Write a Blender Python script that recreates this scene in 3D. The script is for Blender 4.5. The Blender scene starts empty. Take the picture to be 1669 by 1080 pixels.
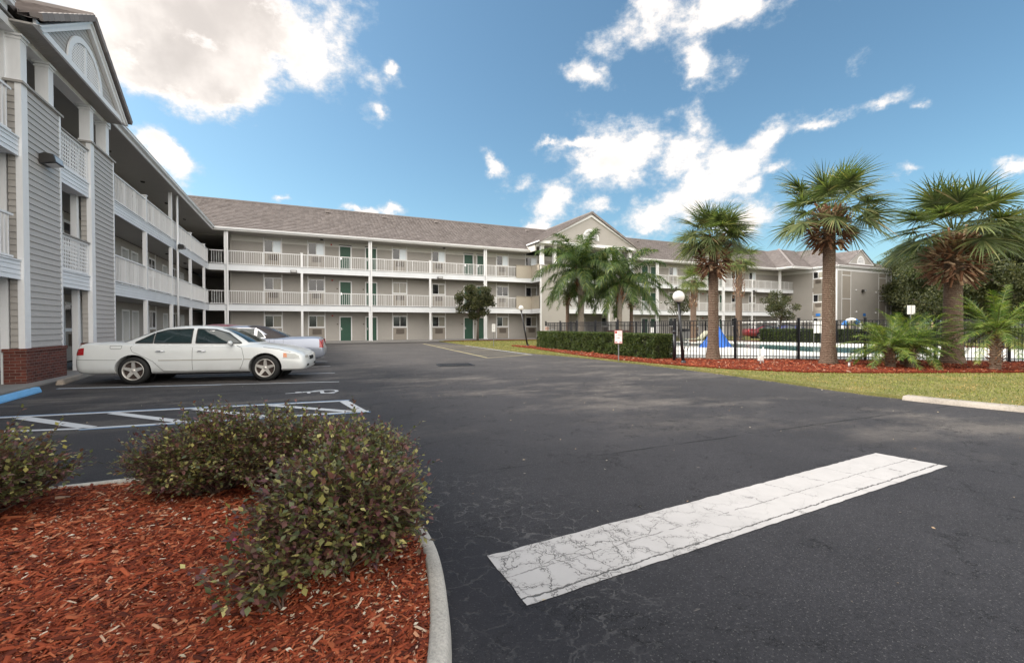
import bpy, bmesh, math, random
import numpy as np
from mathutils import Vector, Matrix, noise as mnoise
from mathutils.bvhtree import BVHTree

sc = bpy.context.scene
COL = sc.collection
R = math.radians
rnd = random.Random(7)

# ------------------------------------------------------------------ camera
CAM_H, YAW, PITCH, ROLL = 1.42, 0.4291, -0.0135, -0.0022
cam_data = bpy.data.cameras.new("camera")
cam = bpy.data.objects.new("camera", cam_data)
COL.objects.link(cam)
cam_data.sensor_width = 36.0
cam_data.lens = 744.24 / 1669.0 * 36.0
cam_data.clip_start = 0.05
cam_data.clip_end = 3000.0
cam.location = (0, 0, CAM_H)
cam.rotation_euler = (Matrix.Rotation(-YAW, 3, 'Z') @ Matrix.Rotation(math.pi / 2 + PITCH, 3, 'X') @ Matrix.Rotation(ROLL, 3, 'Z')).to_euler()
sc.camera = cam

# ------------------------------------------------------------------ light
SUN_EL, SUN_HEAD = R(44), R(-62)          # heading measured clockwise from +Y
sun_dir = Vector((math.sin(SUN_HEAD) * math.cos(SUN_EL), math.cos(SUN_HEAD) * math.cos(SUN_EL), math.sin(SUN_EL)))
sun_data = bpy.data.lights.new("sun", 'SUN')
sun_data.energy = 2.0
sun_data.angle = R(9)
sun_data.color = (1.0, 0.94, 0.85)
sun = bpy.data.objects.new("sun", sun_data)
COL.objects.link(sun)
sun.rotation_euler = sun_dir.to_track_quat('Z', 'Y').to_euler()

sc.view_settings.view_transform = 'Standard'
sc.view_settings.look = 'None'
sc.view_settings.exposure = 1.27
sc.view_settings.gamma = 1.0
sc.render.film_transparent = False
sc.cycles.max_bounces = 5
sc.cycles.diffuse_bounces = 3
sc.cycles.glossy_bounces = 3
sc.cycles.transmission_bounces = 4
sc.cycles.transparent_max_bounces = 6
sc.cycles.use_denoising = True

# ------------------------------------------------------------------ node helpers
class NT:
    def __init__(s, tree):
        s.t = tree
    def n(s, typ, **kw):
        nd = s.t.nodes.new('ShaderNode' + typ)
        ins = kw.pop('i', {})
        for k, v in kw.items():
            setattr(nd, k, v)
        for k, v in ins.items():
            s.set(nd, k, v)
        return nd
    def set(s, nd, k, v):
        sock = nd.inputs[k]
        if hasattr(v, 'is_linked') or v.__class__.__name__.startswith('NodeSocket'):
            s.t.links.new(v, sock)
        elif isinstance(v, bpy.types.Node):
            s.t.links.new(v.outputs[0], sock)
        else:
            if isinstance(v, (tuple, list)) and len(v) == 3 and sock.type == 'RGBA':
                v = (*v, 1)
            sock.default_value = v
    def m(s, op, a, b=None, c=None, clamp=False):
        nd = s.n('Math', operation=op, use_clamp=clamp)
        s.set(nd, 0, a)
        if b is not None: s.set(nd, 1, b)
        if c is not None: s.set(nd, 2, c)
        return nd.outputs[0]
    def vm(s, op, a, b=None, out=0):
        nd = s.n('VectorMath', operation=op)
        s.set(nd, 0, a)
        if b is not None:
            if op == 'SCALE': s.set(nd, 3, b)
            else: s.set(nd, 1, b)
        return nd.outputs['Value'] if op in ('DOT_PRODUCT', 'LENGTH', 'DISTANCE') else nd.outputs[out]
    def mix(s, f, a, b, blend='MIX'):
        nd = s.n('Mix', data_type='RGBA', blend_type=blend)
        s.set(nd, 0, f); s.set(nd, 6, a); s.set(nd, 7, b)
        return nd.outputs[2]
    def ramp(s, f, stops, interp='LINEAR'):
        nd = s.n('ValToRGB')
        cr = nd.color_ramp
        cr.interpolation = interp
        while len(cr.elements) < len(stops): cr.elements.new(0.5)
        for e, (p, c) in zip(cr.elements, stops):
            e.position = p
            e.color = (*c, 1) if isinstance(c, (tuple, list)) else (c, c, c, 1)
        s.set(nd, 0, f)
        return nd.outputs[0]
    def step(s, v, a, b):
        nd = s.n('MapRange', interpolation_type='SMOOTHSTEP')
        s.set(nd, 0, v); s.set(nd, 1, a); s.set(nd, 2, b); s.set(nd, 3, 0.0); s.set(nd, 4, 1.0)
        return nd.outputs[0]
    def noise(s, vec, scale, detail=4.0, rough=0.5, out=0, dist=0.0):
        nd = s.n('TexNoise')
        s.set(nd, 'Vector', vec); s.set(nd, 'Scale', scale); s.set(nd, 'Detail', detail); s.set(nd, 'Roughness', rough); s.set(nd, 'Distortion', dist)
        return nd.outputs[out]

# ------------------------------------------------------------------ sky
wo = bpy.data.worlds.new("World")
sc.world = wo
wo.use_nodes = True
for nd in list(wo.node_tree.nodes): wo.node_tree.nodes.remove(nd)
W = NT(wo.node_tree)
w_out = W.n('OutputWorld'); w_bg = W.n('Background')
wo.node_tree.links.new(w_bg.outputs[0], w_out.inputs[0])
sky = W.n('TexSky', sky_type='NISHITA', sun_disc=False, sun_elevation=SUN_EL, sun_rotation=SUN_HEAD, altitude=10.0, air_density=1.0, dust_density=1.2, ozone_density=2.0)
wdir = W.n('TexCoord').outputs['Generated']
def sky_dir(x, y):      # direction in the world of a cloud, from bearings measured on site
    u, v = (x - 834.5) / 744.24, (540 - y) / 744.24
    fw, up = math.cos(PITCH) - v * math.sin(PITCH), v * math.cos(PITCH) + math.sin(PITCH)
    return Vector((u * math.cos(YAW) + fw * math.sin(YAW), -u * math.sin(YAW) + fw * math.cos(YAW), up)).normalized()
# (centre x, y, half width, half height, tilt deg, strength)
CLOUDS = [(330, 15, 240, 118, 0, 1.45), (210, -40, 260, 150, 0, 1.5), (300, 80, 170, 70, 8, 1.5), (400, 130, 80, 52, 35, 1.0), (505, 60, 62, 70, 10, 1.1), (235, 110, 110, 58, 0, 1.0),
          (255, 262, 82, 30, 48, 1.0), (590, 28, 34, 30, 0, .45), (535, 20, 30, 30, 0, .5),
          (1150, 15, 165, 48, -6, 1.05), (1130, 78, 58, 48, 30, 1.0), (1070, 30, 62, 34, -30, .95), (968, 132, 52, 26, 12, .85),
          (1130, 196, 48, 32, 20, .85), (1010, 262, 120, 50, -12, .98), (905, 322, 56, 42, -15, 1.0), (1105, 262, 86, 44, -22, .95), (1190, 262, 88, 26, -25, .85),
          (1150, 300, 110, 36, -24, .98), (1080, 352, 92, 34, -10, .95), (985, 342, 30, 18, 0, .8), (1270, 268, 40, 16, -14, .75), (1265, 212, 50, 20, -18, .75), (1343, 196, 46, 14, -20, .8), (1435, 165, 34, 14, 5, .6), (945, 237, 56, 14, -8, .8),
          (1390, 110, 20, 24, 60, .35), (804, 263, 28, 15, 25, .75), (638, 114, 14, 12, 0, .6), (608, 168, 20, 14, 0, .6), (590, 344, 60, 13, 2, .9), (640, 350, 34, 10, 0, .7), (885, 368, 28, 10, 0, .9), (465, 333, 14, 8, 0, .6), (1060, 382, 60, 22, 0, .95),
          (1485, 275, 28, 8, -5, .5), (900, 240, 34, 10, 0, .7), (1215, 300, 40, 14, -20, .7), (700, 352, 24, 8, 0, .5), (1010, 395, 40, 12, 0, .7), (860, 300, 26, 20, 0, .6), (1660, 280, 40, 16, -25, .9), (1245, 352, 90, 26, -10, .7), (1500, 172, 16, 9, 0, .45)]
wn = W.noise(wdir, 7.0, 8.0, .62, out=1)
wn2 = W.vm('SCALE', W.vm('SUBTRACT', wn, (0.5, 0.5, 0.5)), .13)
wdd = W.vm('ADD', wdir, wn2)
field = None; gcore = None
for (cx, cy, hw, hh, tilt, st) in CLOUDS:
    c = sky_dir(cx, cy)
    t = R(tilt)
    ax = (sky_dir(cx + 3 * math.cos(t), cy + 3 * math.sin(t)) - sky_dir(cx - 3 * math.cos(t), cy - 3 * math.sin(t))) / 6
    ay = (sky_dir(cx - 3 * math.sin(t), cy + 3 * math.cos(t)) - sky_dir(cx + 3 * math.sin(t), cy - 3 * math.cos(t))) / 6
    la, lb = ax.length * hw, ay.length * hh
    ax, ay = ax.normalized() / la, ay.normalized() / lb
    rel = W.vm('SUBTRACT', wdd, tuple(c))
    cmb = W.n('CombineXYZ')
    W.set(cmb, 0, W.vm('DOT_PRODUCT', rel, tuple(ax))); W.set(cmb, 1, W.vm('DOT_PRODUCT', rel, tuple(ay)))
    W.set(cmb, 2, W.m('MULTIPLY', W.m('LESS_THAN', W.vm('DOT_PRODUCT', wdir, tuple(c)), 0.3), 9.0))
    v = W.m('MULTIPLY', W.m('SUBTRACT', 1.42, W.vm('LENGTH', cmb.outputs[0])), st)
    field = v if field is None else W.m('SMOOTH_MAX', field, v, .25)
# unseen clouds added behind the photographer as white fill light for the facade
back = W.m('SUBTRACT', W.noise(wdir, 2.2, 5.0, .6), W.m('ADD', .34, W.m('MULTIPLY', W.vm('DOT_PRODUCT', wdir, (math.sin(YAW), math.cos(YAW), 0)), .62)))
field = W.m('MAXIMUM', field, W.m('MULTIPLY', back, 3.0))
wz = W.n('SeparateXYZ', i={0: wdir}).outputs[2]
detail = W.noise(W.vm('MULTIPLY', wdir, (1, 1, 1.5)), 9.0, 9.0, .66)
fine = W.m('SUBTRACT', detail, .5)
dens = W.m('ADD', field, W.m('MULTIPLY', fine, 3.4))
alpha = W.m('MULTIPLY', W.step(dens, .12, 1.15), W.step(wz, 0.0, .05))
shade = W.noise(W.vm('ADD', wdir, (.3, .1, .0)), 4.2, 6.0, .55)
gc = sky_dir(385, 25)
gd = W.vm('LENGTH', W.vm('SUBTRACT', wdir, tuple(gc)))
grey = W.m('MULTIPLY', W.step(W.m('ADD', W.m('SUBTRACT', .20, gd), W.m('MULTIPLY', W.m('SUBTRACT', shade, .5), 1.3)), -.06, .26), W.step(dens, .8, 1.3))
grey2 = W.m('MULTIPLY', W.m('MULTIPLY', W.step(shade, .47, .66), W.step(dens, .9, 1.6)), .45)
cl_white = (5.1, 4.75, 4.45)
ccol = W.mix(grey2, cl_white, (3.2, 3.1, 3.05))
ccol = W.mix(W.m('MULTIPLY', grey, .62), ccol, (2.5, 2.25, 2.1))
edge = W.step(dens, .35, 1.0)
ccol = W.mix(edge, (3.4, 3.6, 3.8), ccol)
skyc = W.mix(1.0, sky.outputs[0], (.60, .75, .71), 'MULTIPLY')
# the added clouds behind the photographer, brightened further as fill from the south
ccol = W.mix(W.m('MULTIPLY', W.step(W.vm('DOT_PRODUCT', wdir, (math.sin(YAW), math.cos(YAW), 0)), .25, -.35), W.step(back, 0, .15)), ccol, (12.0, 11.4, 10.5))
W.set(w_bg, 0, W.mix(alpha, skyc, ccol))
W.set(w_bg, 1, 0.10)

# ------------------------------------------------------------------ materials
def newmat(name):
    m = bpy.data.materials.new(name)
    m.use_nodes = True
    N = NT(m.node_tree)
    b = m.node_tree.nodes['Principled BSDF']
    return m, N, b
def pmat(name, col, rough=.6, var=.12, scale=3.0, fine=60.0, finevar=.08, bump=0.0, bscale=80.0, metal=0.0, spec=.5, coat=0.0, streak=False):
    m, N, b = newmat(name)
    co = N.n('TexCoord').outputs['Object']
    if streak: co = N.vm('MULTIPLY', co, (1.0, 1.0, .18))
    n1 = N.noise(co, scale, 5.0, .6)
    n2 = N.noise(co, fine, 3.0, .6)
    v = N.m('ADD', N.m('MULTIPLY', N.m('SUBTRACT', n1, .5), 2 * var * 2), N.m('MULTIPLY', N.m('SUBTRACT', n2, .5), 2 * finevar * 2))
    f = N.m('ADD', 1.0, v)
    c = N.vm('SCALE', col, f)
    N.set(b, 'Base Color', c)
    N.set(b, 'Roughness', rough); N.set(b, 'Metallic', metal); N.set(b, 'Specular IOR Level', spec); N.set(b, 'Coat Weight', coat)
    if bump:
        bp = N.n('Bump', i={'Strength': bump, 'Distance': .01, 'Height': N.noise(co, bscale, 3.0, .6)})
        N.set(b, 'Normal', bp.outputs[0])
    return m

M = {}
M['white'] = pmat('white_paint', (.82, .82, .83), .5, .05, 1.5, 20, .03, streak=True)
M['frieze'] = pmat('cream_paint', (.66, .64, .60), .6, .05, 1.0)
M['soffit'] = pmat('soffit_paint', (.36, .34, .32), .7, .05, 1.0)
M['slab'] = pmat('white_lap', (.74, .76, .79), .5, .07, .8, 15, .04)
M['siding'] = pmat('taupe_siding', (.40, .375, .348), .62, .06, .5, 12, .04)
M['siding_grey'] = pmat('grey_siding', (.46, .437, .42), .6, .05, .5, 12, .04)
M['panel'] = pmat('taupe_stucco', (.33, .295, .255), .8, .05, 1.0, 40, .05)
M['cream'] = pmat('parapet_siding', (.43, .385, .32), .6, .05, 1.0)
M['door'] = pmat('green_door_paint', (.012, .075, .042), .45, .1, 1.0)
M['dark'] = pmat('dark_interior', (.03, .028, .028), .8, .1)
M['ac'] = pmat('ac_grille', (.14, .115, .095), .6, .1, 5)
M['metal'] = pmat('brushed_metal', (.45, .45, .46), .35, .05, metal=.9)
M['chrome'] = pmat('chrome', (.75, .75, .77), .12, .02, metal=1.0)
M['black'] = pmat('black_metal', (.012, .012, .016), .4, .1)
M['fixture'] = pmat('bronze_fixture', (.03, .027, .025), .4, .1)
M['concrete'] = pmat('kerb_concrete', (.46, .43, .39), .85, .22, 2.5, 90, .28, bump=.5, bscale=120)
M['walk'] = pmat('walkway_concrete', (.25, .24, .23), .85, .12, 1.5, 50, .1)
M['deck'] = pmat('pool_deck', (.66, .64, .60), .85, .04, .6, 30, .05)
M['trunk'] = pmat('palm_bark', (.17, .125, .095), .9, .18, 3.0, 30, .25, bump=.8, bscale=30)
M['bark'] = pmat('tree_bark', (.10, .08, .065), .9, .2, 4.0, 40, .2, bump=.8)
M['boots'] = None
M['stopgrey'] = pmat('wheel_stop_concrete', (.34, .29, .24), .85, .15, 3, 60, .15, bump=.4)
M['stopblue'] = pmat('blue_stop_paint', (.16, .42, .74), .6, .10, 4, 60, .08)
M['tarp'] = pmat('blue_tarp', (.015, .12, .50), .45, .12, 4)
M['rubber'] = pmat('tyre_rubber', (.012, .012, .012), .75, .1)
M['wheelwell'] = pmat('black_plastic', (.008, .008, .008), .8, .1)
M['red_sign'] = pmat('red_sign_paint', (.45, .04, .03), .5, .02)
M['green_sign'] = pmat('green_sign_paint', (.02, .16, .08), .5, .02)
M['blue_sign'] = pmat('blue_sign_paint', (.03, .20, .60), .5, .02)
M['sign_white'] = pmat('sign_white', (.75, .75, .73), .5, .02)
M['galv'] = pmat('galvanised_steel', (.22, .22, .22), .55, .1, metal=.5)
M['wood'] = pmat('weathered_wood', (.35, .26, .16), .8, .15, 3)
M['darkwood'] = pmat('dark_wood', (.035, .028, .025), .8, .15, 3)
M['skin'] = pmat('skin', (.25, .13, .08), .6, .05)
M['shirt'] = pmat('red_shirt', (.28, .02, .04), .8, .05)
M['jeans'] = pmat('dark_trousers', (.02, .025, .05), .8, .05)
M['hair'] = pmat('dark_hair', (.01, .008, .007), .8, .05)
M['canvas'] = pmat('beige_canvas', (.5, .48, .36), .8, .05)

def brick_mat():
    m, N, b = newmat('red_brick')
    g = N.n('NewGeometry')
    nrm = N.n('SeparateXYZ', i={0: g.outputs['Normal']})
    p = N.n('SeparateXYZ', i={0: g.outputs['Position']})
    ax = N.m('GREATER_THAN', N.m('ABSOLUTE', nrm.outputs[0]), .5)
    hx = N.m('ADD', N.m('MULTIPLY', p.outputs[1], ax), N.m('MULTIPLY', p.outputs[0], N.m('SUBTRACT', 1.0, ax)))
    v = N.n('CombineXYZ'); N.set(v, 0, hx); N.set(v, 1, p.outputs[2])
    br = N.n('TexBrick', offset=.5, i={'Vector': v.outputs[0], 'Color1': (.15, .040, .026), 'Color2': (.085, .024, .018), 'Mortar': (.20, .15, .13), 'Scale': 1.0, 'Mortar Size': .006, 'Mortar Smooth': .25, 'Bias': -.1, 'Brick Width': .2, 'Row Height': .075})
    n = N.noise(g.outputs['Position'], 14, 5, .65)
    c = N.vm('SCALE', br.outputs[0], N.m('ADD', .45, N.m('MULTIPLY', n, 1.1)))
    N.set(b, 'Base Color', c); N.set(b, 'Roughness', .85)
    bp = N.n('Bump', i={'Strength': .8, 'Distance': .006, 'Height': N.m('ADD', N.m('SUBTRACT', 1.0, br.outputs[1]), N.m('MULTIPLY', N.noise(g.outputs['Position'], 60, 3, .6), .4))})
    N.set(b, 'Normal', bp.outputs[0])
    return m
M['brick'] = brick_mat()

def roof_mat():
    m, N, b = newmat('roof_tile')
    g = N.n('NewGeometry')
    rp = g.outputs['Random Per Island']
    n1 = N.noise(g.outputs['Position'], .6, 5, .6)
    n2 = N.noise(g.outputs['Position'], 9, 4, .6)
    c = N.ramp(rp, [(0, (.185, .160, .152)), (.5, (.215, .188, .180)), (1, (.25, .22, .21))])
    f = N.m('ADD', .80, N.m('ADD', N.m('MULTIPLY', n1, .30), N.m('MULTIPLY', n2, .15)))
    N.set(b, 'Base Color', N.vm('SCALE', c, f)); N.set(b, 'Roughness', .8)
    return m
M['roof'] = roof_mat()

def glass_mat(name, col, rough=.04, spec=.8):
    m, N, b = newmat(name)
    co = N.n('TexCoord').outputs['Object']
    N.set(b, 'Base Color', N.vm('SCALE', col, N.m('ADD', .6, N.m('MULTIPLY', N.noise(co, 2.0, 3), .8))))
    N.set(b, 'Roughness', rough); N.set(b, 'Specular IOR Level', spec); N.set(b, 'IOR', 1.5)
    return m
M['pane'] = glass_mat('window_glass', (.022, .022, .026), .06)
M['carglass'] = glass_mat('car_glass', (.02, .035, .038), .03, .9)
def curtain_mat(name, col, amp):
    m, N, b = newmat(name)
    co = N.n('TexCoord').outputs['Object']
    s = N.n('SeparateXYZ', i={0: co})
    wv = N.noise(N.vm('MULTIPLY', co, (26, 26, .8)), 1.0, 3, .6)
    N.set(b, 'Base Color', N.vm('SCALE', col, N.m('ADD', 1 - amp, N.m('MULTIPLY', wv, 2 * amp))))
    N.set(b, 'Roughness', .7); N.set(b, 'Coat Weight', .8); N.set(b, 'Coat Roughness', .03)
    return m
M['curtain'] = curtain_mat('curtain_behind_glass', (.30, .28, .24), .45)
M['curtain_w'] = curtain_mat('white_curtain_behind_glass', (.80, .88, .95), .15)

def leaf_mat(name, stops, rough=.5, trans=.25, gloss=.4):
    m, N, b = newmat(name)
    g = N.n('NewGeometry')
    c = N.ramp(g.outputs['Random Per Island'], stops)
    n = N.noise(g.outputs['Position'], 2.0, 3, .5)
    c = N.vm('SCALE', c, N.m('ADD', .6, N.m('MULTIPLY', n, .8)))
    N.set(b, 'Base Color', c); N.set(b, 'Roughness', rough); N.set(b, 'Specular IOR Level', gloss)
    tr = N.n('BsdfTranslucent'); N.set(tr, 0, N.vm('MULTIPLY', c, (1.3, 1.5, .6)))
    mx = N.n('MixShader'); N.set(mx, 0, trans)
    t = m.node_tree
    t.links.new(b.outputs[0], mx.inputs[1]); t.links.new(tr.outputs[0], mx.inputs[2])
    t.links.new(mx.outputs[0], t.nodes['Material Output'].inputs[0])
    return m
M['fan'] = leaf_mat('fan_palm_leaf', [(0, (.060, .080, .038)), (.45, (.11, .145, .060)), (.85, (.18, .205, .085)), (.965, (.29, .28, .12)), (1, (.36, .27, .15))], .45, .3)
M['fan_pale'] = leaf_mat('pale_fan_palm_leaf', [(0, (.07, .10, .04)), (.5, (.14, .18, .06)), (1, (.26, .27, .10))], .45, .25)
M['feather'] = leaf_mat('feather_palm_leaf', [(0, (.025, .05, .014)), (.5, (.055, .10, .025)), (.9, (.13, .17, .04)), (1, (.24, .24, .07))], .45, .22)
M['pygmy'] = leaf_mat('date_palm_leaf', [(0, (.04, .09, .02)), (.5, (.10, .17, .03)), (.9, (.26, .30, .06)), (1, (.34, .32, .09))], .42, .3)
M['hedge'] = leaf_mat('hedge_leaf', [(0, (.025, .045, .012)), (.5, (.055, .085, .022)), (.9, (.12, .15, .04)), (1, (.20, .22, .06))], .5, .2)
M['oak'] = leaf_mat('oak_leaf', [(0, (.028, .036, .016)), (.5, (.060, .070, .030)), (.9, (.11, .115, .045)), (1, (.17, .16, .07))], .6, .25)
M['holly'] = leaf_mat('small_tree_leaf', [(0, (.03, .04, .018)), (.5, (.06, .07, .03)), (1, (.13, .12, .05))], .5, .2)
M['shrub'] = leaf_mat('shrub_leaf', [(0, (.08, .036, .055)), (.20, (.20, .085, .075)), (.38, (.14, .085, .06)), (.48, (.08, .10, .05)), (.72, (.14, .155, .065)), (.88, (.25, .23, .085)), (.965, (.44, .40, .14)), (1, (.56, .50, .20))], .42, .25, .5)
M['grassblade'] = leaf_mat('grass_blade', [(0, (.09, .10, .025)), (.45, (.19, .18, .05)), (.8, (.36, .29, .11)), (1, (.50, .40, .22))], .7, .3)
def grass_patches(m):
    N = NT(m.node_tree); b = m.node_tree.nodes['Principled BSDF']
    P = N.n('NewGeometry').outputs['Position']
    src = b.inputs['Base Color'].links[0].from_socket
    n = N.noise(P, 1.3, 5, .65); n2 = N.noise(P, 7, 4, .6)
    f = N.step(N.m('ADD', N.m('MULTIPLY', n, .7), N.m('MULTIPLY', n2, .3)), .46, .60)
    c = N.mix(f, N.vm('MULTIPLY', src, (.72, .95, .60)), N.vm('MULTIPLY', src, (1.35, 1.08, 1.15)))
    N.set(b, 'Base Color', c)
grass_patches(M['grassblade'])
M['bootmat'] = leaf_mat('dead_frond_boot', [(0, (.10, .045, .028)), (.5, (.24, .12, .07)), (.85, (.38, .25, .16)), (1, (.50, .40, .28))], .8, .0, .2)
M['chip'] = leaf_mat('mulch_chip', [(0, (.055, .013, .008)), (.35, (.175, .034, .015)), (.72, (.31, .064, .026)), (.94, (.40, .13, .06)), (.98, (.48, .28, .18)), (1, (.60, .52, .42))], .8, .0, .25)
M['petal'] = pmat('magenta_petal', (.55, .02, .22), .5)

# ------------------------------------------------------------------ object helpers
def setp(o, label=None, cat=None, group=None, kind=None):
    if label: o['label'] = label
    if cat: o['category'] = cat
    if group: o['group'] = group
    if kind: o['kind'] = kind
    return o
def empty(name, loc, rz=0.0, **k):
    o = bpy.data.objects.new(name, None)
    COL.objects.link(o)
    o.location = loc
    o.rotation_euler = (0, 0, rz)
    o.empty_display_size = .2
    return setp(o, **k)
def copy_tree(o, parent=None):
    c = o.copy(); COL.objects.link(c); c.parent = parent
    for ch in list(o.children): copy_tree(ch, c)
    return c

class MB:
    """collects faces, then links them as one mesh object"""
    def __init__(s):
        s.v = []; s.f = []; s.mi = []; s.cur = 0; s.sm = []
        s.smooth = False
    def face(s, pts):
        k = len(s.v); s.v.extend(tuple(p) for p in pts); s.f.append(tuple(range(k, k + len(pts)))); s.mi.append(s.cur); s.sm.append(s.smooth)
    def add(s, vs, fs):
        k = len(s.v); s.v.extend(tuple(p) for p in vs)
        for f in fs:
            s.f.append(tuple(i + k for i in f)); s.mi.append(s.cur); s.sm.append(s.smooth)
    def box(s, x0, x1, y0, y1, z0, z1):
        s.add([(x0, y0, z0), (x1, y0, z0), (x1, y1, z0), (x0, y1, z0), (x0, y0, z1), (x1, y0, z1), (x1, y1, z1), (x0, y1, z1)],
              [(0, 3, 2, 1), (4, 5, 6, 7), (0, 1, 5, 4), (1, 2, 6, 5), (2, 3, 7, 6), (3, 0, 4, 7)])
    def bar(s, a, b, w, h, up=(0, 0, 1)):
        a, b = Vector(a), Vector(b); d = (b - a).normalized(); up = Vector(up)
        if abs(d.dot(up)) > .98: up = Vector((1, 0, 0))
        r = d.cross(up).normalized(); u = r.cross(d).normalized()
        P = []
        for q in (a, b):
            P += [q - r * w / 2 - u * h / 2, q + r * w / 2 - u * h / 2, q + r * w / 2 + u * h / 2, q - r * w / 2 + u * h / 2]
        s.add(P, [(0, 1, 2, 3), (7, 6, 5, 4), (0, 4, 5, 1), (1, 5, 6, 2), (2, 6, 7, 3), (3, 7, 4, 0)])
    def tube(s, pts, rad, n=8, cap=True):
        pts = [Vector(p) for p in pts]
        if not isinstance(rad, (list, tuple)): rad = [rad] * len(pts)
        k = len(s.v); prev = None
        for i, p in enumerate(pts):
            d = (pts[min(i + 1, len(pts) - 1)] - pts[max(i - 1, 0)]).normalized()
            if prev is None:
                a = Vector((0, 0, 1)) if abs(d.z) < .9 else Vector((1, 0, 0))
                r = d.cross(a).normalized()
            else:
                r = (prev - d * prev.dot(d)).normalized()
            prev = r; u = d.cross(r)
            for j in range(n):
                t = 2 * math.pi * j / n
                s.v.append(tuple(p + (r * math.cos(t) + u * math.sin(t)) * rad[i]))
        sm = s.smooth
        for i in range(len(pts) - 1):
            for j in range(n):
                a, b = k + i * n + j, k + i * n + (j + 1) % n
                s.f.append((a, b, b + n, a + n)); s.mi.append(s.cur); s.sm.append(True)
        if cap:
            s.f.append(tuple(k + j for j in reversed(range(n)))); s.mi.append(s.cur); s.sm.append(sm)
            e = k + (len(pts) - 1) * n
            s.f.append(tuple(e + j for j in range(n))); s.mi.append(s.cur); s.sm.append(sm)
    def lathe(s, prof, n=16, c=(0, 0, 0), axis='z'):
        k = len(s.v)
        for (r, h) in prof:
            for j in range(n):
                t = 2 * math.pi * j / n
                p = (r * math.cos(t), r * math.sin(t), h)
                if axis == 'y': p = (p[0], p[2], p[1])
                if axis == 'x': p = (p[2], p[0], p[1])
                s.v.append((p[0] + c[0], p[1] + c[1], p[2] + c[2]))
        for i in range(len(prof) - 1):
            for j in range(n):
                a, b = k + i * n + j, k + i * n + (j + 1) % n
                s.f.append((a, b, b + n, a + n)); s.mi.append(s.cur); s.sm.append(True)
    def sphere(s, c, r, n=16, sz=1.0):
        prof = [(r * math.sin(math.pi * i / (n // 2)) + 1e-5, -r * sz * math.cos(math.pi * i / (n // 2))) for i in range(n // 2 + 1)]
        s.lathe(prof, n, c)
    def prism(s, poly, z0, z1):
        n = len(poly)
        s.add([(x, y, z0) for x, y in poly] + [(x, y, z1) for x, y in poly],
              [tuple(reversed(range(n))), tuple(range(n, 2 * n))] + [(i, (i + 1) % n, n + (i + 1) % n, n + i) for i in range(n)])
    def lap(s, O, U, w, z0, z1, h=.115, out=(0, -1, 0), d=.013):
        """lapped boards: rectangle from O along U (length w), z0..z1, facing OUT"""
        O, U, out = Vector(O), Vector(U).normalized(), Vector(out)
        z = z0
        while z < z1 - 1e-4:
            t = min(z + h, z1)
            fr = (t - z) / h
            a, b = O + out * d, O + U * w + out * d
            a2, b2 = O + out * d * (1 - fr), O + U * w + out * d * (1 - fr)
            s.face([(a.x, a.y, z), (b.x, b.y, z), (b2.x, b2.y, t), (a2.x, a2.y, t)])
            o0, o1 = O, O + U * w
            s.face([(o0.x, o0.y, z), (o1.x, o1.y, z), (b.x, b.y, z), (a.x, a.y, z)])
            z = t
    def build(s, name, mats, parent=None, **k):
        me = bpy.data.meshes.new(name)
        me.from_pydata(s.v, [], s.f)
        if not isinstance(mats, (list, tuple)): mats = [mats]
        for m in mats: me.materials.append(m)
        if len(mats) > 1: me.polygons.foreach_set('material_index', s.mi)
        if any(s.sm): me.polygons.foreach_set('use_smooth', s.sm)
        me.update()
        o = bpy.data.objects.new(name, me)
        COL.objects.link(o)
        o.parent = parent
        return setp(o, **k)

def np_mesh(name, verts, faces, mat, parent=None, smooth=False, **k):
    """verts (n,3) float, faces (m,c) int with constant c"""
    me = bpy.data.meshes.new(name)
    m, c = faces.shape
    me.vertices.add(len(verts)); me.vertices.foreach_set('co', verts.astype(np.float32).ravel())
    me.loops.add(m * c); me.loops.foreach_set('vertex_index', faces.astype(np.int32).ravel())
    me.polygons.add(m); me.polygons.foreach_set('loop_start', np.arange(0, m * c, c, dtype=np.int32))
    me.polygons.foreach_set('loop_total', np.full(m, c, dtype=np.int32))
    if smooth: me.polygons.foreach_set('use_smooth', np.ones(m, dtype=bool))
    me.update(calc_edges=True)
    me.materials.append(mat)
    o = bpy.data.objects.new(name, me)
    COL.objects.link(o); o.parent = parent
    return setp(o, **k)

def scatter(tv, tf, pos, X, Y, Z, scl):
    """instances of a template (tv verts, tf faces) with axes X,Y,Z (n,3) and scale (n,) or (n,3)"""
    n = len(pos); scl = np.asarray(scl, float)
    if scl.ndim == 1: scl = np.repeat(scl[:, None], 3, 1)
    v = (tv[None, :, 0, None] * (X * scl[:, 0:1])[:, None, :] + tv[None, :, 1, None] * (Y * scl[:, 1:2])[:, None, :]
         + tv[None, :, 2, None] * (Z * scl[:, 2:3])[:, None, :] + pos[:, None, :])
    f = tf[None, :, :] + (np.arange(n) * len(tv))[:, None, None]
    return v.reshape(-1, 3), f.reshape(-1, tf.shape[1])
def unit(a):
    return a / np.maximum(np.linalg.norm(a, axis=-1, keepdims=True), 1e-9)
def frames(dirs, nhint):
    X = unit(dirs); Z = unit(nhint - (nhint * X).sum(-1, keepdims=True) * X); Y = np.cross(Z, X)
    return X, Y, Z
LEAF_V = np.array([(0, 0, 0), (.45, -.28, .06), (.5, 0, 0), (.45, .28, .06), (1, 0, -.05)], float)
LEAF_F = np.array([(0, 1, 2), (0, 2, 3), (1, 4, 2), (2, 4, 3)])
CARD_V = np.array([(0, 0, 0), (.5, -.32, .04), (1, 0, 0), (.5, .32, .04)], float)
CARD_F = np.array([(0, 1, 2, 3)])

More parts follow.
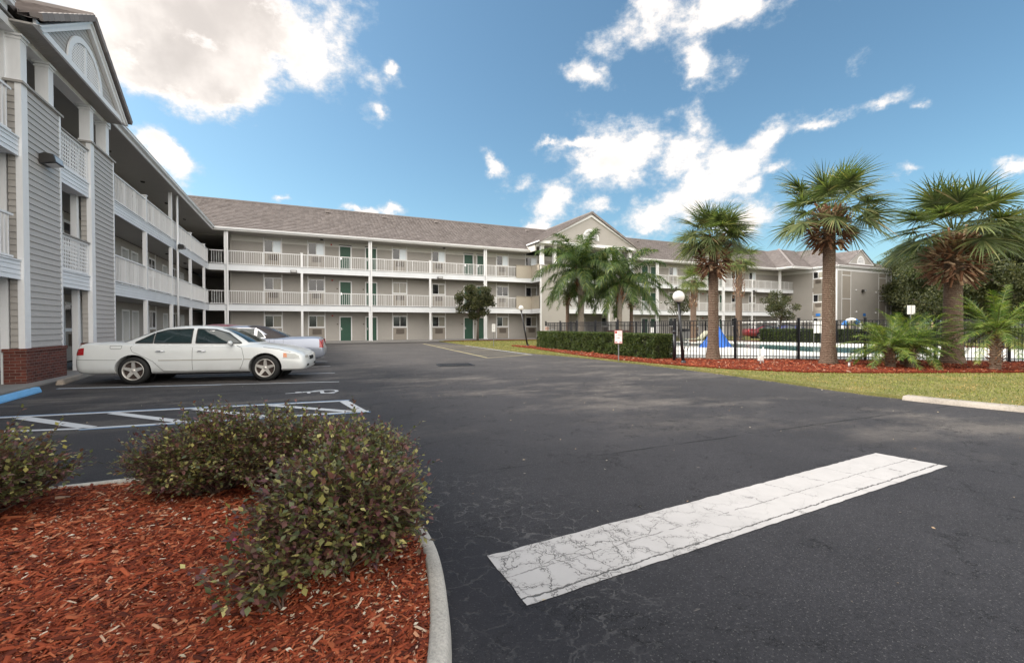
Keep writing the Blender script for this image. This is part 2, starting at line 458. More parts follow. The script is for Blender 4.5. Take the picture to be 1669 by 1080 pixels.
def sc_at(x, depth):   # ground point seen at a bearing, given distance along the view axis
    u = (x - 834.5) / 744.24
    return (depth * (u * math.cos(YAW) + math.sin(YAW)), depth * (-u * math.sin(YAW) + math.cos(YAW)), .1)
# ------------------------------------------------------------------ ground
def inpoly(x, y, P):
    x = np.asarray(x); y = np.asarray(y); c = np.zeros(x.shape, bool)
    n = len(P)
    for i in range(n):
        x0, y0 = P[i]; x1, y1 = P[(i + 1) % n]
        cond = ((y0 > y) != (y1 > y)) & (x < (x1 - x0) * (y - y0) / ((y1 - y0) if y1 != y0 else 1e-9) + x0)
        c ^= cond
    return c
def edgedist(x, y, P):
    d = np.full(np.shape(x), 1e9); n = len(P)
    for i in range(n):
        ax, ay = P[i]; bx, by = P[(i + 1) % n]
        vx, vy = bx - ax, by - ay; L = vx * vx + vy * vy + 1e-12
        t = np.clip(((x - ax) * vx + (y - ay) * vy) / L, 0, 1)
        d = np.minimum(d, np.hypot(x - ax - t * vx, y - ay - t * vy))
    return d
def smoothpoly(P, k=2, closed=False):
    for _ in range(k):
        Q = []
        n = len(P)
        rng = range(n if closed else n - 1)
        if not closed: Q.append(P[0])
        for i in rng:
            a, b = P[i], P[(i + 1) % n]
            Q.append((a[0] * .75 + b[0] * .25, a[1] * .75 + b[1] * .25)); Q.append((a[0] * .25 + b[0] * .75, a[1] * .25 + b[1] * .75))
        if not closed: Q.append(P[-1])
        P = Q
    return P
def jag(P, step, amp, seed=0):
    r = random.Random(seed); out = []
    for i in range(len(P) - 1):
        a, b = Vector(P[i]), Vector(P[i + 1]); L = (b - a).length; n = max(1, int(L / step))
        nn = Vector((-(b - a).y, (b - a).x)).normalized()
        for j in range(n):
            p = a.lerp(b, j / n) + nn * r.uniform(-amp, amp); out.append((p.x, p.y))
    out.append(P[-1])
    return out

def asphalt_mat():
    m, N, b = newmat('asphalt')
    P = N.n('NewGeometry').outputs['Position']
    s = N.n('SeparateXYZ', i={0: P})
    big = N.noise(P, .16, 5, .6); mid = N.noise(P, .9, 6, .65); fine = N.noise(P, 55, 3, .7); vfine = N.noise(P, 170, 2, .7)
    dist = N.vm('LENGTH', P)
    c = N.ramp(big, [(.3, (.028, .027, .031)), (.7, (.043, .041, .045))])
    # worn, bleached patches further out in the lot
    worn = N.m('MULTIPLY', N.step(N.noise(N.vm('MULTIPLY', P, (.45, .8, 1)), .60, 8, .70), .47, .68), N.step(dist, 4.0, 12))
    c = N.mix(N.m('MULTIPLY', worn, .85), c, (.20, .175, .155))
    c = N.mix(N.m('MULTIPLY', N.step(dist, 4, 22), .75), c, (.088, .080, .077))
    c = N.vm('SCALE', c, N.m('ADD', .66, N.m('MULTIPLY', mid, .68)))
    c = N.vm('SCALE', c, N.m('ADD', .40, N.m('MULTIPLY', fine, 1.2)))
    c = N.vm('SCALE', c, N.m('ADD', .62, N.m('MULTIPLY', N.noise(P, 14, 4, .7), .76)))
    spk = N.step(N.noise(P, 75, 2, .6), .60, .68)
    c = N.mix(N.m('MULTIPLY', spk, .38), c, (.19, .185, .18))
    pit = N.step(N.noise(N.vm('ADD', P, (7, 3, 0)), 60, 2, .6), .60, .70)
    c = N.mix(N.m('MULTIPLY', pit, .6), c, (.012, .012, .012))
    # pale scuffs and tiny scraps
    sc1 = N.noise(N.vm('MULTIPLY', P, (.45, 1.6, 1)), 7.0, 4, .6)
    scm = N.m('MULTIPLY', N.step(sc1, .69, .76), N.step(N.noise(P, .5, 3), .48, .62))
    c = N.mix(N.m('MULTIPLY', scm, .6), c, (.33, .30, .27))
    # alligator cracking, pale with dust beside the planting island
    wp = N.vm('ADD', P, N.vm('SCALE', N.vm('SUBTRACT', N.noise(P, 3.5, 4, .6, out=1), (.5, .5, .5)), .35))
    vo = N.n('TexVoronoi', feature='DISTANCE_TO_EDGE', i={'Vector': wp, 'Scale': 5.5})
    dl = N.vm('LENGTH', N.vm('MULTIPLY', N.vm('SUBTRACT', P, (1.15, 2.9, 0)), (.95, .62, 1)))
    reg = N.step(N.m('ADD', dl, N.m('MULTIPLY', mid, .6)), 1.35, .75)
    pale = N.m('MULTIPLY', N.m('MULTIPLY', N.step(vo.outputs[0], .050, .008), reg), N.step(N.noise(P, 9, 3), .38, .6))
    c = N.mix(N.m('MULTIPLY', pale, .42), c, (.17, .165, .165))
    bruise = N.m('MULTIPLY', N.step(N.vm('LENGTH', N.vm('MULTIPLY', N.vm('SUBTRACT', P, (.95, 2.3, 0)), (1, .5, 1))), .55, .1), .55)
    c = N.mix(bruise, c, (.020, .020, .026))
    # dark hairline cracks
    wp2 = N.vm('ADD', P, N.vm('SCALE', N.vm('SUBTRACT', N.noise(P, 6, 5, .7, out=1), (.5, .5, .5)), .5))
    vo2 = N.n('TexVoronoi', feature='DISTANCE_TO_EDGE', i={'Vector': wp2, 'Scale': 1.7})
    vo3 = N.n('TexVoronoi', feature='DISTANCE_TO_EDGE', i={'Vector': wp2, 'Scale': 7.5})
    msk = N.step(N.noise(P, 1.1, 4, .6), .50, .62)
    cr = N.m('MULTIPLY', N.step(vo2.outputs[0], .010, .003), N.step(N.noise(P, 2.4, 3), .52, .62))
    cr3 = N.m('MULTIPLY', N.m('MULTIPLY', N.step(vo3.outputs[0], .045, .012), msk), N.m('MULTIPLY', N.step(N.noise(P, 5, 3), .5, .62), .8))
    # the long paving joints across the lot
    wob = N.m('MULTIPLY', N.m('SUBTRACT', N.noise(P, 1.2, 5, .7), .5), .10)
    j = None
    for (y0, sl) in ((8.55, .02), (4.15, -.01), (21.5, .05)):
        d = N.m('ABSOLUTE', N.m('SUBTRACT', N.m('ADD', s.outputs[1], wob), N.m('ADD', y0, N.m('MULTIPLY', s.outputs[0], sl))))
        q = N.m('MULTIPLY', N.step(d, .022, .008), N.step(s.outputs[0], 1.0, 2.2)); j = q if j is None else N.m('MAXIMUM', j, q)
    j = N.m('MULTIPLY', j, N.step(N.noise(P, 1.6, 4, .6), .38, .55))
    allc = N.m('MAXIMUM', N.m('MAXIMUM', cr, cr3), j)
    c = N.mix(N.m('MULTIPLY', allc, .8), c, (.010, .010, .011))
    # oil darkening in the parking bays
    oil = N.m('MULTIPLY', N.step(N.noise(N.vm('MULTIPLY', P, (.4, 1.5, 1)), 1.3, 5, .6), .50, .68), N.m('MULTIPLY', N.step(s.outputs[0], .8, -.6), N.step(s.outputs[1], 9.5, 10.6)))
    c = N.mix(N.m('MULTIPLY', oil, .6), c, (.018, .018, .019))
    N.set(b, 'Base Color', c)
    N.set(b, 'Roughness', N.m('ADD', .62, N.m('MULTIPLY', fine, .25)))
    N.set(b, 'Specular IOR Level', .22)
    hgt = N.m('SUBTRACT', N.m('ADD', N.m('MULTIPLY', fine, .5), N.m('MULTIPLY', vfine, .6)), N.m('MULTIPLY', N.m('MAXIMUM', allc, pale), .9))
    N.set(b, 'Normal', N.n('Bump', i={'Strength': .75, 'Distance': .006, 'Height': hgt}).outputs[0])
    return m
M['asphalt'] = asphalt_mat()

def paint_mat(name, col, wear=.5, crack=True):
    m, N, b = newmat(name)
    P = N.n('NewGeometry').outputs['Position']
    n1 = N.noise(P, 3, 5, .65); n2 = N.noise(P, 40, 4, .7)
    c = N.vm('SCALE', col, N.m('ADD', .82, N.m('MULTIPLY', n1, .32)))
    wm = N.m('MULTIPLY', N.step(N.m('ADD', n2, N.m('MULTIPLY', n1, .5)), .93, 1.02), wear)
    c = N.mix(wm, c, (.07, .07, .07))
    if crack:
        wp = N.vm('ADD', P, N.vm('SCALE', N.vm('SUBTRACT', N.noise(P, 7, 4, .6, out=1), (.5, .5, .5)), .14))
        va = N.n('TexVoronoi', feature='DISTANCE_TO_EDGE', i={'Vector': wp, 'Scale': 5.0})
        vb = N.n('TexVoronoi', feature='DISTANCE_TO_EDGE', i={'Vector': wp, 'Scale': 26.0})
        s = N.n('SeparateXYZ', i={0: P})
        nearx = N.step(s.outputs[0], 3.4, 1.6)
        a = N.step(va.outputs[0], .015, .008)
        zone = N.m('MULTIPLY', N.step(va.outputs[0], .17, .09), N.m('ADD', .06, N.m('MULTIPLY', nearx, .94)))
        bb = N.m('MULTIPLY', N.step(vb.outputs[0], .050, .035), N.m('MULTIPLY', N.m('MULTIPLY', zone, .8), N.step(N.noise(P, 11, 3), .42, .55)))
        # long crack down the middle, and the broken lower edge
        wy = N.m('MULTIPLY', N.m('SUBTRACT', N.noise(P, 8, 5, .7), .5), .06)
        yc = N.m('ADD', N.m('ADD', s.outputs[1], wy), N.m('MULTIPLY', s.outputs[0], -.060))
        mid = N.m('MULTIPLY', N.step(N.m('ABSOLUTE', N.m('SUBTRACT', yc, 2.27)), .006, .004), N.step(N.noise(P, 6, 4), .40, .46))
        low = N.m('MULTIPLY', N.step(N.m('ABSOLUTE', N.m('SUBTRACT', yc, N.m('ADD', 2.030, N.m('MULTIPLY', N.noise(P, 22, 4, .7), .03)))), .009, .004), N.step(N.noise(P, 7, 4, .7), .28, .38))
        stain = N.m('MULTIPLY', zone, .10)
        c = N.mix(stain, c, (.30, .28, .25))
        fx = N.m('FRACT', N.m('ADD', N.m('MULTIPLY', s.outputs[0], 2.1), N.m('ADD', N.m('MULTIPLY', wy, 9.0), N.m('MULTIPLY', s.outputs[1], .6))))
        tr = N.m('MULTIPLY', N.step(N.m('ABSOLUTE', N.m('SUBTRACT', fx, .5)), .020, .010), N.m('MULTIPLY', N.step(N.noise(P, 4.2, 4), .44, .52), .9))
        a = N.m('MULTIPLY', a, N.m('ADD', .15, N.m('MULTIPLY', nearx, .85)))
        mid = N.m('MAXIMUM', mid, tr)
        ck = N.m('MAXIMUM', N.m('MAXIMUM', N.m('MULTIPLY', N.m('MULTIPLY', a, N.step(N.noise(P, 4, 3), .42, .5)), .9), bb), N.m('MAXIMUM', N.m('MULTIPLY', mid, .6), low))
        c = N.mix(N.m('MULTIPLY', ck, .85), c, (.035, .032, .03))
        N.set(b, 'Normal', N.n('Bump', i={'Strength': .6, 'Distance': .004, 'Height': N.m('SUBTRACT', N.m('MULTIPLY', n2, .3), ck)}).outputs[0])
    N.set(b, 'Base Color', c); N.set(b, 'Roughness', .7)
    return m
M['stripe'] = paint_mat('cracked_white_road_paint', (.44, .42, .415), .6)
M['line'] = paint_mat('road_paint_white', (.55, .56, .58), .9, False)
M['line_blue'] = paint_mat('road_paint_blue', (.16, .28, .45), .9, False)
M['line_yellow'] = paint_mat('road_paint_yellow', (.40, .34, .18), 1.0, False)

def soil_mat(name, stops, sc1=30, bump=.8, s2=3.0):
    m, N, b = newmat(name)
    P = N.n('NewGeometry').outputs['Position']
    wp = N.vm('ADD', P, N.vm('SCALE', N.vm('SUBTRACT', N.noise(P, 6, 3, out=1), (.5, .5, .5)), .3))
    n = N.noise(N.vm('MULTIPLY', wp, (1, 1.0, 1)), sc1, 5, .75)
    n2 = N.noise(P, s2, 4, .6)
    c = N.ramp(N.m('ADD', N.m('MULTIPLY', n, .75), N.m('MULTIPLY', n2, .25)), stops)
    N.set(b, 'Base Color', c); N.set(b, 'Roughness', .95); N.set(b, 'Specular IOR Level', .15)
    N.set(b, 'Normal', N.n('Bump', i={'Strength': bump, 'Distance': .03, 'Height': n}).outputs[0])
    return m
M['mulch'] = soil_mat('mulch_base', [(.3, (.030, .006, .004)), (.5, (.14, .022, .010)), (.7, (.27, .055, .022)), (.85, (.35, .15, .08))])
M['lawn'] = soil_mat('lawn_base', [(.3, (.08, .10, .03)), (.48, (.15, .15, .05)), (.6, (.26, .22, .09)), (.75, (.38, .30, .16))], 22, .5, 1.1)
M['earth'] = soil_mat('far_ground', [(.3, (.05, .06, .02)), (.7, (.11, .11, .04))], 1.0, .2, .05)

def slab(name, poly, z1, mat, z0=None, **k):
    b = MB()
    if z0 is None: b.face([(x, y, z1) for x, y in poly])
    else: b.prism(poly, z0, z1)
    bm = bmesh.new()
    o = b.build(name, mat, **k)
    bm.from_mesh(o.data); bmesh.ops.triangulate(bm, faces=[f for f in bm.faces if len(f.verts) > 4]); bmesh.ops.recalc_face_normals(bm, faces=bm.faces)
    if z0 is None:
        for f in bm.faces:
            if f.normal.z < 0: f.normal_flip()
    bm.to_mesh(o.data); bm.free()
    return o
S = dict(kind='structure')
slab('ground', [(-1500, -1500), (1500, -1500), (1500, 1500), (-1500, 1500)], -.03, M['earth'], **S)
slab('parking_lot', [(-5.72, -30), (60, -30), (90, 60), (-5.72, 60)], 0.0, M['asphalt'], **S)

LAWN = smoothpoly([(10.9, 39.2), (10.75, 35), (10.5, 30), (10.3, 24), (10.35, 20.4), (10.85, 18), (11.0, 14.5), (11.05, 11), (10.75, 8), (10.35, 6), (10.33, 4.6), (10.6, 3.0), (11.6, 0.0), (14, -6)], 2)
LAWN = jag(LAWN, .12, .035, 3) + [(60, -6), (60, 24), (50, 39.2)]
slab('lawn', LAWN, .06, M['lawn'], -.02, **S)
BEDS = {}
def bed(name, poly, z, seed):
    P = jag(smoothpoly(poly, 2, True) + [smoothpoly(poly, 2, True)[0]], .10, .03, seed)[:-1]
    BEDS[name] = P
    return slab('mulch_bed', P, z, M['mulch'], 0.03, **S)
FRONT_BED = [(12.3, 28.2), (12.2, 24), (11.6, 20.2), (11.05, 15.6), (11.25, 12.2), (11.75, 10.0), (12.7, 8.4), (14.2, 7.45), (18.2, 5.7), (26, 1.6), (29, 4.4), (24.3, 6.6), (13.95, 14.1), (14.1, 25.6)]
bed('front', FRONT_BED, .10, 5)
bed('strip', [(11.1, 39.1), (11.1, 37.9), (21, 37.6), (21, 39.1)], .085, 6)
bed('scrap', [(15.6, 4.55), (16.6, 4.2), (16.9, 4.6), (15.9, 5.0)], .075, 7)
bed('back', [(30.5, 26.5), (33.2, 22), (34.6, 17.4), (33.8, 11), (35, 10.5), (36.8, 17.2), (35.2, 23), (32, 28)], .13, 8)
DECK = [(13.45, 13.85), (24.3, 6.45), (33.4, 9.0), (34.6, 16.8), (30.6, 27.4), (13.9, 26.4)]
slab('pool_deck', DECK, .135, M['deck'], 0.02, **S)
# the pool: a coping ring and the water
POOL = smoothpoly([(20.9, 22.6), (21.9, 18.5), (21.7, 15.2), (21.2, 13.2), (22.0, 11.7), (23.6, 10.9), (26.2, 10.4), (28.2, 10.3), (29.0, 11.4), (29.4, 13.9), (28.0, 15.6), (27.2, 17.2), (27.6, 19.4), (26.8, 22.6), (23.6, 24.2)], 2, True)
def water_mat():
    m, N, b = newmat('pool_water')
    P = N.n('NewGeometry').outputs['Position']
    n = N.noise(P, .8, 3)
    N.set(b, 'Base Color', N.mix(n, (.035, .13, .145), (.075, .21, .22))); N.set(b, 'Roughness', .08); N.set(b, 'Specular IOR Level', .35)
    N.set(b, 'Normal', N.n('Bump', i={'Strength': .25, 'Distance': .03, 'Height': N.noise(P, 3.5, 4, .6)}).outputs[0])
    return m
M['water'] = water_mat()
M['kerb_old'] = pmat('old_kerb_concrete', (.34, .30, .26), .9, .25, 2.0, 40, .2, bump=.6)
slab('pool_water', POOL, .142, M['water'], **S)
def ring(P, w):
    out = []
    n = len(P); cx = sum(p[0] for p in P) / n; cy = sum(p[1] for p in P) / n
    for p in P:
        d = Vector((p[0] - cx, p[1] - cy)); L = d.length; d /= L
        out.append((p[0] + d.x * w, p[1] + d.y * w))
    return out
b = MB(); PO = ring(POOL, .28)
for i in range(len(POOL)):
    j = (i + 1) % len(POOL)
    b.face([(*POOL[i], .165), (*PO[i], .165), (*PO[j], .165), (*POOL[j], .165)])
    b.face([(*PO[i], .13), (*PO[j], .13), (*PO[j], .165), (*PO[i], .165)])
    b.face([(*POOL[i], .13), (*POOL[j], .13), (*POOL[j], .165), (*POOL[i], .165)])
b.build('pool_coping', M['deck'], **S)
# walkways along the building
slab('walkway', [(-5.72, 39.3), (10.85, 39.3), (10.85, 39.6), (61.4, 39.6), (61.4, 43.1), (-5.72, 43.1)], .10, M['walk'], -.02, **S)
slab('walkway', [(-8.35, -8), (-5.72, -8), (-5.72, 43.1), (-5.72, 60), (-8.35, 60)], .035, M['walk'], -.02, **S)

# ------------------------------------------------------------------ paint on the lot
def strip(b, a, c, w, z):
    a, c = Vector(a), Vector(c); d = (c - a).normalized(); n = Vector((-d.y, d.x)) * w / 2
    b.face([(*(a - n), z), (*(c - n), z), (*(c + n), z), (*(a + n), z)])
# wide cracked stop bar
b = MB()
top = jag([(1.02, 2.60), (5.74, 2.90)], .06, .006, 2); bot = jag([(5.86, 2.325), (1.02, 2.055)], .06, .004, 4)
rr = jag([(5.74, 2.90), (5.86, 2.325)], .05, .008, 9); ll = jag([(1.02, 2.055), (1.02, 2.60)], .05, .006, 12)
b.face([(x, y, .004) for x, y in (top[:-1] + rr[:-1] + bot[:-1] + ll[:-1])])
b.build('stop_bar_marking', M['stripe'], **S)
b = MB()
for a, c, w in [((-5.1, 13.77), (.82, 12.32), .085), ((-4.6, 15.55), (.86, 14.68), .085), ((-4.6, 17.6), (.86, 17.23), .085), ((-4.6, 19.8), (.87, 19.6), .085), ((-4.6, 22.3), (.87, 22.1), .085), ((-4.6, 24.8), (.87, 24.6), .085),
                ((-5.0, 9.83), (.77, 9.12), .10), ((-5.0, 8.78), (-2.8, 8.22), .10), ((-2.8, 8.22), (.98, 7.87), .10),
                ((-4.0, 9.62), (-2.72, 8.25), .17), ((-2.85, 9.5), (-1.62, 8.15), .15), ((-1.7, 9.36), (-.50, 8.04), .15), ((-.55, 9.22), (.72, 7.93), .15), ((.69, 9.08), (.87, 7.92), .16)]:
    strip(b, a, c, w, .004)
b.build('bay_markings', M['line'], **S)
b = MB()
for a, c, w in [((-5.0, 9.915), (.80, 9.20), .05), ((-2.8, 8.14), (1.0, 7.79), .05), ((-5.1, 13.70), (-1.8, 12.90), .04)]:
    strip(b, a, c, w, .0035)
b.build('bay_markings_blue', M['line_blue'], **S)
b = MB()
A0, A1, B0, B1 = Vector((8.5, 35.2)), Vector((7.33, 18.57)), Vector((10.35, 30.5)), Vector((9.9, 19.6))
strip(b, A0, A1, .11, .004); strip(b, A1, B1, .11, .0045)
for k in range(8):
    t = k / 8.0
    strip(b, A0.lerp(A1, .08 + .92 * t), B0.lerp(B1, min(1, .1 + t)), .10, .005)
b.build('hatch_markings', M['line_yellow'], **S)
b = MB(); strip(b, B0, B1 + Vector((.1, -.05)), .09, .0045)
b.build('edge_marking', M['line'], **S)
# wheelchair symbol painted in the bay
b = MB()
def arcs(c, r, a0, a1, w, n=22):
    for i in range(n):
        p = [c + Vector((math.cos(R(a0 + (a1 - a0) * t / n)), math.sin(R(a0 + (a1 - a0) * t / n)))) * r for t in (i, i + 1)]
        strip(b, p[0], p[1], w, .004)
sx = Vector((.40, 10.62))
arcs(sx, .26, -105, 150, .07)
strip(b, sx + Vector((-.42, .10)), sx + Vector((-.02, .08)), .10, .0045)
strip(b, sx + Vector((-.30, .08)), sx + Vector((-.30, -.16)), .06, .005)
strip(b, sx + Vector((-.04, .10)), sx + Vector((-.04, -.22)), .08, .005)
strip(b, sx + Vector((-.04, -.22)), sx + Vector((.20, -.34)), .07, .0055)
strip(b, sx + Vector((-.75, .02)), sx + Vector((-.40, .04)), .05, .005)
b.face([(sx.x - .50 + .07 * math.cos(t * math.pi / 6), sx.y + .1 + .07 * math.sin(t * math.pi / 6), .006) for t in range(12)])
b.build('wheelchair_marking', M['line'], **S)

# ------------------------------------------------------------------ planting island in the foreground
KERB_OUT = smoothpoly([(-30, 4.95), (-6, 4.98), (-2.0, 4.97), (-.75, 4.98), (.05, 4.75), (.52, 4.10), (.70, 3.35), (.745, 2.85), (.70, 2.40), (.56, 1.80), (.30, 1.15), (-.15, .3), (-1.2, -1.2), (-3, -3)], 3)
def offset(P, w):
    out = []
    for i, p in enumerate(P):
        a = Vector(P[max(i - 1, 0)]); c = Vector(P[min(i + 1, len(P) - 1)]); d = (c - a).normalized()
        q = Vector(p) + Vector((d.y, -d.x)) * w
        out.append((q.x, q.y))
    return out
prof = [(0.0, 0.0), (0.010, .085), (0.022, .108), (.04, .115), (.084, .118), (.095, .105), (.095, .02)]
b = MB(); b.smooth = True; ok = len(b.v)
rings = [offset(KERB_OUT, w) for w, z in prof]
vs = []
for i in range(len(KERB_OUT)):
    for (w, z), rg in zip(prof, rings): vs.append((rg[i][0], rg[i][1], z))
nk = len(prof)
b.add(vs, [(i * nk + j, (i + 1) * nk + j, (i + 1) * nk + j + 1, i * nk + j + 1) for i in range(len(KERB_OUT) - 1) for j in range(nk - 1)])
b.build('island_kerb', M['concrete'], **S)
ISL = offset(KERB_OUT, .09) + [(-30, -3)]
def isl_z(x, y):
    d = edgedist(x, y, ISL[:-1])
    return .085 + .07 * np.clip(d / 1.2, 0, 1) + .018 * np.sin(x * 3.1 + 1) * np.cos(y * 2.7) + .012 * np.sin(x * 7.3) * np.sin(y * 8.1 + 2)
gx, gy = np.meshgrid(np.linspace(-7, 1, 180), np.linspace(-1.5, 5.2, 150))
ins = inpoly(gx, gy, ISL)
zz = isl_z(gx, gy)
zz = np.where(ins, zz, -.05)
vv = np.stack([gx, gy, zz], -1).reshape(-1, 3)
ny, nx = gx.shape
idx = np.arange(ny * nx).reshape(ny, nx)
ff = np.stack([idx[:-1, :-1], idx[:-1, 1:], idx[1:, 1:], idx[1:, :-1]], -1).reshape(-1, 4)
keep = ins.reshape(-1)[ff].any(1)
# a row of cells beyond the kerb's inner edge tucks under it
np_mesh('mulch_bed_island', vv, ff[keep], M['mulch'], smooth=True, kind='structure')

rs = np.random.RandomState(11)
CHIP_V = np.array([(-.5, -.5, -.3), (.5, -.35, -.2), (.5, .4, .0), (-.5, .5, -.1), (-.38, -.25, .5), (.35, -.3, .6), (.42, .25, .45), (-.3, .35, .5)], float)
CHIP_F = np.array([(4, 5, 6, 7), (0, 1, 5, 4), (1, 2, 6, 5), (2, 3, 7, 6), (3, 0, 4, 7)])
def chips(name, x, y, z, L, seed, tilt=.35, aspect=.22):
    r = np.random.RandomState(seed); n = len(x)
    a = r.uniform(0, 2 * np.pi, n)
    a = np.where(r.rand(n) < .55, r.normal(.45, .5, n), a)
    X = np.stack([np.cos(a), np.sin(a), r.normal(0, tilt, n)], -1)
    X, Y, Z = frames(X, np.stack([r.normal(0, .35, n), r.normal(0, .35, n), np.ones(n)], -1))
    l = L * r.lognormal(0, .5, n)
    s = np.stack([l, l * r.uniform(aspect * .5, aspect * 1.6, n), l * .10 + .0015], -1)
    s[:, 1] = np.clip(s[:, 1], .003, .02)
    return scatter(CHIP_V, CHIP_F, np.stack([x, y, z], -1), X, Y, Z, s)
# foreground chips
n = 190000
d = 1.0 + 5.2 * rs.rand(n) ** 1.2
th = rs.uniform(-1.35, .12, n) + YAW - .0
x = d * np.sin(th); y = d * np.cos(th)
k = inpoly(x, y, ISL) & (y < 5) & (x > -6)
x, y, d = x[k], y[k], d[k]
z = isl_z(x, y) + rs.uniform(.0, .012, len(x))
# chips stay a hand's breadth off the kerb top
kd = edgedist(x, y, offset(KERB_OUT, .085))
v1, f1 = chips('c', x, y, z, .017 + .0026 * d, 21)
np_mesh('mulch_chips', v1, f1, M['chip'], kind='stuff')
# chips in the far beds
def bedchips(P, n, L, seed, z, xr, yr):
    r = np.random.RandomState(seed)
    x = r.uniform(*xr, n); y = r.uniform(*yr, n); k = inpoly(x, y, P)
    return chips('c', x[k], y[k], np.full(k.sum(), z), L, seed, .3, .35)
v1, f1 = bedchips(BEDS['front'], 90000, .055, 31, .108, (10.8, 26), (2, 28))
np_mesh('mulch_chips', v1, f1, M['chip'], kind='stuff')

# pale fallen leaves under the near shrubs, and scraps blown over the lot
def litter(name, x, y, z, L, seed, mat):
    r = np.random.RandomState(seed); n = len(x)
    a = r.uniform(0, 6.283, n); X = np.stack([np.cos(a), np.sin(a), r.normal(0, .25, n)], -1)
    X, Y, Z = frames(X, np.stack([r.normal(0, .4, n), r.normal(0, .4, n), np.ones(n)], -1))
    v, f = scatter(LEAF_V, LEAF_F, np.stack([x, y, z], -1), X, Y, Z, L * r.uniform(.5, 1.3, n))
    np_mesh(name, v, f, mat, kind='stuff')
M['litter'] = leaf_mat('dry_leaf', [(0, (.20, .12, .07)), (.4, (.42, .34, .24)), (1, (.62, .56, .46))], .8, .0, .2)
x = np.concatenate([rs.normal(.15, .35, 420), rs.normal(-.5, .8, 200)]); y = np.concatenate([rs.normal(2.55, .32, 420), rs.normal(3.7, .35, 200)])
k = inpoly(x, y, ISL); x, y = x[k], y[k]
litter('fallen_leaves', x, y, isl_z(x, y) + .014, .026, 61, M['litter'])
n = 420; x = rs.uniform(-3, 10.5, n) ; y = rs.uniform(1.2, 20, n) ** 1.0
k = ~inpoly(x, y, ISL) & ~inpoly(x, y, LAWN) & (np.hypot(x, y) > 2.2) & (edgedist(x, y, KERB_OUT) > .03) & ((x > .8) | (y > 5.1))
x, y = x[k], y[k]
litter('blown_scraps', x, y, np.full(len(x), .006), .022, 62, M['litter'])
e = edgedist(rs.uniform(8, 12, 4000), rs.uniform(3, 34, 4000), LAWN)
x = rs.uniform(8, 12, 9000); y = rs.uniform(3, 34, 9000); k = (edgedist(x, y, LAWN) < .16); x, y = x[k], y[k]
litter('blown_scraps', x, y, np.where(inpoly(x, y, LAWN), .066, .006), .03, 63, M['litter'])

# grass blades on the near lawn
BLADE_V = np.array([(0, -.5, 0), (0, .5, 0), (.35, .0, 1)], float)
BLADE_F = np.array([(0, 1, 2)])
n = 190000
x = rs.uniform(8.4, 24, n); y = rs.uniform(-1, 38, n)
k = inpoly(x, y, LAWN) & ~inpoly(x, y, BEDS['front']) & (x < 13.5 + (y > 26) * 10) | (inpoly(x, y, LAWN) & (y < 8) & ~inpoly(x, y, BEDS['front']))
dd = np.hypot(x, y)
k &= rs.rand(n) < np.clip(14 / dd, .3, 1)
x, y, dd = x[k], y[k], dd[k]; n = len(x)
a = rs.uniform(0, 2 * np.pi, n)
X = np.stack([np.cos(a), np.sin(a), 0 * a], -1); Z = unit(np.stack([rs.normal(0, .5, n), rs.normal(0, .5, n), np.ones(n)], -1)); Y = np.cross(Z, X)
s = np.stack([rs.uniform(.02, .05, n), .006 + .0008 * dd, rs.uniform(.02, .055, n)], -1)
v1, f1 = scatter(BLADE_V, BLADE_F, np.stack([x, y, np.full(n, .058)], -1), X, Y, Z, s)
np_mesh('grass', v1, f1, M['grassblade'], kind='stuff')

# right-hand kerb of the lawn
KR = smoothpoly([(10.25, 4.75), (10.28, 4.3), (10.55, 3.1), (11.3, 0.8), (13.6, -5)], 2)
b = MB()
for j, (w, z) in enumerate([(0, .0), (.02, .10), (.05, .12), (.20, .12), (.22, .03)]): pass
pr = [(0, 0), (-.02, .055), (-.05, .075), (-.26, .080), (-.30, .03)]
rg = [offset(KR, w) for w, z in pr]
vs = [(rg[j][i][0], rg[j][i][1], pr[j][1]) for i in range(len(KR)) for j in range(5)]
b.smooth = True
b.add(vs, [(i * 5 + j, (i + 1) * 5 + j, (i + 1) * 5 + j + 1, i * 5 + j + 1) for i in range(len(KR) - 1) for j in range(4)])
b.smooth = False; b.face([vs[j] for j in range(5)])
b.build('lawn_kerb', M['kerb_old'], **S)

# iron drain grate
gr = empty('drain_grate', (4.95, 15.75, 0), R(-8), label='black iron drain grate set in the asphalt of the lot', cat='drain')
b = MB(); b.box(-.62, .62, -.5, -.44, .002, .02); b.box(-.62, .62, .44, .5, .002, .02); b.box(-.62, -.56, -.44, .44, .002, .02); b.box(.56, .62, -.44, .44, .002, .02)
b.build('frame', M['black'], gr)
b = MB()
for i in range(13): b.box(-.53 + i * .085, -.49 + i * .085, -.44, .44, .001, .016)
b.box(-.56, .56, -.02, .02, .003, .014)
b.build('bars', M['black'], gr)
b = MB(); b.face([(-.56, -.44, .0045), (.56, -.44, .0045), (.56, .44, .0045), (-.56, .44, .0045)]); b.build('pit', M['wheelwell'], gr)
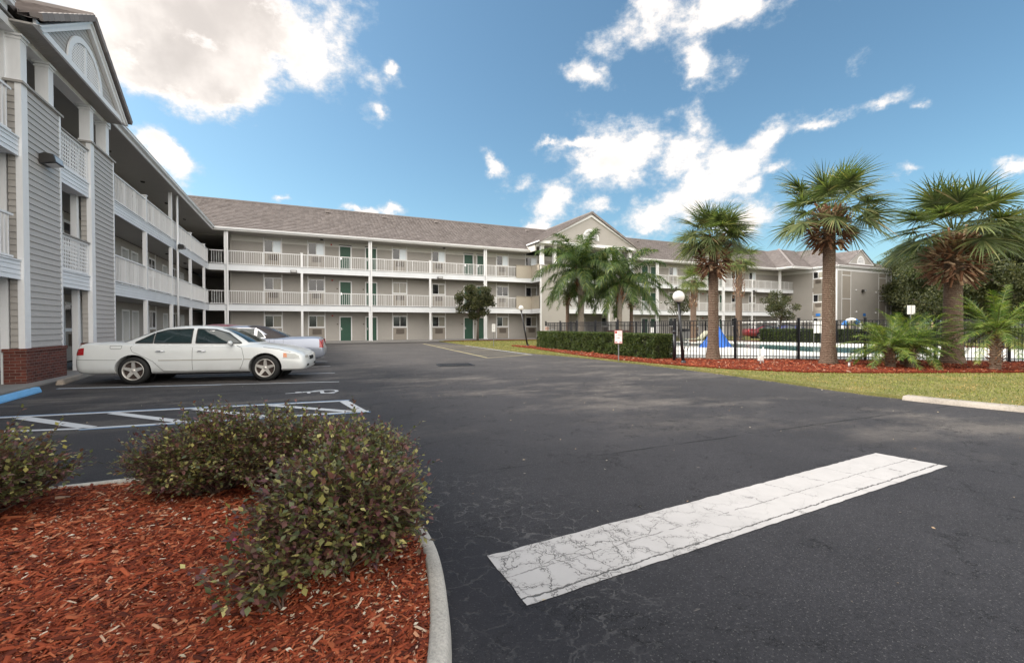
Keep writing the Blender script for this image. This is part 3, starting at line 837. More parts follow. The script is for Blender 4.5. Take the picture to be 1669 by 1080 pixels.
# wheel stops
def wheel_stop(a, c, mat, label, h=.115):
    a, c = Vector(a), Vector(c); L = (c - a).length
    t = empty('wheel_stop', (a.x, a.y, 0), math.atan2(c.y - a.y, c.x - a.x), label=label, cat='wheel stop')
    b = MB(); k = []
    prof = [(-.085, 0), (-.085, .03), (-.055, h - .01), (-.04, h), (.04, h), (.055, h - .01), (.085, .03), (.085, 0)]
    for xx, s in ((0, .72), (.05, 1), (L * .5, 1), (L - .05, 1), (L, .72)):
        for (yy, z) in prof: k.append((xx, yy * s, .004 + z * s))
    n = 8
    b.add(k, [(i * n + j, (i + 1) * n + j, (i + 1) * n + j + 1, i * n + j + 1) for i in range(4) for j in range(7)] + [tuple(range(n)), tuple(reversed(range(4 * n, 5 * n)))])
    o = b.build('stop_body', mat, t)
    b = MB()
    for xx in (.35, L - .35):
        b = MB(); b.lathe([(.0, h + .008), (.016, h + .006), (.016, h - .004)], 8, (xx, 0, .004)); b.build('steel_pin', M['galv'], t)
wheel_stop((-5.12, 11.0), (-5.22, 13.2), M['stopblue'], 'blue painted wheel stop in the empty accessible bay beside the brick plinth')
wheel_stop((-5.36, 14.55), (-5.62, 17.3), M['stopgrey'], 'bare brown concrete wheel stop under the rear bumper of the white sedan')
# ------------------------------------------------------------------ the motel
BLD = empty('motel_building', (0, 0, 0), label='three-storey taupe motel with white balconies and brown tiled roof around the parking lot', cat='motel')
FL = [0.10, 3.21, 6.32]                       # floor levels
B2B, B2T, B3B, B3T = 2.617, 3.075, 5.749, 6.185
RAIL = [None, 4.18, 7.28]
YR, YW = 41.49, 43.0                          # rail plane and wall plane of the long wing
XR, XW = -6.57, -8.15                         # rail plane and wall plane of the near wing
EAVE = 8.95
SL = 0.5441

def tiles(b, A, B, C, D, cw=.38, tw=.34, lip=.08, seed=0):
    """courses of tiles on the slope A-B (eave) up to D-C (ridge)"""
    A, B, C, D = map(Vector, (A, B, C, D))
    r = random.Random(seed)
    n = ((B - A).cross(D - A)).normalized()
    if n.length < .5: n = ((B - A).cross(C - A)).normalized()
    if n.z < 0: n = -n
    H = max(((D - A).length, (C - B).length)) if (D - A).length * (C - B).length == 0 else min((D - A).length, (C - B).length)
    e = (B - A).normalized()
    perp = max(abs(((D - A) - e * (D - A).dot(e)).length), abs(((C - B) - e * (C - B).dot(e)).length))
    N = max(1, round(perp / cw))
    for i in range(N):
        t0, t1 = i / N, (i + 1) / N
        L0, R0, L1, R1 = A.lerp(D, t0), B.lerp(C, t0), A.lerp(D, t1), B.lerp(C, t1)
        l0, r0 = (L0 - A).dot(e), (R0 - A).dot(e); l1, r1 = (L1 - A).dot(e), (R1 - A).dot(e)
        base = L0 - e * l0; up = (L1 - e * l1) - base
        x0 = min(l0, l1); x1 = max(r0, r1)
        off = (i % 2) * tw * .08
        x = math.floor((x0 - off) / tw) * tw + off
        while x < x1:
            xa, xb = x, x + tw - .006
            # clip against the sloping ends
            ba, bb = max(xa, l0), min(xb, r0); ta, tb = max(xa, l1), min(xb, r1)
            x += tw
            if bb - ba < .01 and tb - ta < .01: continue
            if bb < ba: bb = ba = (ba + bb) / 2 if ta < tb else ba
            if tb < ta: ta = tb = (ta + tb) / 2
            j = r.uniform(-.006, .006)
            lo = n * (lip + j)
            bm_, tm_ = (ba + bb) / 2, (ta + tb) / 2
            cro = n * .022
            p = [base + e * ba + lo, base + e * bm_ + lo + cro, base + e * bb + lo, base + up + e * tb + n * .004, base + up + e * tm_ + n * .02, base + up + e * ta + n * .004,
                 base + e * ba, base + e * bb]
            b.add(p, [(0, 1, 4, 5), (1, 2, 3, 4), (6, 7, 2, 1), (6, 1, 0)] if False else [(0, 1, 4, 5), (1, 2, 3, 4), (6, 7, 2, 1, 0)])

# --- roofs
def roof_part(slopes, seed, parent=BLD, under=True):
    b = MB()
    for i, s in enumerate(slopes): tiles(b, *s, seed=seed + i)
    for s in slopes:
        q = [Vector(p) - Vector((0, 0, .03)) for p in s]
        b.face(q if (q[2] - q[3]).length > 1e-4 else q[:3])
    return b.build('roof', M['roof'], parent)
ME = 41.18; WE = -6.22
MR = (48.0, EAVE + (48.0 - ME) * SL)
PX0, PX1, PXC = 20.75, 32.65, 26.7
PE, PZ = 38.85, 9.50
PSL = (12.78 - PZ) / (PXC - PX0)
zr = MR[1]
main_roof = roof_part([((WE, ME, EAVE), (20.0, ME, EAVE), (20.0, 48, zr), (WE - 6.82, 48, zr)),
           ((20.0, ME, EAVE), (21.0, ME, EAVE), (21.0, 48, zr), (20.0, 48, zr)),
           ((21.0, ME + .6, EAVE + .6 * SL), (32.4, ME + .6, EAVE + .6 * SL), (32.4, 48, zr), (21.0, 48, zr)),
           ((32.4, ME, EAVE), (61.75, ME, EAVE), (68.57, 48, zr), (32.4, 48, zr))], 10)
b = MB()
b.bar((WE - 6.8, 48, zr + .05), (68.5, 48, zr + .05), .30, .12)
for k in range(12): b.bar((2 + k * 5.3, 46.9, zr - .42), (2.35 + k * 5.3, 46.9, zr - .42), .3, .18)
b.build('ridge_cap', M['roof'], BLD)
b = MB()
b.face([(-20, 54.8, EAVE), (70, 54.8, EAVE), (70, 48, zr), (-20, 48, zr)])
b.face([(WE - 13.6, -8, EAVE), (WE - 6.82, -8, zr), (WE - 6.82, 48, zr), (WE - 13.6, 54, EAVE)])
b.face([(74.8, 35.6, EAVE), (74.8, 54.8, EAVE), (68.2, 48.2, 12.5), (68.2, 42.05, 12.46)])
b.build('roof', M['roof'], BLD)
# near wing slope (south and north of the gable)
roof_part([((WE, -8, EAVE), (WE, ME, EAVE), (WE - 6.82, 48, zr), (WE - 6.82, -8, zr))], 40)
# bump and end wing
roof_part([((57.9, ME, EAVE), (57.9, 38.8, EAVE), (64.7, 45.6, 12.65), (64.7, 48, 12.65)),
           ((57.9, 38.8, EAVE), (61.75, 38.8, EAVE), (68.2, 45.25, 12.46), (64.7, 45.6, 12.65))], 60)
roof_part([((61.75, 38.8, EAVE), (61.75, 35.6, EAVE), (68.2, 42.05, 12.46), (68.2, 45.25, 12.46)),
           ((61.75, 35.6, EAVE), (74.65, 35.6, EAVE), (68.25, 42.05, 12.46), (68.15, 42.05, 12.46))], 70)
b = MB()
for a, c in [((57.9, 38.8, EAVE), (64.7, 45.6, 12.65)), ((61.75, 35.6, EAVE), (68.2, 42.05, 12.46)), ((74.65, 35.6, EAVE), (68.2, 42.05, 12.46))]:
    b.bar(Vector(a) + Vector((0, 0, .08)), Vector(c) + Vector((0, 0, .08)), .26, .12)
b.build('hip_cap', M['roof'], BLD)

# --- eaves: soffit, fascia, gutter
b = MB()
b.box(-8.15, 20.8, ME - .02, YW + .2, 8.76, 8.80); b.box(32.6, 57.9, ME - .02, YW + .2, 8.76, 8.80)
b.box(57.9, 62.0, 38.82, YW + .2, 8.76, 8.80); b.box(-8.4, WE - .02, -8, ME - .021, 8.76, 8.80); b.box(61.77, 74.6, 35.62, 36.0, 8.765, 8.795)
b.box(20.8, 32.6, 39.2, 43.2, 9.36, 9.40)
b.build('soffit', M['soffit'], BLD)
b = MB()
def gutter(a, c):
    a, c = Vector(a), Vector(c)
    d = (c - a).normalized(); o = d.cross(Vector((0, 0, 1))).normalized()
    b.bar(a + Vector((0, 0, 8.83)), c + Vector((0, 0, 8.83)), .05, .16)
    b.bar(a + o * .09 + Vector((0, 0, 8.945)), c + o * .09 + Vector((0, 0, 8.945)), .13, .11)
    b.bar(a + o * .16 + Vector((0, 0, 8.995)), c + o * .16 + Vector((0, 0, 8.995)), .03, .025)
gutter((WE - .02, ME + .02, 0), (20.8, ME + .02, 0)); gutter((32.6, ME + .02, 0), (57.9, ME + .02, 0))
gutter((57.9, ME + .02, 0), (57.9, 38.8, 0)); gutter((57.9, 38.8, 0), (61.77, 38.8, 0)); gutter((61.77, 38.8, 0), (61.77, 35.6, 0)); gutter((61.77, 35.6, 0), (74.63, 35.6, 0))
b.build('gutter', M['white'], BLD)
b = MB()
gutter((WE, -8, 0), (WE, 14.62, 0)); b.build('gutter', M['white'], BLD)
b = MB(); gutter((WE, 20.8, 0), (WE, ME, 0))
b.build('gutter', M['white'], BLD)

# --- windows, doors and grilles (local: x along the wall, -y outwards, z up from the floor)
WW = 1.34
def window_mesh(w=WW, top=2.52, frieze=False, kind=0):
    f = MB(); h = w / 2
    f.cur = 0
    for s in (-1, 1): f.box(s * h - .035, s * h + .035, -.035, .02, 0, top)
    f.box(-h + .035, h - .035, -.04, .02, 1.12, 1.21); f.box(-h + .035, h - .035, -.03, .02, 2.17, 2.23)
    for x in (-h + .06, h - .06, 0.0): f.box(x - .025, x + .025, -.022, .015, 1.21, 2.17)
    f.box(-h + .08, h - .08, -.02, .015, 1.21, 1.245); f.box(-h + .08, h - .08, -.02, .015, 2.135, 2.17)
    f.cur = 1
    f.box(-h + .035, h - .035, -.012, .02, 0, 1.12)
    return f
def add_pane(parent, w=WW, style=0):
    h = w / 2
    p = MB()
    p.box(-h + .08, -.02, .0, .012, 1.245, 2.135)
    o1 = p.build('pane', M['pane'] if style < 3 else M['curtain'], parent)
    q = MB(); q.box(.02, h - .08, .0, .012, 1.245, 2.135)
    q.build('curtained_pane', M['curtain'] if style in (0, 3) else (M['curtain_w'] if style == 1 else M['pane']), parent)
def add_ac(parent, x=.03):
    a = MB(); a.cur = 0
    a.box(x - .36, x + .36, -.09, 0, .58, 1.02)
    for i in range(8): a.box(x - .33, x + .33, -.10, -.09, .62 + i * .048, .64 + i * .048)
    a.build('air_conditioner', M['ac'], parent)
def door_proto(recess=0.0):
    root = MB(); r = recess
    root.cur = 0
    root.box(-.44, .44, r + .0, r + .04, 0, 2.06)
    o = root.build('door', M['door'], BLD)
    p = MB()
    for (x0, x1, z0, z1) in ((-.34, -.05, .2, .75), (.05, .34, .2, .75), (-.34, -.05, .88, 1.5), (.05, .34, .88, 1.5), (-.34, -.05, 1.62, 1.92), (.05, .34, 1.62, 1.92)):
        for (a, c, d, e) in ((x0, x1, z0, z0 + .03), (x0, x1, z1 - .03, z1), (x0, x0 + .03, z0 + .03, z1 - .03), (x1 - .03, x1, z0 + .03, z1 - .03)):
            p.box(a, c, r - .012, r - .001, d, e)
    p.build('door_panels', M['door'], o)
    f = MB()
    for s in (-1, 1): f.box(s * .485 - .045, s * .485 + .045, -.03, r + .03, -.02, 2.15)
    f.box(-.44, .44, -.03, r + .03, 2.06, 2.15)
    f.build('door_frame', M['white'], o)
    k = MB(); k.box(-.39, -.33, r - .02, r - .001, .92, 1.14); k.bar((-.36, r - .05, 1.0), (-.24, r - .05, 1.0), .025, .025); k.bar((-.36, r, 1.0), (-.36, r - .05, 1.0), .02, .02)
    k.build('handle', M['chrome'], o)
    return o
DOOR, DOORR = door_proto(), door_proto(.30)
WPROTO = {}
for st in range(4):
    wo_ = window_mesh().build('window', [M['white'], M['panel']], BLD)
    add_pane(wo_, style=st); add_ac(wo_)
    WPROTO[st] = wo_
used = set()
def place(proto, loc, rz=0.0):
    if proto.name in used: o = copy_tree(proto, BLD)
    else: o = proto; used.add(proto.name)
    o.location = loc; o.rotation_euler = (0, 0, rz)
    return o

# --- lapped walls of the long wing
C = 26.7
WIN = sorted([C + s * d for d in (4.8, 8.1, 14.8, 18.5, 25.62, 28.95) for s in (-1, 1)])
DRS = sorted([C + s * d for d in (10.4, 11.75, 21.05, 23.25) for s in (-1, 1)] + [C - 1.4, C + 1.4])
WIN = [w for w in WIN if w < 57.5]
X0, X1 = -5.3, 62.0
def wallrun(feats, x0, x1, mk, floors=(0, 1, 2), ceil=2.52, h=.115):
    """mk(b, a, c, z0, z1) lays a lapped rectangle. feats: (centre, halfwidth, top of opening or None for a whole panel)"""
    for fl in floors:
        top = (ceil if fl < 2 else 1.99)
        z0 = FL[fl]
        b = MB()
        x = x0
        for (cx, hw, kind) in sorted(feats):
            if cx - hw > x:
                mk(b, x, cx - hw, z0, z0 + top)
                if fl == 2: b.build('wall', M['siding'], BLD); b = MB()
            if kind == 'W': 
                if fl < 2: mk(b, cx - hw, cx + hw, z0 + 2.23, z0 + top)
            else:
                if fl < 2: mk(b, cx - hw, cx + hw, z0 + 2.10, z0 + top)
            x = cx + hw
        mk(b, x, x1, z0, z0 + top)
        b.build('wall', M['siding'], BLD)
def mk_main(b, a, c, z0, z1): b.lap((a, YW, 0), (1, 0, 0), c - a, z0, z1, .126, d=.026)
wallrun([(w, WW / 2, 'W') for w in WIN] + [(d, .5, 'D') for d in DRS], X0, X1, mk_main)
b = MB()
feats = sorted([(w, WW / 2 + .035) for w in WIN] + [(d, .53) for d in DRS]); x = X0
for cx, hw in feats:
    b.box(x, cx - hw, YW - .03, YW + .1, FL[2] + 1.99, 8.76); b.box(cx - hw, cx + hw, YW - .03, YW + .1, FL[2] + 2.23, 8.76); x = cx + hw
b.box(x, X1, YW - .03, YW + .1, FL[2] + 1.99, 8.76)
b.build('frieze', M['frieze'], BLD)
pat = {0: 0, 1: 0}
rw = random.Random(4)
for i, w in enumerate(WIN):
    for fl in range(3):
        st = 1 if fl == 2 else rw.choice([0, 0, 0, 2])
        if fl == 2 and i in (0, 1): st = 1
        if (i, fl) in ((2, 1),): st = 3
        place(WPROTO[st], (w, YW, FL[fl]))
for d in DRS:
    for fl in range(3): place(DOOR, (d, YW, FL[fl]))

# rear core so nothing shows through, and the breezeway at the inner corner
b = MB()
b.box(X0, 68, YW + .12, 54.5, 0, 8.8)
b.build('inner_wall', M['dark'], BLD)
b = MB()
b.lap((X0, 54.4, 0), (0, -1, 0), 54.4 - YW, .035, 8.7, out=(-1, 0, 0))
b.box(X0 - .03, X0 + .1, YW - .06, YW + .1, 0.1, 8.76)
b.build('wall', M['siding'], BLD)
b = MB(); b.lap((XW + .02, 50.0, 0), (1, 0, 0), X0 - XW - .04, .035, 8.7); b.box(XW + .02, X0 - .02, 50.02, 50.3, 0, 8.76); b.build('wall', M['siding'], BLD)
b = MB(); b.box(XW + .02, X0 - .04, YW + .21, 50, 8.70, 8.75); b.build('soffit', M['soffit'], BLD)
b = MB()
for z in (B2T, B3T): b.box(XW, X0 - .02, YR + .06, 49.9, z - .3, z - .02)
b.build('breezeway_floor', M['walk'], BLD)

# --- balcony slabs and bands of the long wing
def slab_part(x0, x1, y0, y1, z0, z1, parent=BLD):
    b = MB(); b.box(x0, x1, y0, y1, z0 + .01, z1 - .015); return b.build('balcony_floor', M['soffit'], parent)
SEG = [(-6.55, 21.1), (32.5, 61.98)]
for (a, c) in SEG:
    for (z0, z1) in ((B2B, B2T), (B3B, B3T)):
        slab_part(a, c, YR + .05, YW - .002, z0, z1)
        b = MB(); b.lap((a, YR, 0), (1, 0, 0), c - a, z0, z1, .153, d=.02); b.box(a, c, YR - .035, YR + .05, z1 - .012, z1 + .02); b.box(a, c, YR + .001, YR + .05, z0, z1 - .013)
        b.build('balcony_band', M['slab'], BLD)

# --- railings (local: x along, z up from the slab, made to length)
def railing(L, z0=.075, z1=1.10, step=.155, thick=4):
    b = MB()
    b.box(0, L, -.035, .035, z1 - .05, z1); b.box(0, L, -.025, .025, z0, z0 + .045)
    n = max(2, round(L / step)); per = max(1, n // thick)
    for i in range(1, n):
        x = L * i / n
        w = .024 if i % per == 0 and n - i > per * .4 else .0125
        b.box(x - w, x + w, -w, w, z0 + .045, z1 - .05)
    return b
def place_rail(proto, loc, rz=0.0):
    if proto.name in used: o = copy_tree(proto, BLD)
    else: o = proto; used.add(proto.name)
    o.location = loc; o.rotation_euler = (0, 0, rz); return o
SP = 5.3717; XP0 = -5.43
posts = [XP0 + i * SP for i in range(5)]
right_posts = [XP0 + i * SP for i in range(8, 13)]
rail_full = railing(SP - .16).build('railing', M['white'], BLD)
for fl in (1, 2):
    zb = (B2T, B3T)[fl - 1]
    for i in range(4): place_rail(rail_full, (posts[i] + .08, YR, zb))
    for i in range(4): place_rail(rail_full, (right_posts[i] + .08, YR, zb))
    railing(19.42 - posts[4] - .08, thick=3).build('railing', M['white'], BLD).location = (posts[4] + .08, YR, zb)
    railing(right_posts[0] - .08 - 32.55, thick=3).build('railing', M['white'], BLD).location = (32.55, YR, zb)
    railing(61.9 - right_posts[4] - .08, thick=3).build('railing', M['white'], BLD).location = (right_posts[4] + .08, YR, zb)
    railing(.95, thick=1).build('railing', M['white'], BLD).location = (-6.5, YR, zb)
def post_main(x, full, w=.085):
    b = MB()
    for (z0, z1) in ((.1, B2B), (B2T + .02, B3B), (B3T + .02, 8.78 if full else 7.40)):
        b.box(x - w, x + w, YR - w + .01, YR + w - .01, z0, z1)
        if z1 < 8: b.box(x - w - .015, x + w + .015, YR - w - .005, YR + w + .005, z1 - .05, z1 + .0)
    return b.build('post', M['white'], BLD)
for i, x in enumerate(posts + right_posts):
    full = i in (0, 2, 4, 5, 7, 9)
    post_main(x, full)
    if full:
        b = MB(); b.box(x + .10, x + .20, YR - .16, YR - .06, .12, 8.86); b.bar((x + .15, YR - .11, .16), (x + .15, YR - .45, .06), .08, .08)
        b.build('downspout', M['white'], BLD)
    b = MB()
# clad parapets beside the portico
for fl, zb in ((1, B2T), (2, B3T)):
    b = MB()
    b.lap((19.46, YR - .04, 0), (1, 0, 0), 21.12 - 19.46, zb - .02, zb + 1.22, .1)
    b.lap((21.14, YR - .03, 0), (0, -1, 0), 1.75, zb - .02, zb + 1.22, .1, out=(-1, 0, 0))
    b.box(19.46, 21.14, YR - .04, YR + .06, zb - .02, zb + 1.2); b.box(19.42, 21.2, YR - .09, YR + .08, zb + 1.22, zb + 1.26)
    b.box(21.10, 21.24, 39.75, YR - .09, zb + 1.22, zb + 1.26)
    b.build('parapet', M['cream'], BLD)
    b = MB()
    b.lap((21.13, YR, 0), (0, -1, 0), 1.75, zb - .46, zb, .153, out=(-1, 0, 0), d=.02)
    b.box(21.14, 21.3, 39.7, 41.5, zb - .45, zb - .02)
    b.build('balcony_band', M['slab'], BLD)

# --- entrance portico with gable
def lattice(b, O, U, w, z0, z1, out, step=.085, t=.03, frame=.07):
    O, U, out = Vector(O), Vector(U), Vector(out)
    def bb(xa, xb, za, zb, d0, d1):
        p = [O + U * x + out * d + Vector((0, 0, z)) for d in (d0, d1) for (x, z) in ((xa, za), (xb, za), (xb, zb), (xa, zb))]
        b.add(p, [(0, 3, 2, 1), (4, 5, 6, 7), (0, 1, 5, 4), (1, 2, 6, 5), (2, 3, 7, 6), (3, 0, 4, 7)])
    bb(0, w, z0, z0 + frame, -.02, .02); bb(0, w, z1 - frame, z1, -.02, .02)
    bb(0, frame, z0 + frame, z1 - frame, -.02, .02); bb(w - frame, w, z0 + frame, z1 - frame, -.02, .02)
    n = int((w - 2 * frame) / step)
    for i in range(1, n): x = frame + (w - 2 * frame) * i / n; bb(x - t / 2, x + t / 2, z0 + frame, z1 - frame, 0.0, .008)
    n = int((z1 - z0 - 2 * frame) / step)
    for i in range(1, n): z = z0 + frame + (z1 - z0 - 2 * frame) * i / n; bb(frame, w - frame, z - t / 2, z + t / 2, -.009, -.001)
def square_column(b, x, y, z0, z1, w=.17):
    b.box(x - w, x + w, y - w, y + w, z0, z1)
    b.box(x - w - .025, x + w + .025, y - w - .025, y + w + .025, z0, z0 + .06)
    b.box(x - w - .02, x + w + .02, y - w - .02, y + w + .02, z1 - .13, z1 - .09); b.box(x - w - .045, x + w + .045, y - w - .045, y + w + .045, z1 - .05, z1 + .002)
PY = 39.6
for (a, c) in ((21.2, 24.2), (29.35, 32.35)):
    b = MB()
    b.lap((a + .10, PY, 0), (1, 0, 0), c - a - .2, .88, 7.30, .15, d=.022)
    inner = c if a < 25 else a
    b.lap((inner, PY + (0 if a > 25 else 1.0), 0), (0, 1 if a > 25 else -1, 0), 1.0, .88, 7.3, .115, out=(1 if a < 25 else -1, 0, 0)) if False else None
    b.box(a + .02, c - .02, PY + .02, PY + .3, .88, 7.3)
    b.build('tower_wall', M['siding'], BLD)
    b = MB()
    b.box(a, a + .10, PY - .03, PY + .08, .88, 7.3); b.box(c - .10, c, PY - .03, PY + .08, .88, 7.3)
    b.build('corner_trim', M['white'], BLD)
    b = MB(); b.box(a - .06, c + .06, PY - .08, PY + .36, 7.3, 7.36); b.build('tower_cap', M['soffit'], BLD)
    b = MB(); b.box(a - .04, c + .04, PY - .09, PY + .34, 0, .88); b.build('brick_plinth', M['brick'], BLD)
for x in (21.42, 22.85, 29.55, 30.8, 32.12):
    b = MB(); square_column(b, x, PY + .12, 7.36, 9.3); b.build('column', M['white'], BLD)
b = MB(); b.box(20.95, 32.45, PY - .1, PY + .3, 9.3, 9.5); b.box(20.95, 21.25, PY + .31, 42.3, 9.2, 9.42); b.box(32.15, 32.45, PY + .31, 42.3, 9.2, 9.42); b.build('beam', M['white'], BLD)
b = MB(); b.box(20.8, 20.95, PY + .4, YW, 8.76, 9.35); b.box(32.47, 32.6, PY + .4, YW, 8.76, 9.35); b.build('frieze', M['frieze'], BLD)
for fl, zb in ((1, B2T), (2, B3T)):
    slab_part(21.3, 32.3, PY + .4, YW - .005, zb - .45, zb)
    b = MB(); b.lap((24.2, PY + .22, 0), (1, 0, 0), 5.15, zb - .46, zb, .153, d=.02); b.box(24.2, 29.35, PY + .19, PY + .3, zb - .012, zb + .03); b.box(24.2, 29.35, PY + .23, PY + .4, zb - .455, zb - .013)
    b.build('balcony_band', M['slab'], BLD)
    if fl == 1:
        for i in range(2):
            r_ = railing(2.5, thick=1, step=.07).build('railing', M['white'], BLD); r_.location = (24.24 + i * 2.56, PY + .26, zb)
    else:
        b = MB(); lattice(b, (24.22, PY + .26, 0), (1, 0, 0), 5.1, zb + .05, zb + 1.12, (0, -1, 0), .11, .045); b.build('lattice_panel', M['white'], BLD)
# gable
def gable(cx, hw, y, z0, z1, fasc=.2, inset=0.0, d=.18):
    pass
b = MB()
gz0, gz1 = 9.5, 12.62
hw = 5.75
z = gz0 + .12
while z < gz1 - .25:
    t = min(z + .115, gz1 - .25)
    def hwat(zz): return hw * (gz1 - zz) / (gz1 - gz0)
    a0, a1 = hwat(z), hwat(t)
    b.face([(C - a0, 38.98, z), (C + a0, 38.98, z), (C + a1, 38.995, t), (C - a1, 38.995, t)]); b.face([(C - a0, 39.0, z), (C + a0, 39.0, z), (C + a0, 38.98, z), (C - a0, 38.98, z)])
    z = t
b.face([(C - hw, 39.05, gz0), (C + hw, 39.05, gz0), (C, 39.05, gz1)])
b.build('gable_wall', M['siding'], BLD)
b = MB()
b.box(C - hw - .1, C + hw + .1, 38.90, 38.975, gz0 - .16, gz0 + .12)
for s in (-1, 1):
    b.bar((C + s * (hw + .18), 38.9, gz0 - .02), (C, 38.9, gz1 + .06), .10, .24, up=(0, -1, 0)) if False else None
    p0, p1 = Vector((C + s * (hw + .2), 38.9, gz0 - .1)), Vector((C, 38.9, gz1 + .02))
    n_ = Vector((0, 0, 1)); w_ = .26
    q = [p0, p1, p1 - n_ * w_, p0 - n_ * w_ * .2]
    vs = [(v.x, 38.86, v.z) for v in q] + [(v.x, 38.97, v.z) for v in q]
    b.add(vs, [(0, 1, 2, 3), (7, 6, 5, 4), (0, 4, 5, 1), (1, 5, 6, 2), (2, 6, 7, 3), (3, 7, 4, 0)])
b.box(C - hw - .08, C + hw + .08, 38.98, PY + .3, gz0 - .15, gz0 - .11)
b.build('gable_trim', M['white'], BLD)
def arch_vent(b, c, U, out, w, h, step=.11):
    """half-round lattice vent standing on its base; c = middle of its base"""
    c, U, out = Vector(c), Vector(U), Vector(out); n = 20
    for i in range(n):
        t0, t1 = math.pi * i / n, math.pi * (i + 1) / n
        P = []
        for d in (0, .04):
            for (k, t) in ((1, t0), (1, t1), (.84, t1), (.84, t0)):
                P.append(c + U * (math.cos(t) * w * k) + Vector((0, 0, math.sin(t) * h * k)) + out * d)
        b.add(P, [(0, 3, 2, 1), (4, 5, 6, 7), (0, 1, 5, 4), (1, 2, 6, 5), (2, 3, 7, 6), (3, 0, 4, 7)])
    def bb(xa, xb, za, zb, d0, d1):
        p = [c + U * x + out * d + Vector((0, 0, z)) for d in (d0, d1) for (x, z) in ((xa, za), (xb, za), (xb, zb), (xa, zb))]
        b.add(p, [(0, 3, 2, 1), (4, 5, 6, 7), (0, 1, 5, 4), (1, 2, 6, 5), (2, 3, 7, 6), (3, 0, 4, 7)])
    bb(-.05, .05, 0, h * .86, .012, .03); bb(-w, w, -.1, .0, 0, .04)
    m = int(w * .84 / step)
    for i in range(-m, m + 1):
        x = i * step; zt = h * .85 * math.sqrt(max(0, 1 - (x / (w * .85)) ** 2))
        if zt > .05: bb(x - step * .22, x + step * .22, 0, zt, .010, .018)
    m = int(h * .84 / step)
    for i in range(m + 1):
        z = (i + .4) * step; xx = w * .85 * math.sqrt(max(0, 1 - (z / (h * .85)) ** 2))
        if xx > .05: bb(-xx, xx, z - step * .2, z + step * .2, .002, .009)
def vent(c, U, out, w, h, step=.11):
    b = MB(); arch_vent(b, c, U, out, w, h, step); v = b.build('gable_vent', M['white'], BLD)
    b = MB(); c, U, out = Vector(c), Vector(U), Vector(out)
    b.face([c + U * (math.cos(math.pi * i / 16) * w * .9) + Vector((0, 0, math.sin(math.pi * i / 16) * h * .9)) + out * .001 for i in range(17)])
    b.build('vent_backing', M['dark'], v)
vent((C - .05, 38.975, 10.12), (1, 0, 0), (0, -1, 0), 1.0, 1.05, .16)
proof = [((PX0, 41.9, PZ), (PX0, PE - .1, PZ), (PXC, PE - .1, 12.78), (PXC, 48.1, 12.78)),
         ((PX1, PE - .1, PZ), (PX1, 41.9, PZ), (PXC, 48.1, 12.78), (PXC, PE - .1, 12.78))]
roof_part(proof, 90)
b = MB()
b.bar((PXC, PE - .15, 12.83), (PXC, 48.1, 12.83), .28, .12)
for s in (-1, 1):
    n = 16
    for i in range(n):
        t0, t1 = i / n, (i + 1) / n
        p0 = Vector((C + s * (PXC - PX0) * (1 - t0), PE - .12, PZ + (12.78 - PZ) * t0)); p1 = Vector((C + s * (PXC - PX0) * (1 - t1 + .004), PE - .12, PZ + (12.78 - PZ) * t1))
        b.bar(p0 + Vector((0, 0, .0)), p1 + Vector((0, 0, -.01)), .08, .2, up=(0, 0, 1))
b.build('ridge_cap', M['roof'], BLD)
b = MB(); b.bar((PX0 - .06, PE, PZ + .02), (PX0 - .06, 41.6, PZ + .02), .13, .12); b.build('gutter', M['white'], BLD); b = MB(); b.bar((PX1 + .06, PE, PZ + .02), (PX1 + .06, 41.6, PZ + .02), .13, .12); b.build('gutter', M['white'], BLD)

# --- end wing on the far side of the pool
EX, EY, EX2 = 62.0, 35.85, 74.4
b = MB()
b.lap((EX, 43.0, 0), (0, -1, 0), 43.0 - 38.85, .1, 8.35, .15, out=(-1, 0, 0), d=.022); b.lap((EX, 37.4, 0), (0, -1, 0), 37.4 - EY - .2, .1, 8.35, .15, out=(-1, 0, 0), d=.022)
b.build('wall', M['siding'], BLD)
b = MB()
PAN = [(63.1, 65.0), (71.35, 73.1)]
x = EX + .2
for (p, q) in PAN:
    b.lap((x, EY, 0), (1, 0, 0), p - x, .1, 8.35, .15, d=.022); x = q
b.lap((x, EY, 0), (1, 0, 0), EX2 - .15 - x, .1, 8.35, .15, d=.022)
b.build('wall', M['siding'], BLD)
b = MB()
for (p, q) in PAN: b.box(p, q, EY - .005, EY + .1, .1, 8.35)
b.box(EX - .005, EX + .1, 37.4, 38.85, .1, 8.35)
b.box(EX + .1, EX2 - .15, EY + .1, 54, 0.05, 8.74)
b.build('stucco_panel', M['panel'], BLD)
b = MB()
b.box(EX - .02, EX2 + .02, EY - .03, EY + .1, 8.35, 8.78); b.box(EX - .03, EX + .1, EY + .1, 43, 8.35, 8.78)
b.build('frieze', M['white'], BLD)
b = MB()
b.box(EX - .03, EX + .2, EY - .03, EY + .2, .1, 8.35); b.box(EX2 - .15, EX2 + .02, EY - .03, EY + .2, .1, 8.35)
for (p, q) in PAN:
    b.box(p - .04, p + .03, EY - .035, EY, .1, 8.35); b.box(q - .03, q + .04, EY - .035, EY, .1, 8.35)
for z in (7.75, 4.72): b.box(63.13, 64.97, EY - .03, EY, z, z + .08)
for z in (7.7, 5.3, 4.62): b.box(71.38, 73.07, EY - .03, EY, z, z + .08)
b.build('corner_trim', M['white'], BLD)
for fl in range(3):
    for yy, stl in ((38.12, 0),):
        place(WPROTO[stl], (EX - .02, yy, FL[fl]), R(-90))
b = MB()
z = 9.62; gx, ghw, gb, gt = 68.3, 2.85, 9.45, 11.35
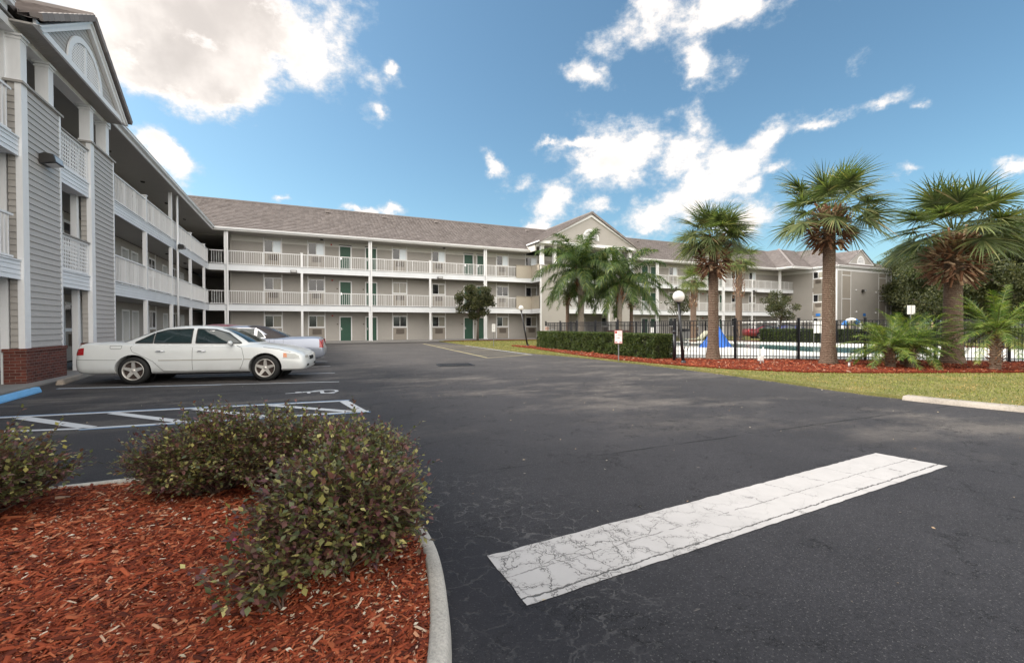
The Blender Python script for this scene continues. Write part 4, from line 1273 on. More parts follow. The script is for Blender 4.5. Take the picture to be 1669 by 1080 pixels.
while z < gt - .12:
    t = min(z + .115, gt - .1); a0 = ghw * (gt - z) / (gt - gb); a1 = ghw * (gt - t) / (gt - gb)
    b.face([(gx - a0, 36.45, z), (gx + a0, 36.45, z), (gx + a1, 36.46, t), (gx - a1, 36.46, t)]); z = t
b.face([(gx - ghw, 36.5, gb), (gx + ghw, 36.5, gb), (gx, 36.5, gt)])
b.build('gable_wall', M['siding'], BLD)
b = MB()
b.bar((gx - ghw - .1, 36.40, gb - .0), (gx, 36.40, gt + .08), .1, .16); b.bar((gx + ghw + .1, 36.40, gb), (gx, 36.40, gt + .08), .1, .16); b.bar((gx - ghw, 36.4, gb + .04), (gx + ghw, 36.4, gb + .04), .09, .12)
b.build('gable_trim', M['white'], BLD)
vent((gx, 36.45, 9.62), (1, 0, 0), (0, -1, 0), .85, 1.0, .2)
yb = 36.3 + (gt - gb) / SL
roof_part([((gx - ghw - .3, 36.9, gb), (gx - ghw - .3, 36.25, gb), (gx, 36.25, gt + .12), (gx, 40.2, gt + .12)), ((gx + ghw + .3, 36.25, gb), (gx + ghw + .3, 36.9, gb), (gx, 40.2, gt + .12), (gx, 36.25, gt + .12))], 120)

# --- near wing
def mk_wing(b, a, c, z0, z1): b.lap((XW, a, 0), (0, 1, 0), c - a, z0, z1, out=(1, 0, 0))
WW_WIN = [8.5, 12.2, 23.2, 33.6, 38.9]
WW_D = [5.2, 6.5, 15.6, 17.0, 27.2 + 1.9, 30.55, 36.4, 41.0]
FLs = FL[:]; 
wallrun([(w, WW / 2, 'W') for w in WW_WIN] + [(d, .5, 'D') for d in WW_D], -8, 54, mk_wing)
b = MB(); b.box(XW - .1, XW + .03, -8, 54, 8.31, 8.76); b.build('frieze', M['siding'], BLD)
b = MB(); b.box(-19.5, XW - .36, -8, 54.4, 0, 8.78); b.build('inner_wall', M['dark'], BLD)
for w in WW_WIN:
    for fl in range(3): place(WPROTO[rw.choice([0, 2, 2])], (XW, w, FL[fl]), R(90))
for d in WW_D:
    for fl in range(3): place(DOORR, (XW, d, FL[fl]), R(90))
WSEG = [(-8, 14.97), (16.97, 18.93), (20.85, YR + .05)]
XN = -6.20
for (a, c) in WSEG:
    far = a > 20; xr = XR if far else XN
    for (z0, z1) in (((B2B, B2T), (B3B, B3T)) if far else ((2.55, 3.0), (5.51, 5.95))):
        b = MB(); b.lap((xr, a, 0), (0, 1, 0), c - a, z0, z1, .0765 * 1.5, out=(1, 0, 0), d=.018); b.box(xr - .05, xr + .035, a, c, z1 - .012, z1 + .022); b.box(xr - .05, xr - .001, a, c, z0, z1 - .013)
        if not far: b.box(XR - .06, xr - .05, a, c, z0 + .03, z1 - .03)
        b.build('balcony_band', M['slab'], BLD)
for (z0, z1) in ((B2B, B2T), (B3B, B3T)):
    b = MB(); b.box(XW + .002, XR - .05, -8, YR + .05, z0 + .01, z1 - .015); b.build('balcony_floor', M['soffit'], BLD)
wp = [26.19, 30.71, 35.46, 39.91]
edges = [20.92] + wp + [YR]
for k in range(5):
    L = edges[k + 1] - edges[k] - .14
    for fl, zb in ((1, B2T), (2, B3T)):
        r_ = railing(L, thick=4 if k else 4).build('railing', M['white'], BLD); r_.location = (XR, edges[k] + .07, zb); r_.rotation_euler = (0, 0, R(90))
for (a, c) in ((10.2, 14.75), (5.0, 10.1), (-.2, 4.9)):
    for fl, zb in ((1, 2.98), (2, 5.93)):
        r_ = railing(c - a, thick=4).build('railing', M['white'], BLD); r_.location = (XN - .04, a, zb); r_.rotation_euler = (0, 0, R(90))
for i, y in enumerate([4.95, 10.15, 15.06, 18.8] + wp):
    b = MB(); w = .075
    full = i in (0, 1, 2, 5)
    top3 = 8.78 if full else 7.40
    if i == 3: segs = ((.035, B2B), (B2T + .02, B3B))
    else: segs = ((.035, B2B), (B2T + .02, B3B), (B3T + .02, top3))
    xo = .09 if i < 4 else 0.0
    for (z0, z1) in segs: b.box(XR + xo - w - .02, XR + xo + w - .02, y - w, y + w, z0, z1)
    if not full and i != 3: b.box(XR - .12, XR + .08, y - .1, y + .1, 7.40, 7.44)
    b.build('post', M['white'], BLD)
b = MB(); b.tube([(XR + .16, 31.35, .05), (XR + .16, 31.35, 8.86)], .055, 10); b.build('downspout', M['white'], BLD)

# the two clad towers of the near wing, with lattice balconies between
TX = -6.15
for (a, c) in ((15.0, 16.95), (18.95, 20.9)):
    b = MB(); b.lap((TX, a + .25, 0), (0, 1, 0), c - a - .33, .9, 7.27, .155, out=(1, 0, 0), d=.024)
    b.box(TX - .24, TX - .002, a + .02, c - .02, .88, 7.27)
    b.build('tower_wall', M['siding_grey'], BLD)
    b = MB(); b.lap((TX - .24, a, 0), (1, 0, 0), .14, .9, 7.27, .155, d=.022); b.build('tower_return', M['siding'], BLD)
    b = MB(); b.box(TX - .10, TX + .02, a - .02, a + .25, .88, 7.27); b.box(TX - .06, TX + .02, c - .09, c + .01, .88, 7.27); b.build('corner_trim', M['white'], BLD)
    b = MB(); b.box(TX - .30, TX + .07, a - .06, c + .06, 7.27, 7.325); b.build('tower_cap', M['soffit'], BLD)
    b = MB(); b.box(TX - .36, TX + .05, a - .06, c + .07, 0, .80); b.box(TX - .38, TX + .07, a - .08, c + .09, .80, .88); b.build('brick_plinth', M['brick'], BLD)
for y in (15.17, 16.50, 19.12, 20.42):
    b = MB(); square_column(b, TX - .14, y, 7.325, 8.46, .135); b.build('column', M['white'], BLD)
for fl, zb in ((1, 2.98), (2, 5.93)):
    b = MB(); lattice(b, (XN - .02, 16.98, 0), (0, 1, 0), 1.90, zb + .06, zb + 1.06, (1, 0, 0), .10, .036)
    b.build('lattice_panel', M['white'], BLD)
    b = MB(); b.box(XN - .08, XN + .05, 16.97, 18.90, zb + 1.065, zb + 1.10); b.build('rail_cap', M['soffit'], BLD)
b = MB(); b.box(TX - .42, TX - .08, 14.0, 21.0, 8.46, 8.66); b.build('beam', M['white'], BLD)
# wing gable: trim, wall, vent, soffit, roof
GXf = -5.80; GC, GH, G0, G1 = 17.72, 3.0, 8.62, 10.45
b = MB(); z = G0 + .1
while z < G1 - .2:
    t = min(z + .115, G1 - .2); a0 = GH * (G1 - z) / (G1 - G0); a1 = GH * (G1 - t) / (G1 - G0)
    b.face([(GXf, GC - a0, z), (GXf, GC + a0, z), (GXf - .012, GC + a1, t), (GXf - .012, GC - a1, t)]); b.face([(GXf - .012, GC - a0, z), (GXf - .012, GC + a0, z), (GXf, GC + a0, z), (GXf, GC - a0, z)]); z = t
b.face([(GXf - .03, GC - GH, G0), (GXf - .03, GC + GH, G0), (GXf - .03, GC, G1)])
b.build('gable_wall', M['siding_grey'], BLD)
b = MB()
b.box(GXf + .001, GXf + .06, GC - GH, GC + GH, G0 - .04, G0 + .12)
for s in (-1, 1):
    p0, p1 = Vector((0, GC + s * (GH + .05), G0 - .03)), Vector((0, GC, G1 + .06)); dz = .24
    q = [p0, p1, p1 - Vector((0, 0, dz)), p0 + Vector((0, -s * dz * 1.3, 0))]
    vs = [(GXf + .002, v.y, v.z) for v in q] + [(GXf + .10, v.y, v.z) for v in q]
    b.add(vs, [(0, 1, 2, 3), (7, 6, 5, 4), (0, 4, 5, 1), (1, 5, 6, 2), (2, 6, 7, 3), (3, 7, 4, 0)])
    q = [p0 + Vector((0, 0, 0)), p1, p1 - Vector((0, 0, .07)), p0 + Vector((0, -s * .09, 0))]
    vs = [(GXf + .101, v.y, v.z) for v in q] + [(GXf + .15, v.y, v.z) for v in q]
    b.add(vs, [(0, 1, 2, 3), (7, 6, 5, 4), (0, 4, 5, 1), (1, 5, 6, 2), (2, 6, 7, 3), (3, 7, 4, 0)])
b.build('gable_trim', M['white'], BLD)
vent((GXf + .01, GC - .15, G0 + .13), (0, 1, 0), (1, 0, 0), 1.18, 1.02, .082)
b = MB(); b.box(-6.5, GXf + .01, GC - GH, GC + GH, G0 - .02, G0 + .02)
for i in range(60): b.box(-6.49, GXf, GC - GH + i * .1, GC - GH + i * .1 + .06, G0 - .026, G0 - .02)
b.build('soffit', M['soffit'], BLD)
GT = G1 + .14; gs = (GT - (G0 + .1)) / (GH + .12)
def wing_plane_x(z): return WE - (z - EAVE) / SL
roof_part([((wing_plane_x(G0 + .1) , GC - GH - .12, G0 + .1), (GXf + .18, GC - GH - .12, G0 + .1), (GXf + .18, GC, GT), (wing_plane_x(GT), GC, GT)),
           ((GXf + .18, GC + GH + .12, G0 + .1), (wing_plane_x(G0 + .1), GC + GH + .12, G0 + .1), (wing_plane_x(GT), GC, GT), (GXf + .18, GC, GT))], 150)
b = MB()
for s in (-1, 1):
    n = 11
    for i in range(n):
        t0, t1 = i / n, (i + .94) / n
        p0 = Vector((GXf + .20, GC + s * (GH + .14) * (1 - t0), G0 + .13 + (GT - G0 - .1) * t0)); p1 = Vector((GXf + .20, GC + s * (GH + .14) * (1 - t1), G0 + .13 + (GT - G0 - .1) * t1))
        b.bar(p0, p1 + Vector((0, 0, .015)), .07, .17)
b.bar((GXf + .2, GC, GT + .08), (wing_plane_x(GT), GC, GT + .08), .2, .1)
b.build('ridge_cap', M['roof'], BLD)

# small ceiling lamps, fire bells and room plates
b = MB()
for y in (24.5, 29.0, 33.5, 38):
    for z in (B3B, 8.76): b.lathe([(.09, z - .05), (.11, z)], 10, (-7.35, y, 0))
for x in (1.5, 12.2, 37, 48):
    b.lathe([(.13, 8.68), (.15, 8.76)], 10, (x, 42.1, 0))
b.build('ceiling_lamp', M['fixture'], BLD, )
BLD.children[-1]['kind'] = 'stuff' if False else 'thing' if False else ''
if 'kind' in bpy.data.objects['ceiling_lamp']: del bpy.data.objects['ceiling_lamp']['kind']
b = MB()
for d in DRS:
    for f in FL[:2]: b.box(d - .75, d - .62, YW - .03, YW - .005, f + 1.4, f + 1.5)
b.build('room_plate', M['ac'], BLD)
b = MB()
for (x, z) in ((2.35, 2.3), (2.35, 5.4), (2.3, 8.5), (46.5, 5.4), (46.5, 2.3)): b.lathe([(.001, -.05), (.07, -.045), (.08, 0)], 10, (x, YW - .035, z), axis='y') if False else b.box(x - .06, x + .06, YW - .08, YW - .02, z - .07, z + .05)
b.build('alarm_bell', M['red_sign'], BLD)

# --- floodlights
def floodlight(loc, rz, label, s=1.0):
    t = empty('floodlight', loc, rz, label=label, cat='floodlight', group='floodlights on the motel walls')
    b = MB()
    # local: -y is outwards
    P = [(-.24, 0, -.11), (.24, 0, -.11), (.24, 0, .13), (-.24, 0, .13), (-.26, -.34, -.05), (.26, -.34, -.05), (.26, -.30, .15), (-.26, -.30, .15), (-.24, -.1, .18), (.24, -.1, .18)]
    P = [(x * s, y * s, z * s) for x, y, z in P]
    b.add(P, [(0, 1, 2, 3), (0, 4, 5, 1), (4, 7, 6, 5), (0, 3, 8, 7, 4), (1, 5, 6, 9, 2), (3, 2, 9, 8), (8, 9, 6, 7)])
    b.build('housing', M['fixture'], t)
    b = MB(); b.face([(-.22 * s, -.345 * s, -.03 * s), (.22 * s, -.345 * s, -.03 * s), (.22 * s, -.312 * s, .125 * s), (-.22 * s, -.312 * s, .125 * s)])
    b.face([(-.2 * s, -.10 * s, -.115 * s), (.2 * s, -.10 * s, -.115 * s), (.2 * s, -.33 * s, -.07 * s), (-.2 * s, -.33 * s, -.07 * s)][::-1])
    b.build('lens', M['lens'], t)
M['lens'] = pmat('floodlight_lens', (.42, .42, .42), .15, .05)
floodlight((TX + .03, 15.95, 5.72), R(90), 'dark box floodlight on the grey clad tower nearest the camera', .95)
floodlight((XR + .22, 31.3, 5.85), R(90), 'dark box floodlight on the downpipe above the white sedan', .9)
floodlight((posts[1] - .6, YR - .04, 5.80), 0, 'floodlight on the upper balcony band above the second door pair from the inner corner', .9)
floodlight((posts[3] + .9, YR - .04, 5.80), 0, 'floodlight on the upper balcony band above the round-topped small tree', .9)
floodlight((40.6, YR - .04, 5.80), 0, 'floodlight on the upper balcony band above the near globe lamp', .9)
floodlight((54.0, YR - .04, 5.80), 0, 'floodlight on the upper balcony band beside the tall fan palm with lattice trunk', .9)
floodlight((67.6, EY - .03, 5.85), 0, 'floodlight in the middle of the windowless end wall beyond the pool', 1.1)
# ------------------------------------------------------------------ palms
def blade_strips(P, D, Nn, L, w, droop, seg=3, fold=.0):
    """many narrow tapering strips: start P, direction D, flat normal Nn (n,3), length L, width w, droop (n,)"""
    n = len(P); D = unit(D); S = unit(np.cross(Nn, D))
    vs = []
    cur = P.copy(); d = D.copy()
    for k in range(seg + 1):
        t = k / seg
        ww = w * (1.0 - .15 * t if k == 0 else (1.15 - 1.1 * t)) * (1 if k < seg else .12)
        if k == 0: ww = w * .6
        vs.append(cur - S * ww[:, None] / 2); vs.append(cur + S * ww[:, None] / 2)
        d = unit(d + np.stack([0 * droop, 0 * droop, -droop], -1) * (.25 + t) / seg * 2)
        cur = cur + d * (L / seg)[:, None]
    V = np.stack(vs, 1)  # n, 2(seg+1), 3
    F = np.array([(2 * k, 2 * k + 1, 2 * k + 3, 2 * k + 2) for k in range(seg)])
    f = F[None] + (np.arange(n) * V.shape[1])[:, None, None]
    return V.reshape(-1, 3), f.reshape(-1, 4)
class NPB:
    def __init__(s): s.V = []; s.F = []; s.k = 0
    def add(s, v, f): s.V.append(v); s.F.append(f + s.k); s.k += len(v)
    def build(s, name, mat, parent=None, **k):
        return np_mesh(name, np.concatenate(s.V), np.concatenate(s.F), mat, parent, **k)
def fan_crown(seed, nf, pet, blade, zc, nl=34, lo=-50, hi=80, wl=.045, flat=1.0):
    r = np.random.RandomState(seed); nb = NPB(); st = MB()
    for i in range(nf):
        az = i * 2.39996 + r.normal(0, .15)
        u = (i + .5) / nf
        el = R(hi + (lo - hi) * u ** .85 + r.normal(0, 5))
        pl = pet * r.uniform(.8, 1.15) * (1.0 - .35 * (el > R(60)))
        d0 = np.array([math.cos(az) * math.cos(el), math.sin(az) * math.cos(el), math.sin(el)])
        base = np.array([math.cos(az) * .12, math.sin(az) * .12, zc + .1 * math.sin(el)])
        # petiole bends down a little
        sag = .28 if el < R(30) else .12
        mid = base + d0 * pl * .5; tip = base + d0 * pl + np.array([0, 0, -sag * pl * .4])
        st.tube([base, mid, tip], [.018, .013, .009], 4, cap=False)
        D = unit(tip - mid)
        side = unit(np.cross(D, [0, 0, 1.0])) if abs(D[2]) < .98 else np.array([1.0, 0, 0])
        up = np.cross(side, D)
        # twist of the blade
        tw = r.normal(0, .35); side, up = side * math.cos(tw) + up * math.sin(tw), up * math.cos(tw) - side * math.sin(tw)
        a = np.linspace(-1.95, 1.95, nl) + r.normal(0, .03, nl)
        L = blade * (1.0 - .30 * (np.abs(a) / 1.95) ** 1.5) * r.uniform(.88, 1.08, nl) * r.uniform(.9, 1.08)
        DD = D[None] * np.cos(a)[:, None] + side[None] * np.sin(a)[:, None] + up[None] * (.18 * np.abs(np.sin(a)) - .10)[:, None]
        P = np.repeat(tip[None], nl, 0) + D[None] * (.10 * blade * np.cos(a))[:, None]
        NN = np.repeat(up[None], nl, 0) + r.normal(0, .25, (nl, 3))
        v, f = blade_strips(P, DD, NN, L, np.full(nl, wl * blade / .9), r.uniform(.15, .55, nl) * flat, 4)
        nb.add(v, f)
    return nb, st
def feather_crown(seed, nf, L, zc, nl=46, lo=-45, hi=80, ll=.45, arch=1.1, droop=.8, wl=.022, plume=.5):
    r = np.random.RandomState(seed); nb = NPB(); st = MB()
    for i in range(nf):
        az = i * 2.39996 + r.normal(0, .2); u = (i + .5) / nf
        el = R(hi + (lo - hi) * u ** .9 + r.normal(0, 5)); LL = L * r.uniform(.85, 1.1)
        p = np.array([math.cos(az) * .08, math.sin(az) * .08, zc]); d = np.array([math.cos(az) * math.cos(el), math.sin(az) * math.cos(el), math.sin(el)])
        pts = [p.copy()]; ns = 12; ds = [d.copy()]
        for k in range(ns):
            d = unit(d + np.array([0, 0, -arch * (.3 + k / ns) / ns])); p = p + d * LL / ns; pts.append(p.copy()); ds.append(d.copy())
        st.tube(pts, [.022 * (1 - .85 * k / ns) for k in range(ns + 1)], 4, cap=False)
        pts = np.array(pts); ds = np.array(ds)
        t = np.linspace(.10, 1.0, nl)
        idx = t * ns; i0 = np.clip(idx.astype(int), 0, ns - 1); fr = (idx - i0)[:, None]
        PP = pts[i0] * (1 - fr) + pts[i0 + 1] * fr; TD = unit(ds[i0] * (1 - fr) + ds[i0 + 1] * fr)
        side = unit(np.cross(TD, np.array([[0, 0, 1.0]])) + 1e-6)
        upv = np.cross(side, TD)
        for s in (-1, 1):
            lift = r.normal(.1, plume, nl)
            DD = side * s + TD * (.55 + .5 * t[:, None]) + upv * lift[:, None]
            ln = ll * np.sin(np.pi * (.12 + .80 * t)) ** .6 * r.uniform(.85, 1.1, nl)
            v, f = blade_strips(PP, DD, upv + r.normal(0, .4, (nl, 3)), ln, np.full(nl, wl), np.full(nl, droop) * r.uniform(.6, 1.4, nl), 3)
            nb.add(v, f)
    return nb, st
BOOT_V = np.array([(0, -.5, 0), (0, .5, 0), (1, .35, .12), (1, -.35, .12), (.0, -.5, -.25), (0, .5, -.25), (.95, .3, -.05), (.95, -.3, -.05)], float)
BOOT_F = np.array([(0, 3, 2, 1), (4, 5, 6, 7), (0, 4, 7, 3), (1, 2, 6, 5), (3, 7, 6, 2)])
def boots(seed, z0, z1, rad, n, L, wd, out=.6, dn=-.2, jit=.3):
    r = np.random.RandomState(seed)
    u = (np.arange(n) + .5) / n; a = np.arange(n) * 2.39996 + r.normal(0, .2, n)
    z = z0 + (z1 - z0) * u
    rr = rad(u) if callable(rad) else np.full(n, rad)
    o = np.stack([np.cos(a), np.sin(a), 0 * a], -1); T = np.stack([-np.sin(a), np.cos(a), 0 * a], -1)
    X = o * out + T * r.normal(0, jit, n)[:, None] + np.stack([0 * a, 0 * a, (dn if not callable(dn) else dn(u)) + r.normal(0, jit, n)], -1)
    X, Y, Z = frames(X, np.repeat(np.array([[0, 0, 1.0]]), n, 0) + o * .3)
    s = np.stack([L * r.uniform(.6, 1.25, n), wd * r.uniform(.7, 1.3, n), wd * r.uniform(.5, 1, n)], -1)
    return scatter(BOOT_V, BOOT_F, np.stack([o[:, 0] * rr, o[:, 1] * rr, z], -1), X, Y, Z, s)
def trunk_mesh(z0, z1, radf, lean=(0, 0), n=20, ring=.0, seed=0, seg=40):
    r = random.Random(seed); b = MB(); pts = []; rad = []
    for i in range(seg + 1):
        t = i / seg; z = z0 + (z1 - z0) * t
        pts.append((lean[0] * t * t, lean[1] * t * t, z)); rad.append(radf(t) * (1 + ring * math.sin(i * 2.1) + r.uniform(-.012, .012)))
    b.tube(pts, rad, n); return b
def palm_trunk_mat():
    m, N, b = newmat('ringed_palm_trunk')
    co = N.n('TexCoord').outputs['Object']
    s = N.n('SeparateXYZ', i={0: co})
    w = N.m('ADD', s.outputs[2], N.m('MULTIPLY', N.noise(co, 3, 3), .12))
    rg = N.m('SINE', N.m('MULTIPLY', w, 95.0))
    n = N.noise(co, 22, 5, .7); n2 = N.noise(co, 2.2, 4, .6)
    c = N.ramp(n, [(.25, (.085, .055, .040)), (.5, (.17, .115, .085)), (.75, (.25, .18, .14))])
    c = N.vm('SCALE', c, N.m('ADD', .85, N.m('MULTIPLY', rg, .14)))
    lich = N.m('MULTIPLY', N.step(N.noise(co, 30, 4, .7), .56, .62), N.step(N.m('ADD', N.m('MULTIPLY', s.outputs[1], -3.0), n2), .75, 1.05))
    c = N.mix(N.m('MULTIPLY', lich, .7), c, (.30, .31, .24))
    N.set(b, 'Base Color', c); N.set(b, 'Roughness', .9); N.set(b, 'Specular IOR Level', .2)
    N.set(b, 'Normal', N.n('Bump', i={'Strength': .9, 'Distance': .02, 'Height': N.m('ADD', N.m('MULTIPLY', rg, .35), n)}).outputs[0])
    return m
M['ptrunk'] = palm_trunk_mat()
M['petiole'] = pmat('green_petiole', (.11, .14, .04), .5, .1)

def cabbage_palm(loc, label, seed, r0, r1, hb0, hb1, zc, nf, pet, blade, bootL=.34, lattice_boots=False, group='fan palms around the pool', mat='fan', lean=(0, 0), brad=.30, nl=34, lo=-50, nb_=150, rz=0, **kw):
    t = empty('fan_palm', loc, rz, label=label, cat='palm', group=group)
    tr = trunk_mesh(-.05, zc - .05, lambda u: (r0 + .10 * math.exp(-u * 14)) * (1 - u) + r1 * u, lean, 20, .012, seed)
    tr.build('trunk', M['ptrunk'], t)
    nbv, st = fan_crown(seed, nf, pet, blade, zc, nl=nl, lo=lo, **kw)
    cr = nbv.build('crown', M[mat], t); cr.location = (lean[0], lean[1], 0)
    p = st.build('petioles', M['petiole'], cr)
    H = hb1 - hb0
    v, f = boots(seed + 5, hb0, hb1, (lambda u: brad * (.75 + .55 * np.sin(np.clip(u * 1.1 + .1, 0, 1) * np.pi))) if not lattice_boots else brad, nb_, bootL if not lattice_boots else .16, .105 if not lattice_boots else .06,
                 out=.55, dn=(lambda u: -.75 + 1.5 * u) if not lattice_boots else .75, jit=.32 if not lattice_boots else .15)
    bo = np_mesh('boots', v, f, M['bootmat'], t); bo.location = (lean[0] * .9, lean[1] * .9, 0)
    return t
cabbage_palm((14.34, 12.75, .1), 'smallest of the three big fan palms, in red mulch before the blue-covered pool lift', 3, .205, .155, 3.3, 4.5, 4.75, 44, .66, .98, bootL=.36, brad=.32, lo=-34, nb_=240)
cabbage_palm((16.15, 9.58, .1), 'tall fan palm with smooth brown trunk between the globe lamp and the shaggy date palms', 14, .205, .175, 4.0, 5.1, 5.15, 38, .95, 1.08, bootL=.36, brad=.34, lo=-26, nb_=230, nl=36)
cabbage_palm((20.15, 7.91, .1), 'broad fan palm with a thick skirt of dead brown boots, nearest the lawn kerb', 25, .28, .215, 2.9, 4.15, 4.5, 46, 1.1, 1.22, bootL=.46, brad=.42, lo=-26, nb_=320, nl=38)
cabbage_palm((*sc_at(1130, 34.5)[:2], .1), 'short fan palm with criss-cross boots on its trunk, left behind the pool', 36, .22, .2, 2.6, 4.4, 4.75, 34, .55, .85, lattice_boots=True, brad=.24, nb_=160, mat='fan_pale', lo=-45, nl=24)
cabbage_palm((*sc_at(1204, 36)[:2], .1), 'taller fan palm with criss-cross boots on its upper trunk, right behind the pool', 47, .24, .22, 3.4, 6.0, 6.5, 36, .75, 1.0, lattice_boots=True, brad=.36, nb_=220, mat='fan_pale', lo=-45, nl=24)

def queen_palm(loc, label, seed, r0, zt, L, nf, white=True, hi=80, group='queen palms before the entrance portico', ll=.55, **kw):
    t = empty('feather_palm', loc, label=label, cat='palm', group=group)
    trunk_mesh(-.05, zt, lambda u: r0 * (1.15 - .3 * u) * (1 + (.35 * math.exp(-((u - .78) / .10) ** 2) if white else 0)), (0, 0), 16, .03, seed).build('trunk', M['queen'] if white else M['ptrunk'], t)
    nbv, st = feather_crown(seed, nf, L, zt, ll=ll, hi=hi, **kw)
    cr = nbv.build('crown', M['feather'], t); st.build('midribs', M['petiole'], cr)
    v, f = boots(seed + 3, zt - (1.6 if white else .75), zt - .05, r0 * 1.1, 40 if white else 70, .5 if white else .25, .09, out=.35 if white else .6, dn=.9 if white else -.2, jit=.2)
    np_mesh('boots', v, f, M['bootmat'], t)
    return t
M['queen'] = pmat('queen_palm_trunk', (.22, .185, .15), .85, .2, 2.0, 14, .3, bump=.6, bscale=12)
queen_palm(sc_at(947, 30), 'tallest queen palm with drooping feather fronds, centre of the entrance portico', 5, .20, 5.0, 3.4, 32, hi=84, lo=-25, arch=2.0, droop=1.6, ll=.80, nl=120, wl=.045)
queen_palm(sc_at(1010, 29), 'second queen palm, drooping to the right of the tallest one', 9, .15, 4.2, 3.3, 28, hi=70, lo=-25, arch=1.9, droop=1.6, ll=.75, nl=110, wl=.045)
queen_palm(sc_at(925, 31), 'short dark palm with a ruff of brown boots, left of the tallest queen palm', 12, .12, 3.5, 1.7, 26, white=False, hi=80, lo=-35, arch=1.5, ll=.35, droop=1.0, nl=40, wl=.025)
queen_palm(sc_at(1029, 31), 'short dark palm with a ruff of brown boots, right of the second queen palm', 15, .12, 3.2, 2.1, 24, white=False, hi=70, lo=-30, arch=1.4, ll=.38, droop=1.0, nl=40, wl=.025)

def date_palm(loc, label, trunks, seed, L=1.45, nf=44, zt=.95, hi=78, lo=-22):
    t = empty('date_palm', loc, label=label, cat='palm', group='low date palms in the front mulch bed')
    for k, (dx, dy, h, ln) in enumerate(trunks):
        tb = trunk_mesh(-.05, h, lambda u: .12 * (1.1 - .1 * u), (ln[0], ln[1]), 12, .04, seed + k, 14)
        o = tb.build('trunk', M['ptrunk'], t); o.location = (dx, dy, 0)
        nbv, st = feather_crown(seed + k * 7, nf, L, h, nl=52, lo=lo, hi=hi, ll=.26, arch=1.25, droop=.35, wl=.016, plume=.25)
        c = nbv.build('crown', M['pygmy'], t); c.location = (dx + ln[0], dy + ln[1], 0)
        m_ = st.build('midribs', M['petiole'], c)
        v, f = boots(seed + k, .1, h, .11, 70, .14, .05, out=.6, dn=.5, jit=.3)
        b_ = np_mesh('boots', v, f, M['bootmat'], t); b_.location = (dx, dy, 0)
    return t
date_palm((16.7, 7.95, .1), 'clump of low date palms on two stubby trunks, in mulch before the life ring', [(-.1, .05, .62, (-.15, 0)), (.35, -.25, .70, (.05, 0)), (1.15, .25, .72, (.1, .1))], 51, L=1.2, nf=30)
date_palm((18.4, 6.25, .1), 'single low date palm with leaning shaggy trunk, in mulch right of the skirted fan palm', [(0, 0, 1.15, (.05, 0))], 77, L=1.5, nf=40, hi=70, lo=-20)

# ------------------------------------------------------------------ broadleaf trees, hedges, shrubs
def cards(P, size, r, out=None, V=CARD_V, F=CARD_F, flat=.0):
    n = len(P)
    X = r.normal(0, 1, (n, 3)); Zh = r.normal(0, 1, (n, 3)) + np.array([0, 0, .8])
    if out is not None: X = X * .8 + out; Zh = Zh + out * .5
    X, Y, Z = frames(X, Zh)
    return scatter(V, F, P, X, Y, Z, size)
def tree(loc, label, seed, h, rad, trunk_r, zlo, name='broadleaf_tree', nclump=60, leaves=26000, size=.12, mat='oak', group=None, squash=.8, limbs=9, gap=.5, cat='tree'):
    r = np.random.RandomState(seed); t = empty(name, loc, label=label, cat=cat, group=group)
    # clumps spread through the crown
    cen = []; zc = (h + zlo) / 2; hz = (h - zlo) / 2
    tries = 0
    while len(cen) < nclump and tries < 5000:
        tries += 1
        p = r.uniform(-1, 1, 3)
        d = np.linalg.norm(p)
        if d > 1 or d < gap * r.rand(): continue
        cen.append((p[0] * rad, p[1] * rad, zc + p[2] * hz * (1 if p[2] > 0 else .95), r.uniform(.16, .34) * rad))
    cen = np.array(cen)
    w = cen[:, 3] ** 2; ci = r.choice(len(cen), leaves, p=w / w.sum())
    dirs = unit(r.normal(0, 1, (leaves, 3))); rr = r.rand(leaves) ** .4
    P = cen[ci, :3] + dirs * (rr * cen[ci, 3])[:, None] * np.array([1, 1, squash * .8])
    P += r.normal(0, .05 * rad, (leaves, 3)) * (r.rand(leaves, 1) < .15)
    v, f = cards(P, size * r.uniform(.6, 1.3, leaves), r, dirs)
    b = MB(); lean = r.normal(0, .06 * h, 2)
    top = zlo + (h - zlo) * .45
    b.tube([(0, 0, -.1), (lean[0] * .3, lean[1] * .3, zlo * .6), (lean[0] * .7, lean[1] * .7, top * .8), (lean[0], lean[1], top)], [trunk_r * 1.25, trunk_r, trunk_r * .75, trunk_r * .4], 10)
    for k in range(limbs):
        c = cen[r.randint(len(cen))]; s = Vector((lean[0] * .5, lean[1] * .5, zlo * r.uniform(.55, 1.1) + .1)); e = Vector(c[:3])
        m_ = s.lerp(e, .5) + Vector((r.normal(0, .1 * rad), r.normal(0, .1 * rad), .1 * rad))
        b.tube([s, m_, e], [trunk_r * .5, trunk_r * .3, trunk_r * .1], 6, cap=False)
    b.build('trunk', M['bark'], t)
    np_mesh('crown', v, f, M[mat], t)
    return t
tree((14.0, 37.9, .06), 'small dark round-topped tree on the lawn beside a downpipe of the long facade', 4, 5.25, 1.65, .09, 1.9, nclump=46, leaves=15000, size=.13, mat='holly', limbs=8, cat='tree')
tree((sc_at(1105, 40)[0], sc_at(1105, 40)[1], .06), 'thin sparse tree behind the near globe lamp', 6, 4.1, 1.25, .05, 2.2, nclump=26, leaves=2600, size=.13, mat='holly', limbs=14, cat='tree')
tree((sc_at(1268, 42)[0], sc_at(1268, 42)[1], .06), 'thin open tree before the corner balconies of the end wing', 8, 4.4, 1.6, .06, 1.7, nclump=26, leaves=4200, size=.14, mat='holly', limbs=14, cat='tree')
